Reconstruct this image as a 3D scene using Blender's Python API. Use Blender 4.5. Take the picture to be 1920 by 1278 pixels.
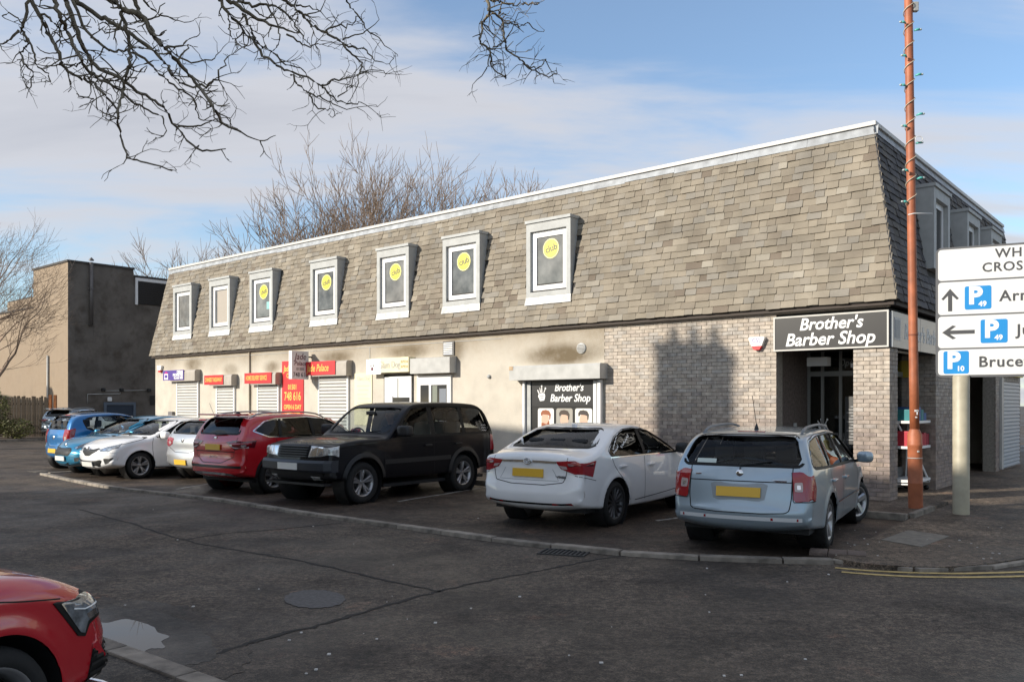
import bpy, bmesh, math, random
import numpy as np
from mathutils import Vector, Matrix
from mathutils.bvhtree import BVHTree
from mathutils.geometry import delaunay_2d_cdt
R = math.radians
random.seed(11)
for o in list(bpy.data.objects): bpy.data.objects.remove(o)
scene = bpy.context.scene
C = scene.collection
# ------------------------------------------------------------------ camera
F, HOR, CAMZ = 1574.0, 757.0, 1.80            # focal length in photo pixels, horizon row, eye height
cd = bpy.data.cameras.new('camera'); cam = bpy.data.objects.new('camera', cd); C.objects.link(cam)
cam.location = (0, 0, CAMZ); cam.rotation_euler = (R(90), 0, 0)
cd.sensor_width = 36.0; cd.lens = 36.0 * F / 1920.0
cd.shift_y = (HOR - 639.0) / 1920.0
cd.clip_start = 0.05; cd.clip_end = 3000
scene.camera = cam
# ------------------------------------------------------------------ sun and sky
SUN_EL = R(22.0)
SUN_H = Vector((-0.929, -0.370, 0)).normalized()          # horizontal direction towards the sun
to_sun = Vector((SUN_H.x * math.cos(SUN_EL), SUN_H.y * math.cos(SUN_EL), math.sin(SUN_EL)))
sl = bpy.data.lights.new('sun', 'SUN'); sl.energy = 4.6; sl.angle = R(0.6); sl.color = (1.0, 0.92, 0.80)
so = bpy.data.objects.new('sun', sl); C.objects.link(so)
so.rotation_euler = to_sun.to_track_quat('Z', 'Y').to_euler(); so.location = (-20, -10, 30)
world = bpy.data.worlds.new('World'); scene.world = world; world.use_nodes = True
def build_world():
    nt = world.node_tree; nt.nodes.clear(); N = nt.nodes.new; L = nt.links.new
    out = N('ShaderNodeOutputWorld'); bg = N('ShaderNodeBackground'); bg.inputs['Strength'].default_value = 0.15
    sky = N('ShaderNodeTexSky'); sky.sky_type = 'NISHITA'; sky.sun_disc = False
    sky.sun_elevation = SUN_EL; sky.sun_rotation = math.atan2(SUN_H.x, SUN_H.y)
    sky.air_density = 1.0; sky.dust_density = 0.6; sky.ozone_density = 1.6
    tc = N('ShaderNodeTexCoord'); sep = N('ShaderNodeSeparateXYZ'); L(tc.outputs['Generated'], sep.inputs[0])
    def M(op, a=None, b=None, av=0.0, bv=0.0):
        n = N('ShaderNodeMath'); n.operation = op; n.inputs[0].default_value = av; n.inputs[1].default_value = bv
        if a is not None: L(a, n.inputs[0])
        if b is not None: L(b, n.inputs[1])
        return n.outputs[0]
    zc = M('MAXIMUM', sep.outputs['Z'], None, 0, 0.0)
    den = M('ADD', zc, None, 0, 0.16)
    px = M('DIVIDE', sep.outputs['X'], den); py = M('DIVIDE', sep.outputs['Y'], den)
    comb = N('ShaderNodeCombineXYZ'); L(px, comb.inputs[0]); L(py, comb.inputs[1])
    mp = N('ShaderNodeMapping'); mp.inputs['Rotation'].default_value = (0, 0, R(-28)); mp.inputs['Scale'].default_value = (0.5, 1.5, 1)
    mp.inputs['Location'].default_value = (-4.4, 6.0, 0.0)
    L(comb.outputs[0], mp.inputs[0])
    n1 = N('ShaderNodeTexNoise'); n1.inputs['Scale'].default_value = 1.15; n1.inputs['Detail'].default_value = 9; n1.inputs['Roughness'].default_value = 0.56; n1.inputs['Distortion'].default_value = 0.35
    n2 = N('ShaderNodeTexNoise'); n2.inputs['Scale'].default_value = 0.42; n2.inputs['Detail'].default_value = 3
    L(mp.outputs[0], n1.inputs[0]); L(mp.outputs[0], n2.inputs[0])
    mix = M('ADD', M('MULTIPLY', n1.outputs['Fac'], None, 0, 0.55), M('MULTIPLY', n2.outputs['Fac'], None, 0, 0.45))
    cr = N('ShaderNodeValToRGB'); cr.color_ramp.elements[0].position = 0.43; cr.color_ramp.elements[1].position = 0.56
    cr.color_ramp.interpolation = 'EASE'
    L(mix, cr.inputs[0])
    fac = M('MULTIPLY_ADD', cr.outputs['Color'], None, 0, 0.84)
    fac.node.inputs[2].default_value = 0.10
    # clouds: lit veil, a little greyer where thick
    cc = N('ShaderNodeValToRGB')
    cc.color_ramp.elements[0].position = 0.45; cc.color_ramp.elements[0].color = (4.3, 4.3, 4.5, 1)
    cc.color_ramp.elements[1].position = 0.68; cc.color_ramp.elements[1].color = (2.75, 2.85, 3.2, 1)
    L(mix, cc.inputs[0])
    mx = N('ShaderNodeMix'); mx.data_type = 'RGBA'; L(fac, mx.inputs['Factor']); g = N('ShaderNodeMix'); g.data_type = 'RGBA'; g.blend_type = 'MULTIPLY'; g.inputs['Factor'].default_value = 1; g.inputs['B'].default_value = (0.88, 1.03, 1.12, 1); L(sky.outputs[0], g.inputs['A']); L(g.outputs['Result'], mx.inputs['A']); L(cc.outputs['Color'], mx.inputs['B'])
    L(mx.outputs['Result'], bg.inputs['Color']); L(bg.outputs[0], out.inputs[0])
build_world()
vs = scene.view_settings; vs.view_transform = 'Standard'; vs.look = 'None'; vs.exposure = 0.30; vs.gamma = 1.0; vs.use_curve_mapping = False

# ------------------------------------------------------------------ helpers
def ground(x, y, z=0.0):
    """photo pixel of a point on the level z -> world point"""
    Y = F * (CAMZ - z) / (y - HOR)
    return Vector(((x - 960.0) / F * Y, Y, z))
def at_depth(x, y, Y): return Vector(((x - 960.0) / F * Y, Y, CAMZ + (HOR - y) / F * Y))

MATS = {}
def nodes_of(m):
    m.use_nodes = True
    return m.node_tree.nodes, m.node_tree.links, m.node_tree.nodes['Principled BSDF']
def mat(name, col, rough=0.6, metal=0.0, var=0.0, scale=4.0, bump=0.0, bscale=60.0, coat=0.0, spec=0.5, dark=None, stain=0.0, objrand=0.0, emit=None):
    """plain procedural material: base colour with noise variation, optional bump, stains, per-object variation"""
    if name in MATS: return MATS[name]
    m = bpy.data.materials.new(name); n, l, p = nodes_of(m)
    p.inputs['Roughness'].default_value = rough; p.inputs['Metallic'].default_value = metal
    p.inputs['Specular IOR Level'].default_value = spec
    if coat: p.inputs['Coat Weight'].default_value = coat; p.inputs['Coat Roughness'].default_value = 0.03
    c4 = (*col, 1); p.inputs['Base Color'].default_value = c4
    tc = n.new('ShaderNodeTexCoord'); src = tc.outputs['Object']
    cur = None
    if var > 0:
        t = n.new('ShaderNodeTexNoise'); t.inputs['Scale'].default_value = scale; t.inputs['Detail'].default_value = 6
        l.new(src, t.inputs['Vector'])
        r = n.new('ShaderNodeValToRGB'); r.color_ramp.elements[0].position = 0.3; r.color_ramp.elements[1].position = 0.7
        d = dark or tuple(c * (1 - var) for c in col)
        r.color_ramp.elements[0].color = (*d, 1); r.color_ramp.elements[1].color = (*[min(1, c * (1 + var * 0.5)) for c in col], 1)
        l.new(t.outputs['Fac'], r.inputs[0]); cur = r.outputs['Color']
    if objrand > 0:
        oi = n.new('ShaderNodeObjectInfo'); h = n.new('ShaderNodeHueSaturation')
        mr = n.new('ShaderNodeMapRange'); mr.inputs['To Min'].default_value = 1 - objrand; mr.inputs['To Max'].default_value = 1 + objrand
        l.new(oi.outputs['Random'], mr.inputs['Value']); l.new(mr.outputs[0], h.inputs['Value'])
        if cur is not None: l.new(cur, h.inputs['Color'])
        else: h.inputs['Color'].default_value = c4
        cur = h.outputs['Color']
    if stain > 0:
        t2 = n.new('ShaderNodeTexNoise'); t2.inputs['Scale'].default_value = 0.9; t2.inputs['Detail'].default_value = 8; t2.inputs['Roughness'].default_value = 0.65
        l.new(src, t2.inputs['Vector'])
        r2 = n.new('ShaderNodeValToRGB'); r2.color_ramp.elements[0].position = 0.46; r2.color_ramp.elements[1].position = 0.66
        l.new(t2.outputs['Fac'], r2.inputs[0])
        mm = n.new('ShaderNodeMix'); mm.data_type = 'RGBA'; mm.blend_type = 'MULTIPLY'
        fs = n.new('ShaderNodeMath'); fs.operation = 'MULTIPLY'; fs.inputs[1].default_value = stain; l.new(r2.outputs['Color'], fs.inputs[0])
        l.new(fs.outputs[0], mm.inputs['Factor'])
        if cur is not None: l.new(cur, mm.inputs['A'])
        else: mm.inputs['A'].default_value = c4
        mm.inputs['B'].default_value = (0.42, 0.38, 0.33, 1); cur = mm.outputs['Result']
    if cur is not None: l.new(cur, p.inputs['Base Color'])
    if bump > 0:
        b = n.new('ShaderNodeTexNoise'); b.inputs['Scale'].default_value = bscale; b.inputs['Detail'].default_value = 5
        l.new(src, b.inputs['Vector'])
        bn = n.new('ShaderNodeBump'); bn.inputs['Strength'].default_value = bump; bn.inputs['Distance'].default_value = 0.01
        l.new(b.outputs['Fac'], bn.inputs['Height']); l.new(bn.outputs[0], p.inputs['Normal'])
    if emit: p.inputs['Emission Color'].default_value = (*emit[:3], 1); p.inputs['Emission Strength'].default_value = emit[3]
    MATS[name] = m; return m
def glass_mat(name, tint=(0.45, 0.5, 0.5), ior=1.5, rough=0.015):
    if name in MATS: return MATS[name]
    m = bpy.data.materials.new(name); m.use_nodes = True; n, l = m.node_tree.nodes, m.node_tree.links; n.clear()
    out = n.new('ShaderNodeOutputMaterial'); mx = n.new('ShaderNodeMixShader'); fr = n.new('ShaderNodeFresnel'); fr.inputs['IOR'].default_value = ior
    tr = n.new('ShaderNodeBsdfTransparent'); tr.inputs['Color'].default_value = (*tint, 1)
    gl = n.new('ShaderNodeBsdfGlossy'); gl.inputs['Roughness'].default_value = rough
    l.new(fr.outputs[0], mx.inputs[0]); l.new(tr.outputs[0], mx.inputs[1]); l.new(gl.outputs[0], mx.inputs[2]); l.new(mx.outputs[0], out.inputs[0])
    MATS[name] = m; return m

def tag(o, label=None, cat=None, group=None, kind=None):
    if label: o['label'] = label
    if cat: o['category'] = cat
    if group: o['group'] = group
    if kind: o['kind'] = kind
    return o
def empty(name, loc=(0, 0, 0), rz=0.0):
    o = bpy.data.objects.new(name, None); C.objects.link(o); o.location = loc; o.rotation_euler = (0, 0, rz)
    o.empty_display_size = 0.2
    return o
def link(name, me, m=None, parent=None):
    o = bpy.data.objects.new(name, me); C.objects.link(o)
    if m is not None and len(me.materials) == 0: me.materials.append(m)
    if parent is not None: o.parent = parent
    return o
def mesh(name, verts, faces, m=None, parent=None, smooth=False):
    me = bpy.data.meshes.new(name); me.from_pydata([tuple(v) for v in verts], [], faces)
    if smooth: me.polygons.foreach_set('use_smooth', [True] * len(me.polygons))
    me.update()
    return link(name, me, m, parent)
class MB:
    """collects boxes, tubes and lathes into one mesh"""
    def __init__(s): s.v = []; s.f = []; s.sm = []
    def add(s, v, f, smooth=False):
        b = len(s.v); s.v += [tuple(p) for p in v]; s.f += [tuple(i + b for i in q) for q in f]; s.sm += [smooth] * len(f)
    def box(s, x0, x1, y0, y1, z0, z1):
        v = [(x, y, z) for x in (x0, x1) for y in (y0, y1) for z in (z0, z1)]
        s.add(v, [(0, 1, 3, 2), (4, 6, 7, 5), (0, 4, 5, 1), (2, 3, 7, 6), (0, 2, 6, 4), (1, 5, 7, 3)]); return s
    def bbox(s, x0, x1, y0, y1, z0, z1, b=0.01):
        """box with chamfered edges"""
        bm = bmesh.new(); bmesh.ops.create_cube(bm, size=1)
        for v in bm.verts: v.co = Vector((x0 + (v.co.x + .5) * (x1 - x0), y0 + (v.co.y + .5) * (y1 - y0), z0 + (v.co.z + .5) * (z1 - z0)))
        bmesh.ops.bevel(bm, geom=list(bm.edges), offset=b, segments=2, affect='EDGES', profile=0.6)
        bm.verts.ensure_lookup_table(); bm.verts.index_update()
        s.add([v.co[:] for v in bm.verts], [[v.index for v in f.verts] for f in bm.faces]); bm.free(); return s
    def tube(s, pts, rad, n=8, cap=True, smooth=True):
        pts = [Vector(p) for p in pts]; k = len(pts)
        rad = rad if isinstance(rad, (list, tuple)) else [rad] * k
        base = len(s.v); up = None; vs_ = []
        for i, p in enumerate(pts):
            d = (pts[min(i + 1, k - 1)] - pts[max(i - 1, 0)])
            if d.length < 1e-9: d = Vector((0, 0, 1))
            d.normalize()
            if up is None:
                up = Vector((0, 0, 1)) if abs(d.z) < 0.9 else Vector((1, 0, 0))
            a = up - d * up.dot(d)
            if a.length < 1e-6: a = d.orthogonal()
            a.normalize(); b = d.cross(a); up = a
            for j in range(n):
                t = 2 * math.pi * j / n
                vs_.append(p + (a * math.cos(t) + b * math.sin(t)) * rad[i])
        fs = [(i * n + j, i * n + (j + 1) % n, (i + 1) * n + (j + 1) % n, (i + 1) * n + j) for i in range(k - 1) for j in range(n)]
        if cap: fs += [tuple(reversed(range(n))), tuple((k - 1) * n + j for j in range(n))]
        s.add(vs_, fs, smooth); return s
    def lathe(s, prof, n=24, axis='z', center=(0, 0, 0), smooth=True, close=False):
        """prof = [(radius, height)] revolved"""
        cx, cy, cz = center; vs_ = []
        for (r, h) in prof:
            for j in range(n):
                t = 2 * math.pi * j / n; a, b = r * math.cos(t), r * math.sin(t)
                vs_.append((cx + a, cy + b, cz + h) if axis == 'z' else (cx + a, cy + h, cz + b) if axis == 'y' else (cx + h, cy + a, cz + b))
        k = len(prof)
        fs = [(i * n + j, i * n + (j + 1) % n, (i + 1) * n + (j + 1) % n, (i + 1) * n + j) for i in range(k - 1) for j in range(n)]
        if axis == 'y': fs = [tuple(reversed(f)) for f in fs]
        if close: fs += [tuple(reversed(range(n))), tuple((k - 1) * n + j for j in range(n))]
        s.add(vs_, fs, smooth); return s
    def prism(s, poly, z0, z1, plane='xy'):
        n = len(poly)
        def P(a, b, c): return (a, b, c) if plane == 'xy' else (a, c, b) if plane == 'xz' else (c, a, b)
        v = [P(a, b, z0) for a, b in poly] + [P(a, b, z1) for a, b in poly]
        f = [tuple(range(n)), tuple(range(2 * n - 1, n - 1, -1))] + [(i, (i + 1) % n, n + (i + 1) % n, n + i) for i in range(n)]
        s.add(v, f); return s
    def build(s, name, m=None, parent=None):
        me = bpy.data.meshes.new(name); me.from_pydata(s.v, [], s.f)
        me.polygons.foreach_set('use_smooth', s.sm); me.update()
        bm = bmesh.new(); bm.from_mesh(me); bmesh.ops.recalc_face_normals(bm, faces=bm.faces[:]); bm.to_mesh(me); bm.free()
        return link(name, me, m, parent)
def box(name, m, parent, x0, x1, y0, y1, z0, z1): return MB().box(x0, x1, y0, y1, z0, z1).build(name, m, parent)

def text(name, body, m, parent, size, mtx, align='CENTER', shear=0.0, bold=0.0, sx=1.0, extrude=0.002, spacing=1.0):
    """flat lettering turned into a mesh; mtx maps text plane (x right, y up, z towards reader) into the parent's space"""
    cu = bpy.data.curves.new(name, 'FONT'); cu.body = body; cu.size = size; cu.align_x = align; cu.align_y = 'CENTER'
    cu.shear = shear; cu.offset = bold; cu.extrude = extrude; cu.resolution_u = 3; cu.space_character = spacing
    t = bpy.data.objects.new(name, cu); C.objects.link(t)
    bpy.context.view_layer.update()
    dg = bpy.context.evaluated_depsgraph_get(); me = bpy.data.meshes.new_from_object(t.evaluated_get(dg))
    bpy.data.objects.remove(t); bpy.data.curves.remove(cu)
    me.name = name; me.transform(mtx @ Matrix.Diagonal((sx, 1, 1, 1))); me.materials.clear()
    return link(name, me, m, parent)
def frame_mtx(origin, right, up):
    r = Vector(right).normalized(); u = Vector(up).normalized(); n = r.cross(u)
    M_ = Matrix((r, u, n)).transposed().to_4x4(); M_.translation = Vector(origin); return M_
# ================================================================== the place: frame of the shop building
D1 = Vector((-0.763, 0.647, 0)).normalized(); D2 = Vector((0.647, 0.763, 0)).normalized()   # along the long front (leftwards), into the building
P0 = Vector((6.626, 14.73, 0))                                                            # near corner
ROTZ = math.atan2(D1.y, D1.x)
def BW(s, o, z=0.0): return P0 + D1 * s - D2 * o + Vector((0, 0, z))                        # building frame (s, outward, z) -> world
OFF = {}
def bthing(name, label, cat, s, o, z, group=None):
    e = empty(name, BW(s, o, z), ROTZ); tag(e, label, cat, group); OFF[e.name] = Vector((s, o, z)); return e
def bput(o_, parent):
    if parent is not None and parent.name in OFF: o_.data.transform(Matrix.Translation(-OFF[parent.name]))
    return o_
def bbx(name, m, parent, s0, s1, o0, o1, z0, z1, bev=0.0):
    mb = MB()
    mb.bbox(s0, s1, o0, o1, z0, z1, bev) if bev else mb.box(s0, s1, o0, o1, z0, z1)
    ob = mb.build(name, m, None); bput(ob, parent); ob.parent = parent; return ob
def btext(name, body, m, parent, size, s, o, z, **kw):
    side = kw.pop('side', False)
    t = text(name, body, m, None, size, frame_mtx((s, o, z), (0, -1, 0) if side else (-1, 0, 0), (0, 0, 1)), **kw)
    bput(t, parent); t.parent = parent; return t

# ------------------------------------------------------------------ ground materials
def asphalt(name, base, wet=0.35, grit=1.0, seed=0.0, rmin=0.42):
    m = bpy.data.materials.new(name); n, l, p = nodes_of(m)
    tc = n.new('ShaderNodeTexCoord'); mp = n.new('ShaderNodeMapping'); mp.inputs['Location'].default_value = (seed, seed * 1.7, 0); l.new(tc.outputs['Object'], mp.inputs[0])
    def noise(sc, det=6, ro=0.6):
        t = n.new('ShaderNodeTexNoise'); t.inputs['Scale'].default_value = sc; t.inputs['Detail'].default_value = det; t.inputs['Roughness'].default_value = ro; l.new(mp.outputs[0], t.inputs['Vector']); return t.outputs['Fac']
    def ramp(src, p0, c0, p1, c1):
        r = n.new('ShaderNodeValToRGB'); r.color_ramp.elements[0].position = p0; r.color_ramp.elements[0].color = (*c0, 1); r.color_ramp.elements[1].position = p1; r.color_ramp.elements[1].color = (*c1, 1); l.new(src, r.inputs[0]); return r.outputs['Color']
    def mix(mode, f, a, b):
        x = n.new('ShaderNodeMix'); x.data_type = 'RGBA'; x.blend_type = mode
        if isinstance(f, float): x.inputs['Factor'].default_value = f
        else: l.new(f, x.inputs['Factor'])
        l.new(a, x.inputs['A']); l.new(b, x.inputs['B']); return x.outputs['Result']
    big = ramp(noise(0.33, 7, 0.62), 0.36, tuple(c * 0.62 for c in base), 0.66, tuple(c * 1.18 for c in base))
    mid = ramp(noise(2.2, 8, 0.7), 0.33, (0.62, 0.60, 0.58), 0.68, (1.18, 1.14, 1.10))
    v = n.new('ShaderNodeTexVoronoi'); v.inputs['Scale'].default_value = 95; l.new(mp.outputs[0], v.inputs['Vector'])
    stones = ramp(v.outputs['Color'], 0.25, (0.55, 0.55, 0.56), 0.95, (1.75, 1.68, 1.6))
    c = mix('MULTIPLY', 1.0, big, mid); c = mix('MULTIPLY', grit, c, stones)
    c = mix('MULTIPLY', 1.0, c, ramp(noise(14.0, 5, 0.75), 0.38, (0.42, 0.41, 0.40), 0.62, (1.55, 1.50, 1.42)))
    c = mix('MULTIPLY', 1.0, c, ramp(noise(0.75, 9, 0.72), 0.40, (0.45, 0.45, 0.46), 0.54, (1.0, 1.0, 1.0)))
    red = ramp(noise(1.1, 5, 0.7), 0.60, (1, 1, 1), 0.74, (1.35, 0.92, 0.80)); c = mix('MULTIPLY', 1.0, c, red)
    l.new(c, p.inputs['Base Color'])
    rr = n.new('ShaderNodeMapRange'); rr.inputs['From Min'].default_value = 0.36; rr.inputs['From Max'].default_value = 0.62
    rr.inputs['To Min'].default_value = rmin; rr.inputs['To Max'].default_value = 0.85; l.new(noise(0.33, 7, 0.62), rr.inputs['Value']); l.new(rr.outputs[0], p.inputs['Roughness'])
    p.inputs['Specular IOR Level'].default_value = wet
    bn = n.new('ShaderNodeBump'); bn.inputs['Strength'].default_value = 0.8; bn.inputs['Distance'].default_value = 0.006
    l.new(v.outputs['Distance'], bn.inputs['Height']); l.new(bn.outputs[0], p.inputs['Normal'])
    return m
M_ROAD = asphalt('road_asphalt', (0.108, 0.093, 0.079))
M_BAY = asphalt('bay_asphalt', (0.094, 0.076, 0.063), seed=9.0)
M_PAVE = asphalt('pavement_asphalt', (0.17, 0.142, 0.115), seed=4.0, rmin=0.6)
M_NEAR = asphalt('near_asphalt', (0.075, 0.068, 0.060), seed=15.0)
M_KERB = mat('kerb_concrete', (0.24, 0.21, 0.175), 0.85, var=0.45, scale=7, bump=0.5, bscale=80, objrand=0.18)
M_TAR = mat('tar_seam', (0.030, 0.027, 0.024), 0.95, var=0.3, scale=9, bump=0.3)
M_YEL = mat('yellow_paint', (0.55, 0.40, 0.15), 0.75, var=0.35, scale=12)
M_WHITELINE = mat('worn_white_paint', (0.34, 0.33, 0.31), 0.8, var=0.6, scale=9)
M_DIRT = mat('dark_metal', (0.03, 0.03, 0.03), 0.6, var=0.3, scale=20)

def sheet(name, pts, z, m, kind='structure', parent=None):
    """flat polygon sheet with a skirt below so that it has thickness"""
    pts = [Vector((p[0], p[1], 0)) for p in pts]
    me = bpy.data.meshes.new(name)
    tri = delaunay_2d_cdt([Vector((p.x, p.y)) for p in pts], [], [list(range(len(pts)))], 1, 1e-5)
    v = [(p.x, p.y, z) for p in tri[0]]; f = [tuple(q) for q in tri[2]]
    nb = len(v); k = len(pts)
    v += [(p.x, p.y, z) for p in pts] + [(p.x, p.y, -0.05) for p in pts]
    f += [(nb + i, nb + (i + 1) % k, nb + k + (i + 1) % k, nb + k + i) for i in range(k)]
    me.from_pydata(v, [], f); me.update()
    bm = bmesh.new(); bm.from_mesh(me)
    for q in bm.faces:
        if abs(q.normal.z) > 0.5 and q.normal.z < 0: q.normal_flip()
    bm.to_mesh(me); bm.free()
    o = link(name, me, m, parent)
    if kind and parent is None: o['kind'] = kind
    return o
def smooth_line(pts, n=10):
    """Catmull-Rom through the points"""
    pts = [Vector(p) for p in pts]; out = []
    for i in range(len(pts) - 1):
        p0, p1, p2, p3 = pts[max(i - 1, 0)], pts[i], pts[i + 1], pts[min(i + 2, len(pts) - 1)]
        for j in range(n):
            t = j / n
            out.append(0.5 * ((2 * p1) + (p2 - p0) * t + (2 * p0 - 5 * p1 + 4 * p2 - p3) * t * t + (3 * p1 - p0 - 3 * p2 + p3) * t ** 3))
    out.append(pts[-1]); return out
def ribbon(name, pts, w, z, m, parent, jit=0.0, seed=0):
    rnd = random.Random(seed); v = []; f = []
    for i, p in enumerate(pts):
        d = (pts[min(i + 1, len(pts) - 1)] - pts[max(i - 1, 0)]); d.z = 0; d.normalize(); nrm = Vector((-d.y, d.x, 0))
        a = w / 2 * (1 + rnd.uniform(-jit, jit)); b = w / 2 * (1 + rnd.uniform(-jit, jit))
        for q in (p + nrm * a, p - nrm * b): v.append((q.x, q.y, z))
        if i: k = 2 * i; f.append((k - 2, k - 1, k + 1, k))
    o = mesh(name, v, f, m, parent)
    for q in o.data.polygons:
        pass
    bm = bmesh.new(); bm.from_mesh(o.data)
    for q in bm.faces:
        if q.normal.z < 0: q.normal_flip()
    bm.to_mesh(o.data); bm.free()
    return o
road = sheet('road', [(-400, -300), (400, -300), (400, 900), (-400, 900)], 0.0, M_ROAD)
# flush kerb between the road and the parking bays
kp = [(80, 886), (200, 909.5), (390, 931), (583, 960), (726, 979), (900, 1003), (1007, 1016), (1200, 1034.5), (1400, 1044), (1563, 1048)]
kline = [ground(x, y, 0.05) for x, y in kp]
kl = smooth_line(kline, 12)
dk = [ground(x, y, 0.03) for x, y in [(1563, 1048), (1610, 1058), (1680, 1064), (1770, 1066), (1850, 1060), (1935, 1047)]]
dl = smooth_line(dk, 8)
far_r = dl[-1] + (dl[-1] - dl[-6]).normalized() * 30
corner_left = kline[0] + D2 * 9.5
bay = sheet('parking_bay', [p[:2] for p in kl] + [BW(-0.8, 1.9)[:2], BW(27.6, 1.9)[:2], corner_left[:2]], 0.03, M_BAY)
pave_front = sheet('front_pavement', [BW(-0.8, 1.87)[:2], BW(-0.8, -0.6)[:2], BW(30, -0.6)[:2], BW(30, 1.87)[:2]], 0.10, M_PAVE)
pave_side = sheet('side_pavement', [p[:2] for p in dl] + [far_r[:2], (60, 40), BW(-0.3, -14)[:2], BW(4, -14)[:2], BW(4, -0.55)[:2], BW(-0.82, -0.55)[:2], BW(-0.82, 1.9)[:2]], 0.055, M_PAVE)
def kerb(name, line, width, z, step, parent_kind='structure', gap=0.012):
    e = empty(name, line[0]); e['kind'] = parent_kind
    # walk the line, one stone each step
    acc = [0.0]
    for a, b in zip(line, line[1:]): acc.append(acc[-1] + (b - a).length)
    def P(t):
        for i in range(len(line) - 1):
            if acc[i + 1] >= t: return line[i].lerp(line[i + 1], (t - acc[i]) / max(1e-6, acc[i + 1] - acc[i]))
        return line[-1]
    t = 0.0; rnd = random.Random(len(name))
    while t < acc[-1] - 0.1:
        t1 = min(t + step, acc[-1]); a, b = P(t), P(t1); d = (b - a).normalized(); n_ = Vector((-d.y, d.x, 0))
        Ln = (b - a).length - gap; h = z + rnd.uniform(-0.006, 0.006)
        mb = MB().bbox(0, Ln, -width / 2, width / 2, -0.06, h, 0.012)
        ob = mb.build('kerb_stone', M_KERB, e); ob.location = (a.x - line[0].x, a.y - line[0].y, 0); ob.rotation_euler = (0, 0, math.atan2(d.y, d.x) + rnd.uniform(-0.006, 0.006))
        t = t1
    return e
e_k = kerb('bay_kerb', kl, 0.14, 0.055, 0.92); e_k.location.z = 0
e_l = kerb('bay_end_kerb', [kline[0] + D2 * 0.15, corner_left], 0.14, 0.055, 0.92); e_l.location.z = 0
e_d = kerb('dropped_kerb', dl, 0.15, 0.045, 0.92); e_d.location.z = 0
e_p = kerb('pavement_kerb', [BW(-0.8, 1.9, 0), BW(30, 1.9, 0)], 0.13, 0.135, 0.92)
e_q = kerb('pavement_end_kerb', [BW(-0.82, 1.75, 0), BW(-0.82, 0.55, 0)], 0.09, 0.13, 0.60)
# near kerb in front of the red car and the bay on the camera's side
na, nb_ = ground(195, 1207, 0.04), ground(392, 1280, 0.04)
nd = (nb_ - na).normalized()
nl0, nl1 = na - nd * 9, na + nd * 14
near_bay = sheet('near_bay', [nl0[:2], nl1[:2], (nl1 - D2 * 12)[:2], (nl0 - D2 * 12)[:2]], 0.03, M_NEAR)
e_n = kerb('near_kerb', [Vector((nl0.x, nl0.y, 0)), Vector((nl1.x, nl1.y, 0))], 0.16, 0.05, 0.92)
# far pavement in front of the timber fence
far_pave = sheet('far_pavement', [(-60, 39.0), (-24.6, 39.4), (-22.9, 41.5), (-23.2, 60), (-60, 60)], 0.11, M_PAVE)
e_f = kerb('far_kerb', [Vector((-45, 39.05, 0)), Vector((-24.6, 39.4, 0)), Vector((-22.9, 41.5, 0)), Vector((-23.1, 50, 0))], 0.15, 0.125, 0.92)
# tar seams, patches
for i, (pp, w) in enumerate([([(150, 955), (260, 985), (345, 1012), (450, 1032), (560, 1050), (700, 1082), (822, 1108)], 0.032),
              ([(822, 1108), (930, 1085), (1050, 1062), (1130, 1047), (1195, 1040)], 0.038),
              ([(345, 1012), (420, 1000), (520, 992), (640, 980)], 0.03),
              ([(822, 1108), (720, 1135), (610, 1168), (500, 1195), (400, 1228)], 0.042)]):
    ln = smooth_line([ground(x, y) for x, y in pp], 9)
    ribbon('tar_seam', [p + Vector((random.uniform(-.02, .02), random.uniform(-.02, .02), 0)) for p in ln], w, 0.004, M_TAR, road, 0.6, i)
def blob(name, pts, z, m, parent=None, seed=0, jit=0.08):
    rnd = random.Random(seed); q = smooth_line([Vector((*p[:2], 0)) for p in pts] + [Vector((*pts[0][:2], 0))], 6)[:-1]
    c = sum(q, Vector()) / len(q); q = [c + (p - c) * (1 + rnd.uniform(-jit, jit)) for p in q]
    tri = delaunay_2d_cdt([p.xy for p in q], [], [list(range(len(q)))], 1, 1e-5)
    o = mesh(name, [(p.x, p.y, z) for p in tri[0]], [tuple(f) for f in tri[2]], m, parent)
    bm = bmesh.new(); bm.from_mesh(o.data)
    for f in bm.faces:
        if f.normal.z < 0: f.normal_flip()
    bm.to_mesh(o.data); bm.free(); return o
M_PATCH = mat('grey_patch', (0.105, 0.10, 0.098), 0.85, var=0.3, scale=25, bump=0.4, bscale=120)
blob('round_patch', [ground(590 + 58 * math.cos(t), 1123 + 17 * math.sin(t)) for t in np.linspace(0, 2 * math.pi, 12)[:-1]], 0.005, M_PATCH, road, 1, 0.04)
M_WET = asphalt('wet_asphalt', (0.042, 0.037, 0.032), wet=0.6, seed=2.0, rmin=0.22)
blob('damp_margin', [ground(x, y) for x, y in [(60, 1135), (200, 1122), (330, 1133), (430, 1165), (470, 1210), (440, 1262), (330, 1256), (250, 1228), (170, 1197)]], 0.0025, asphalt('damp_asphalt', (0.075, 0.063, 0.052), wet=0.45, seed=2.5, rmin=0.35), road, 8, 0.10)
blob('wet_margin', [ground(x, y) for x, y in [(120, 1150), (200, 1138), (290, 1146), (360, 1170), (400, 1205), (395, 1235), (330, 1245), (250, 1222), (170, 1195)]], 0.0045, M_WET, road, 3, 0.05)
m = bpy.data.materials.new('puddle_water'); n_, l_, p_ = nodes_of(m)
p_.inputs['Base Color'].default_value = (0.02, 0.02, 0.02, 1); p_.inputs['Roughness'].default_value = 0.015; p_.inputs['IOR'].default_value = 1.33; p_.inputs['Specular IOR Level'].default_value = 0.5
MATS['water'] = m
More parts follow.
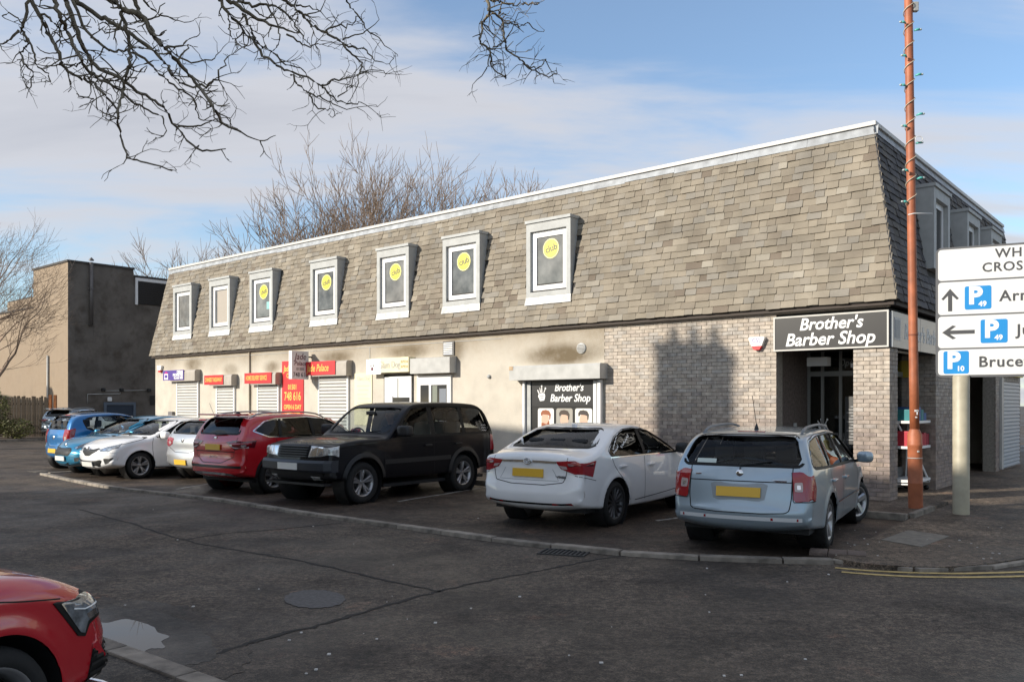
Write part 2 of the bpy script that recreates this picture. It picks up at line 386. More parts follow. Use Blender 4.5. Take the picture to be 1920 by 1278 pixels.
pud = blob('puddle', [ground(x, y) for x, y in [(110, 1176), (165, 1165), (200, 1168), (232, 1161), (262, 1166), (288, 1176), (296, 1186), (318, 1194), (303, 1203), (309, 1215), (280, 1217), (262, 1226), (228, 1213), (190, 1201), (140, 1192)]], 0.0065, m, None, 5, 0.012)
pud['kind'] = 'structure'
# double yellow lines round the corner
for pp in ([(1566, 1064), (1620, 1069), (1700, 1073), (1800, 1075), (1925, 1072)], [(1578, 1072), (1640, 1077), (1720, 1081), (1820, 1082), (1925, 1080)]):
    ribbon('yellow_line', smooth_line([ground(x, y) for x, y in pp], 8), 0.075, 0.005, M_YEL, road, 0.12, 3)
# worn bay lines
for (a, b) in [((960, 905), (745, 940)), ((1290, 968), (1230, 976)), ((470, 893), (330, 917))]:
    ribbon('bay_line', smooth_line([ground(*a, 0.03), (ground(*a, 0.03) + ground(*b, 0.03)) / 2, ground(*b, 0.03)], 8), 0.08, 0.034, M_WHITELINE, bay, 0.5, 7)
# cover plate and setts in the side pavement
M_PLATE = mat('concrete_plate', (0.20, 0.18, 0.15), 0.85, var=0.3, scale=8, bump=0.3, bscale=120)
def plate(name, pix, z, h, m, parent=None):
    q = [ground(x, y, z) for x, y in pix]; c = sum(q, Vector()) / 4
    v = [p - c for p in q] + [p - c - Vector((0, 0, h)) for p in q]
    o = mesh(name, v, [(0, 1, 2, 3), (0, 4, 5, 1), (1, 5, 6, 2), (2, 6, 7, 3), (3, 7, 4, 0)], m, parent); o.location = c; return o
pl = plate('cover_plate', [(1652, 1011), (1728, 1024), (1780, 1004), (1703, 993)], 0.064, 0.03, M_PLATE)
tag(pl, 'square concrete cover plate set in the side pavement', 'cover plate')
M_SETT = mat('brick_sett', (0.17, 0.13, 0.11), 0.85, var=0.4, scale=14, bump=0.3, objrand=0.2)
se = empty('sett_strip', ground(1560, 1036, 0.055)); se['kind'] = 'structure'
for i in range(3):
    for j in range(3):
        ob = MB().bbox(0, 0.2, 0, 0.1, -0.05, 0.012, 0.006).build('sett', M_SETT, se); ob.location = (i * 0.21 - 0.25, j * 0.108 - 0.1, 0)
se.rotation_euler = (0, 0, R(-22))
# drain grating by the kerb
dg_ = empty('drain_grating', ground(1058, 1036, 0.0)); dg_.rotation_euler = (0, 0, math.atan2(-0.33, 0.945)); tag(dg_, 'slotted iron drain grating in the road against the bay kerb', 'drain')
box('pit', mat('pit_black', (0.004, 0.004, 0.004), 0.9), dg_, -0.27, 0.27, -0.17, 0.17, -0.02, 0.004)
MB().box(-0.29, 0.29, 0.165, 0.19, -0.02, 0.014).box(-0.29, 0.29, -0.19, -0.165, -0.02, 0.014).box(-0.29, -0.265, -0.165, 0.165, -0.02, 0.014).box(0.265, 0.29, -0.165, 0.165, -0.02, 0.014).build('frame', M_DIRT, dg_)
for i in range(9): box('bar', M_DIRT, dg_, -0.235 + i * 0.055, -0.21 + i * 0.055, -0.165, 0.165, 0.002, 0.013)
g2 = empty('drain_grating', ground(72, 884, 0.0)); g2.rotation_euler = (0, 0, math.atan2(-0.647, 0.763)); tag(g2, 'small iron drain grating at the rounded end of the bay kerb', 'drain')
box('pit', MATS['pit_black'], g2, -0.3, 0.3, -0.17, 0.17, -0.02, 0.004)
for i in range(6): box('bar', M_KERB, g2, -0.28 + i * 0.1, -0.23 + i * 0.1, -0.165, 0.165, 0.002, 0.013)
# crumbs of litter and pale stones
rnd = random.Random(3); mb = MB()
for i in range(70):
    if i < 45: x, y = rnd.uniform(150, 1560), rnd.uniform(905, 1270); z = 0.001
    else: x, y = rnd.uniform(1560, 1900), rnd.uniform(985, 1050); z = 0.056
    p = ground(x, y, z)
    if (p - ground(260, 1195)).length < 0.8: continue
    zz = 0.03 if i < 45 and (p - BW(0, 0)).dot(-D2) < 6.2 and y < 1000 else z
    r = rnd.uniform(0.004, 0.012)
    mb.bbox(p.x - r * rnd.uniform(.6, 1.6), p.x + r, p.y - r, p.y + r * rnd.uniform(.6, 1.6), zz - 0.002, zz + r * 0.7, r * 0.25)
lit = mb.build('litter', mat('pale_litter', (0.55, 0.53, 0.5), 0.8)); tag(lit, 'pale crumbs of litter and grit scattered over the asphalt', 'litter', kind='stuff')
# ================================================================== the shop building
def colmat(name, rough, mode, bump=0.4, bscale=40, nvar=0.25, nscale=9):
    """colour from the object's own colour (mode 'obj') or from the colour attribute Col (mode 'attr'), with noise wear"""
    m = bpy.data.materials.new(name); n, l, p = nodes_of(m); p.inputs['Roughness'].default_value = rough; p.inputs['Specular IOR Level'].default_value = 0.3
    if mode == 'obj': s = n.new('ShaderNodeObjectInfo').outputs['Color']
    else:
        a = n.new('ShaderNodeAttribute'); a.attribute_name = 'Col'; s = a.outputs['Color']
    ge = n.new('ShaderNodeNewGeometry'); t = n.new('ShaderNodeTexNoise'); t.inputs['Scale'].default_value = nscale; t.inputs['Detail'].default_value = 7; l.new(ge.outputs['Position'], t.inputs['Vector'])
    mr = n.new('ShaderNodeMapRange'); mr.inputs['From Min'].default_value = 0.3; mr.inputs['From Max'].default_value = 0.7; mr.inputs['To Min'].default_value = 1 - nvar; mr.inputs['To Max'].default_value = 1 + nvar
    l.new(t.outputs['Fac'], mr.inputs['Value'])
    mx = n.new('ShaderNodeMix'); mx.data_type = 'RGBA'; mx.blend_type = 'MULTIPLY'; mx.inputs['Factor'].default_value = 1; l.new(s, mx.inputs['A']); l.new(mr.outputs[0], mx.inputs['B'])
    l.new(mx.outputs['Result'], p.inputs['Base Color'])
    b = n.new('ShaderNodeTexNoise'); b.inputs['Scale'].default_value = bscale; b.inputs['Detail'].default_value = 6; l.new(ge.outputs['Position'], b.inputs['Vector'])
    bn = n.new('ShaderNodeBump'); bn.inputs['Strength'].default_value = bump; bn.inputs['Distance'].default_value = 0.012; l.new(b.outputs['Fac'], bn.inputs['Height']); l.new(bn.outputs[0], p.inputs['Normal'])
    return m
M_SLATE_O, M_SLATE_A = colmat('slate_single', 0.8, 'obj', nvar=0.2, nscale=1.6), colmat('slate_many', 0.8, 'attr', nvar=0.2, nscale=1.6)
M_BRICK_O, M_BRICK_A = colmat('brick_single', 0.88, 'obj', 0.5, 70), colmat('brick_many', 0.88, 'attr', 0.5, 70)
M_MORTAR = mat('mortar', (0.30, 0.27, 0.23), 0.95, var=0.3, scale=20)
M_FLASH = mat('lead_flashing', (0.36, 0.38, 0.40), 0.5, var=0.35, scale=5)
M_FASCIA = mat('white_roof_trim', (0.58, 0.56, 0.52), 0.5, var=0.1, scale=3)
M_SOFFIT = mat('brown_soffit', (0.045, 0.032, 0.025), 0.7)
M_CASING = mat('grey_casing', (0.42, 0.43, 0.42), 0.6, var=0.12, scale=6)
M_UPVC = mat('white_upvc', (0.80, 0.80, 0.79), 0.35)
M_PANE = mat('dark_pane', (0.018, 0.02, 0.022), 0.04, spec=0.6)
M_PANE2 = mat('pane_reflection_pale', (0.20, 0.196, 0.183), 0.05, spec=0.6, var=.5, scale=2.5); M_PANE3 = mat('pane_reflection_grey', (0.13, 0.13, 0.125), 0.05, spec=0.6, var=.6, scale=3.5); M_STEEL = mat('galvanised_box', (0.46, 0.46, 0.44), 0.5, var=0.15, scale=4)  # first two: dormer panes with street reflections painted into the grey base colour
M_SHUT = mat('shutter_white', (0.62, 0.61, 0.58), 0.5, var=0.08, scale=3)
M_SGAP = mat('shutter_gap', (0.16, 0.155, 0.15), 0.8); M_BEIGE = mat('beige_box', (0.42, 0.38, 0.33), 0.6, var=0.15, scale=4)
M_BLACK = mat('black_frame', (0.012, 0.012, 0.012), 0.35)
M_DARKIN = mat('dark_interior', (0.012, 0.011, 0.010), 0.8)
M_RED = mat('sign_red', (0.62, 0.03, 0.035), 0.4); M_GOLD = mat('sign_gold', (0.85, 0.55, 0.12), 0.4); M_PURPLE = mat('sign_purple', (0.10, 0.06, 0.30), 0.4)
M_WHITE = mat('sign_white', (0.85, 0.85, 0.84), 0.4); M_BLK = mat('sign_black', (0.018, 0.018, 0.019), 0.35); M_CREAM = mat('sign_cream', (0.80, 0.74, 0.50), 0.45, var=0.12, scale=2)
M_GREYSIGN = mat('sign_grey', (0.78, 0.75, 0.73), 0.45); M_MAROON = mat('letter_maroon', (0.12, 0.015, 0.03), 0.5)
# harled render with grime under the eaves and above the shutter boxes
def render_mat():
    m = mat('harled_render', (0.62, 0.575, 0.495), 0.92, var=0.16, scale=2.2, bump=0.9, bscale=55)
    n, l, p = nodes_of(m); src = p.inputs['Base Color'].links[0].from_socket
    tc = n.new('ShaderNodeTexCoord'); sp = n.new('ShaderNodeSeparateXYZ'); l.new(tc.outputs['Object'], sp.inputs[0])
    nz = n.new('ShaderNodeTexNoise'); nz.inputs['Scale'].default_value = 1.1; nz.inputs['Detail'].default_value = 8; nz.inputs['Roughness'].default_value = 0.7; l.new(tc.outputs['Object'], nz.inputs['Vector'])
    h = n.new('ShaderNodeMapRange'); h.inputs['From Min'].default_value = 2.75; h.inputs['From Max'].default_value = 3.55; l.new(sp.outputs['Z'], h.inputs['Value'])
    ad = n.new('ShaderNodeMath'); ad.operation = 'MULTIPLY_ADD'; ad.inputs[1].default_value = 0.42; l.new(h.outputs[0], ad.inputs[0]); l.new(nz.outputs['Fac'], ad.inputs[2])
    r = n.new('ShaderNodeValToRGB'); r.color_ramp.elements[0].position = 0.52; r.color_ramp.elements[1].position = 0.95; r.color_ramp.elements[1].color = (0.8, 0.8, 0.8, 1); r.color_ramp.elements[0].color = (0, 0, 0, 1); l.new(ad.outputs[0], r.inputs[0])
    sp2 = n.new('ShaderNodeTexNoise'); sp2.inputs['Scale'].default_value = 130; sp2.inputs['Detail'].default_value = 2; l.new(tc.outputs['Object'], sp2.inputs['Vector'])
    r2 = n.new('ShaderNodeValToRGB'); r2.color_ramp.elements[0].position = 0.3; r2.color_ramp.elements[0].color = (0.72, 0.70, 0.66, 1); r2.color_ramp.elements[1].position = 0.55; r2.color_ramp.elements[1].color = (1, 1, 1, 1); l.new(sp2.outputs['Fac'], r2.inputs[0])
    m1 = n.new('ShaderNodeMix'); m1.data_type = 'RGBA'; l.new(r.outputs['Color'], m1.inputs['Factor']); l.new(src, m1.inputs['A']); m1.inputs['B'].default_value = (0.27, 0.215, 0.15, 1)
    m2 = n.new('ShaderNodeMix'); m2.data_type = 'RGBA'; m2.blend_type = 'MULTIPLY'; m2.inputs['Factor'].default_value = 1; l.new(m1.outputs['Result'], m2.inputs['A']); l.new(r2.outputs['Color'], m2.inputs['B'])
    cur = m2.outputs['Result']
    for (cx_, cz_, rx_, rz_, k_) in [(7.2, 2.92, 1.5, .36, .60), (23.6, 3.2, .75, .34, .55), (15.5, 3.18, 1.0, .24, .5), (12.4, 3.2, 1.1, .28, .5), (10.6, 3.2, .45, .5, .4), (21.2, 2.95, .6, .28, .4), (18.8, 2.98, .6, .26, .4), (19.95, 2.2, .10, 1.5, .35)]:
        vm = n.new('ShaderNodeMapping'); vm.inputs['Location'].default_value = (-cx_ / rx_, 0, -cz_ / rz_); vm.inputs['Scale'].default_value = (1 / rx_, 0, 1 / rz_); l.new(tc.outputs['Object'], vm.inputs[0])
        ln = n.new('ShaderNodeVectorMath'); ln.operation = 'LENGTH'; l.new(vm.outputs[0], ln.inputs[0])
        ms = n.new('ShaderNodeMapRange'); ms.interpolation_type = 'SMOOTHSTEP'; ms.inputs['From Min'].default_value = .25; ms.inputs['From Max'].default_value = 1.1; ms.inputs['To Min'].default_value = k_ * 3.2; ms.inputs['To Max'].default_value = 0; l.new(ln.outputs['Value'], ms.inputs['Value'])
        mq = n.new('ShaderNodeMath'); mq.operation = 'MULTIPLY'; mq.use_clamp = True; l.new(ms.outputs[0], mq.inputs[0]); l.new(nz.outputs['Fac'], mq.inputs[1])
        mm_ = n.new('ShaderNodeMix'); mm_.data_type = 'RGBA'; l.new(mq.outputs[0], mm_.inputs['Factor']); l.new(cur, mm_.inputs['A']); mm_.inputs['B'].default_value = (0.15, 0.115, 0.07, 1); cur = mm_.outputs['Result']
    l.new(cur, p.inputs['Base Color']); return m
M_RENDER = render_mat()
LEN, DEP, ZE, ZT = 26.4, 12.4, 3.60, 6.86
bld = empty('shop_building', BW(0, 0, 0), ROTZ)
tag(bld, 'two storey shop block with slated mansard roof, cream render and brick corner', 'building')
# ---- walls
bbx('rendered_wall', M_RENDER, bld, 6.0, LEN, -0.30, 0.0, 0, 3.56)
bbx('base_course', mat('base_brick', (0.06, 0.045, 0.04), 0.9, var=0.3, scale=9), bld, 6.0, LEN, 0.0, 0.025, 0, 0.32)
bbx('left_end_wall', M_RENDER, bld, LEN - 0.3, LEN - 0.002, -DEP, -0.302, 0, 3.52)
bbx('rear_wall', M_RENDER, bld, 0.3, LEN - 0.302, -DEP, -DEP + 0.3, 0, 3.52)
fw = bbx('brick_wall', M_MORTAR, bld, 2.06, 5.998, -0.30, -0.012, 0, 3.56)
pil = bbx('corner_pillar', M_MORTAR, bld, 0.012, 0.608, -0.458, -0.012, 0, 2.82)
pier = bbx('side_pier', M_MORTAR, bld, 0.012, 1.2, -5.45, -3.112, 0, 2.82)
rwall = bbx('side_wall', M_MORTAR, bld, 0.012, 0.3, -DEP, -9.0, 0, 3.5)
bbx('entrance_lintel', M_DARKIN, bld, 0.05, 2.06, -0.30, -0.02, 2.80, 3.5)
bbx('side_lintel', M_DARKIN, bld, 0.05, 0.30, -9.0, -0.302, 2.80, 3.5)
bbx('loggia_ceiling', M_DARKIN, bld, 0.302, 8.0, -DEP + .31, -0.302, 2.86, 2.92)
lgl = bbx('entrance_reveal', mat('dark_brick', (0.12, 0.095, 0.082), 0.9, var=0.4, scale=16, bump=0.4), bld, 2.062, 2.3, -5.5, -0.302, 0, 2.86)
bbx('recess_back', MATS['dark_brick'], bld, 1.2, 2.06, -5.7, -5.5, 0, 2.86)
bbx('recess_side_wall', MATS['dark_brick'], bld, 1.6, 1.8, -DEP + .31, -5.71, 0, 2.86)
# ---- bricks
bricks = []
def brick_face(par, s0, o0, ds, do, length, z0, z1, seed):
    """one face of running bond, starting at (s0, o0), running along (ds, do)"""
    rnd = random.Random(seed); row = 0; z = z0
    while z + 0.06 < z1:
        x = -0.1125 if row % 2 else 0.0
        while x < length - 0.01:
            a, b = max(x, 0.0), min(x + 0.215, length)
            if b - a > 0.03: bricks.append((par, s0 + ds * a, o0 + do * a, ds, do, b - a, z, rnd.random(), rnd.random()))
            x += 0.225
        z += 0.075; row += 1
brick_face(fw, 2.06, 0.0, 1, 0, 3.94, 0.02, 3.56, 1)
brick_face(pil, 0.0, 0.0, 1, 0, 0.62, 0.02, 2.80, 2)
brick_face(pil, 0.0, -0.47, 0, 1, 0.47, 0.02, 2.80, 3)
brick_face(pier, 0.0, -5.46, 0, 1, 2.36, 0.02, 2.80, 4)
brick_face(pier, 0.0, -3.10, 1, 0, 1.2, 0.02, 2.80, 5)
brick_face(rwall, 0.0, -DEP, 0, 1, 3.4, 0.02, 3.4, 6)
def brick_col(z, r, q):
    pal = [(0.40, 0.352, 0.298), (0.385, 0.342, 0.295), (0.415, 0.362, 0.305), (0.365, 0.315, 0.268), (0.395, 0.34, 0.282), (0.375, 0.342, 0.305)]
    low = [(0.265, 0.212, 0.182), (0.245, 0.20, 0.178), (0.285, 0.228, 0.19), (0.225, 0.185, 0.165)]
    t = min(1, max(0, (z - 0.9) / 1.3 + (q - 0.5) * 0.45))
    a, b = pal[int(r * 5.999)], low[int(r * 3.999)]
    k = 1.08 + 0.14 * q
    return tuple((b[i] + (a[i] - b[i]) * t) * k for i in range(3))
UNIT_BRICK = MB().bbox(0, 1, -0.05, 0.0, 0, 0.065, 0.004)
def unit_brick_mesh():
    me = bpy.data.meshes.new('brick'); v = [((0.0 if x < .5 else 1.0), y, z) for x in (0, 1) for y in (-0.05, 0.0) for z in (0.0, 0.065)]
    me.from_pydata(v, [], [(0, 1, 3, 2), (4, 6, 7, 5), (0, 4, 5, 1), (2, 3, 7, 6), (0, 2, 6, 4), (1, 5, 7, 3)]); me.update()
    bm = bmesh.new(); bm.from_mesh(me); bmesh.ops.recalc_face_normals(bm, faces=bm.faces[:]); bm.to_mesh(me); bm.free(); me.materials.append(M_BRICK_O); return me
ub = unit_brick_mesh()
camp = Vector((0, 0, CAMZ))
def bdist(b): return (BW(b[1], b[2], b[6]) - camp).length + (0 if b[2] > -0.5 else 6)
bricks.sort(key=bdist)
def hexa(mb_v, mb_f, mb_c, O, A, Nn, w, h, th, col):
    base = len(mb_v); up = Vector((0, 0, 1))
    for x in (0, w):
        for y in (-th, 0.0):
            for z in (0, h): mb_v.append(tuple(O + A * x + Nn * y + up * z))
    mb_f += [tuple(base + i for i in q) for q in [(0, 1, 3, 2), (4, 6, 7, 5), (0, 4, 5, 1), (2, 3, 7, 6), (0, 2, 6, 4), (1, 5, 7, 3)]]
    mb_c += [col] * 6
def coloured(name, v, f, c, m, parent):
    me = bpy.data.meshes.new(name); me.from_pydata(v, [], f); me.materials.append(m)
    at = me.color_attributes.new('Col', 'FLOAT_COLOR', 'CORNER'); arr = np.empty((len(me.loops), 4), np.float32)
    k = 0
    lt = np.array([p.loop_total for p in me.polygons]); arr[:] = np.repeat(np.array([(*q, 1) for q in c], np.float32), lt, axis=0)
    at.data.foreach_set('color', arr.ravel()); me.update()
    bm = bmesh.new(); bm.from_mesh(me); bmesh.ops.recalc_face_normals(bm, faces=bm.faces[:]); bm.to_mesh(me); bm.free()
    return link(name, me, None, parent)
rest = {}
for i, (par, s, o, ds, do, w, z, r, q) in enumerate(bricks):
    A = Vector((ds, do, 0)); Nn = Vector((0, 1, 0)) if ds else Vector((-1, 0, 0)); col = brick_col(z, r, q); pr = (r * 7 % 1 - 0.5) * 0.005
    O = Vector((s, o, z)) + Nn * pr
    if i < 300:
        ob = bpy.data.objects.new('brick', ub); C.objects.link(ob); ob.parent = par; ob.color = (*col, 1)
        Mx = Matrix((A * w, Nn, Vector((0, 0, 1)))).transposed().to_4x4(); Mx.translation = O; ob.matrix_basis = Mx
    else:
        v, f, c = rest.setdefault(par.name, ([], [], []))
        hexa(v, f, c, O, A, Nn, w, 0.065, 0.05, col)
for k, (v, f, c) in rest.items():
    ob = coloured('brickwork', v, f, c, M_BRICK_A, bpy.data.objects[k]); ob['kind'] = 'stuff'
# ---- mansard roof
rf = MB()
a0, a1 = 0.15, -0.39                                                    # eave overhang, set-back of the top
def roofpt(s_in, o_in, z): return (s_in, o_in, z)
E = [(-a0, a0, ZE), (LEN + a0, a0, ZE), (LEN + a0, -DEP - a0, ZE), (-a0, -DEP - a0, ZE)]
T = [(-a1, a1, ZT), (LEN + a1, a1, ZT), (LEN + a1, -DEP - a1, ZT), (-a1, -DEP - a1, ZT)]
rf.add(E + T, [(0, 1, 5, 4), (1, 2, 6, 5), (2, 3, 7, 6), (3, 0, 4, 7), (4, 5, 6, 7), (3, 2, 1, 0)])
roof = rf.build('mansard_roof', mat('roof_underlay', (0.05, 0.047, 0.043), 0.9), bld)
sf = MB()
for (x0, x1, y0, y1) in [(-0.10, LEN + 0.1, 0.003, 0.11), (-0.11, -0.003, -DEP, 0.0)]: sf.box(x0, x1, y0, y1, 3.53, ZE - 0.003)
sf.build('soffit', M_SOFFIT, bld)
pb = MB().box(-0.02, LEN + 0.02, 0.002, 0.03, 3.505, 3.528).build('eaves_bead', mat('eaves_bead', (0.5, 0.42, 0.33), 0.7), bld)
tr = MB()
t0 = 0.02
tr.box(-a1 - 0.05, LEN + a1 + 0.05, a1 - 0.30, a1 + 0.055, ZT + 0.002, ZT + 0.075).box(-a1 - 0.055, -a1 + 0.30, -DEP - a1, a1 - 0.302, ZT + 0.002, ZT + 0.07)
trim = tr.build('roof_edge_trim', M_FASCIA, bld)
# slates
DORM = [24.92, 22.42, 19.92, 16.64, 13.575, 10.985, 8.18]; DW, DZ0, DZ1 = 1.30, 4.32, 6.06
SDORM = [(2.3, 4.45, 6.05), (5.1, 4.45, 6.05), (7.6, 4.45, 6.05)]         # (distance along the end face, z0, z1)
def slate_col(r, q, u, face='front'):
    if face == 'end':  # end face palette darkened: its shade is put into the slate colour
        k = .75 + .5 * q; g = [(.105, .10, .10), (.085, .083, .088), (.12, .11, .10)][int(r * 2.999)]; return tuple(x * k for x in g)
    pal = [(0.285, 0.255, 0.208), (0.30, 0.267, 0.218), (0.265, 0.237, 0.195), (0.285, 0.26, 0.222), (0.315, 0.284, 0.235), (0.25, 0.22, 0.18), (0.275, 0.258, 0.23)]
    c = pal[int(r * 6.999)]; k = 0.76 + 0.12 * q
    if u > 0.965: c = (0.205, 0.172, 0.14)
    elif u < 0.05: c = (0.35, 0.325, 0.28)
    return (c[0] * k * 1.03, c[1] * k * 1.0, c[2] * k * .95)
slates = []
EXP = 0.139; rows = 23
def lay(face, length, top_in0, top_in1, seed):
    """rows of random-width slates; positions as (along, slope fraction)"""
    rnd = random.Random(seed); sl_len = math.hypot(ZT - ZE, a0 - a1)
    for r in range(rows):
        t0, t1 = r * EXP / sl_len, min(1.0, (r * EXP + EXP * 1.22) / sl_len)
        if t0 > 0.955: break
        lo = -a0 + (a0 - a1) * t0 if face != 'x' else 0; hi = length + a0 - (a0 - a1) * t0
        x = lo - 0.02 - rnd.uniform(0, .15)
        while x < hi:
            w = rnd.choice([0.17, 0.2, 0.22, 0.25, 0.27, 0.3, 0.34]) * rnd.uniform(0.92, 1.08)
            a, b = max(x, lo - 0.012), min(x + w - 0.006, hi + 0.012)
            zc = ZE + (ZT - ZE) * (t0 + EXP / 2 / sl_len); xc = (a + b) / 2
            skip = b - a < 0.04
            if face == 'front':
                for s0 in DORM:
                    if s0 - DW - 0.0 < xc < s0 + 0.0 and DZ0 - 0.12 < zc < DZ1 + 0.02: skip = True
            else:
                for (v0, z0, z1) in SDORM:
                    if v0 < xc < v0 + 1.25 and z0 - 0.1 < zc < z1: skip = True
            if not skip: slates.append((face, a, b, t0, t1, rnd.random(), rnd.random(), rnd.random(), rnd.uniform(-.008, .008), rnd.uniform(-0.006, 0.010)))
            x += w
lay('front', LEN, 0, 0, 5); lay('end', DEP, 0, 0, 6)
def slate_frame(sl):
    face, a, b, t0, t1, r, q, u, j, jz = sl
    z0, z1 = ZE + (ZT - ZE) * t0 + jz, ZE + (ZT - ZE) * t1; w0, w1 = a0 + (a1 - a0) * t0, a0 + (a1 - a0) * t1
    if face == 'front': O = Vector((a, w0, z0)); A = Vector((1, 0, 0)); U = Vector((0, w1 - w0, z1 - z0))
    else: O = Vector((-w0, -a, z0)); A = Vector((0, -1, 0)); U = Vector((-(w1 - w0), 0, z1 - z0))
    U = U + A * j; n_ = A.cross(U).normalized()
    if (face == 'front' and n_.y < 0) or (face == 'end' and n_.x > 0): n_ = -n_
    return O, A * (b - a), U, n_
def slate_unit(chip):
    me = bpy.data.meshes.new('slate')
    lowr = [(0.0, chip[0]), (0.08, 0.0), (0.5, chip[1]), (0.93, 0.0), (1.0, chip[2])]
    v = [(x, y, 0.024) for x, y in lowr] + [(1, 1, 0.006), (0, 1, 0.006)] + [(x, y, 0.001) for x, y in lowr] + [(1, 1, 0.0), (0, 1, 0.0)]
    n = 7; f = [tuple(range(n)), tuple(range(2 * n - 1, n - 1, -1))] + [(i, i + n, (i + 1) % n + n, (i + 1) % n) for i in range(n)]
    me.from_pydata(v, [], f); me.update(); bm = bmesh.new(); bm.from_mesh(me); bmesh.ops.recalc_face_normals(bm, faces=bm.faces[:]); bm.to_mesh(me); bm.free(); me.materials.append(M_SLATE_O); return me
units = [slate_unit(c) for c in [(0.03, 0.02, 0.05), (0.07, 0.0, 0.02), (0.01, 0.03, 0.02), (0.02, -0.02, 0.08)]]
uverts = [[Vector(v.co) for v in u.vertices] for u in units]; ufaces = [[tuple(p.vertices) for p in u.polygons] for u in units]
slates.sort(key=lambda sl: (BW(*slate_frame(sl)[0]) - camp).length + (0 if sl[0] == 'front' else 5))
sv, sf_, sc = [], [], []
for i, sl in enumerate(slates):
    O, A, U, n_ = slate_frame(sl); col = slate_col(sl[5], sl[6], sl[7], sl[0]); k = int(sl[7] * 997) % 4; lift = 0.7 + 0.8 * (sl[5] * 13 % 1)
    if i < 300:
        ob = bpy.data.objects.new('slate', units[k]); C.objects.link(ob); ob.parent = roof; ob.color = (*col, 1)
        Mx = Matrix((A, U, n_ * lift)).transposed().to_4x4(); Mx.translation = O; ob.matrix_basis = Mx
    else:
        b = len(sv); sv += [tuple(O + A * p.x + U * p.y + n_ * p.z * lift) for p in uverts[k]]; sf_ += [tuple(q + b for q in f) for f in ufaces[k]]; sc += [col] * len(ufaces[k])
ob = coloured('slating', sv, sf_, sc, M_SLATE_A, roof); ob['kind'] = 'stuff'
# lead strip below the trim
lf = MB()
zt0 = ZT - 0.15; ov = lambda z: a0 + (a1 - a0) * (z - ZE) / (ZT - ZE)
x = 0.3
while x < LEN - 0.35:
    w = random.uniform(1.1, 1.5); x1 = min(x + w, LEN - 0.33); j = random.uniform(-0.02, 0.02)
    lf.add([(x, ov(zt0 + j) + 0.03, zt0 + j), (x1, ov(zt0 + j) + 0.03, zt0 + j), (x1, ov(ZT) + 0.012, ZT), (x, ov(ZT) + 0.012, ZT), (x, ov(zt0) - .02, zt0 + j), (x1, ov(zt0) - .02, zt0 + j)], [(0, 1, 2, 3), (0, 4, 5, 1)]); x = x1 + 0.004
y = 0.3
while y < DEP - 0.3:
    y1 = min(y + 1.3, DEP - 0.25)
    lf.add([(-ov(zt0) - 0.03, -y, zt0), (-ov(zt0) - 0.03, -y1, zt0), (-ov(ZT) - 0.012, -y1, ZT), (-ov(ZT) - 0.012, -y, ZT)], [(0, 1, 2, 3)]); y = y1 + 0.004
lf.build('lead_strip', M_FLASH, roof)
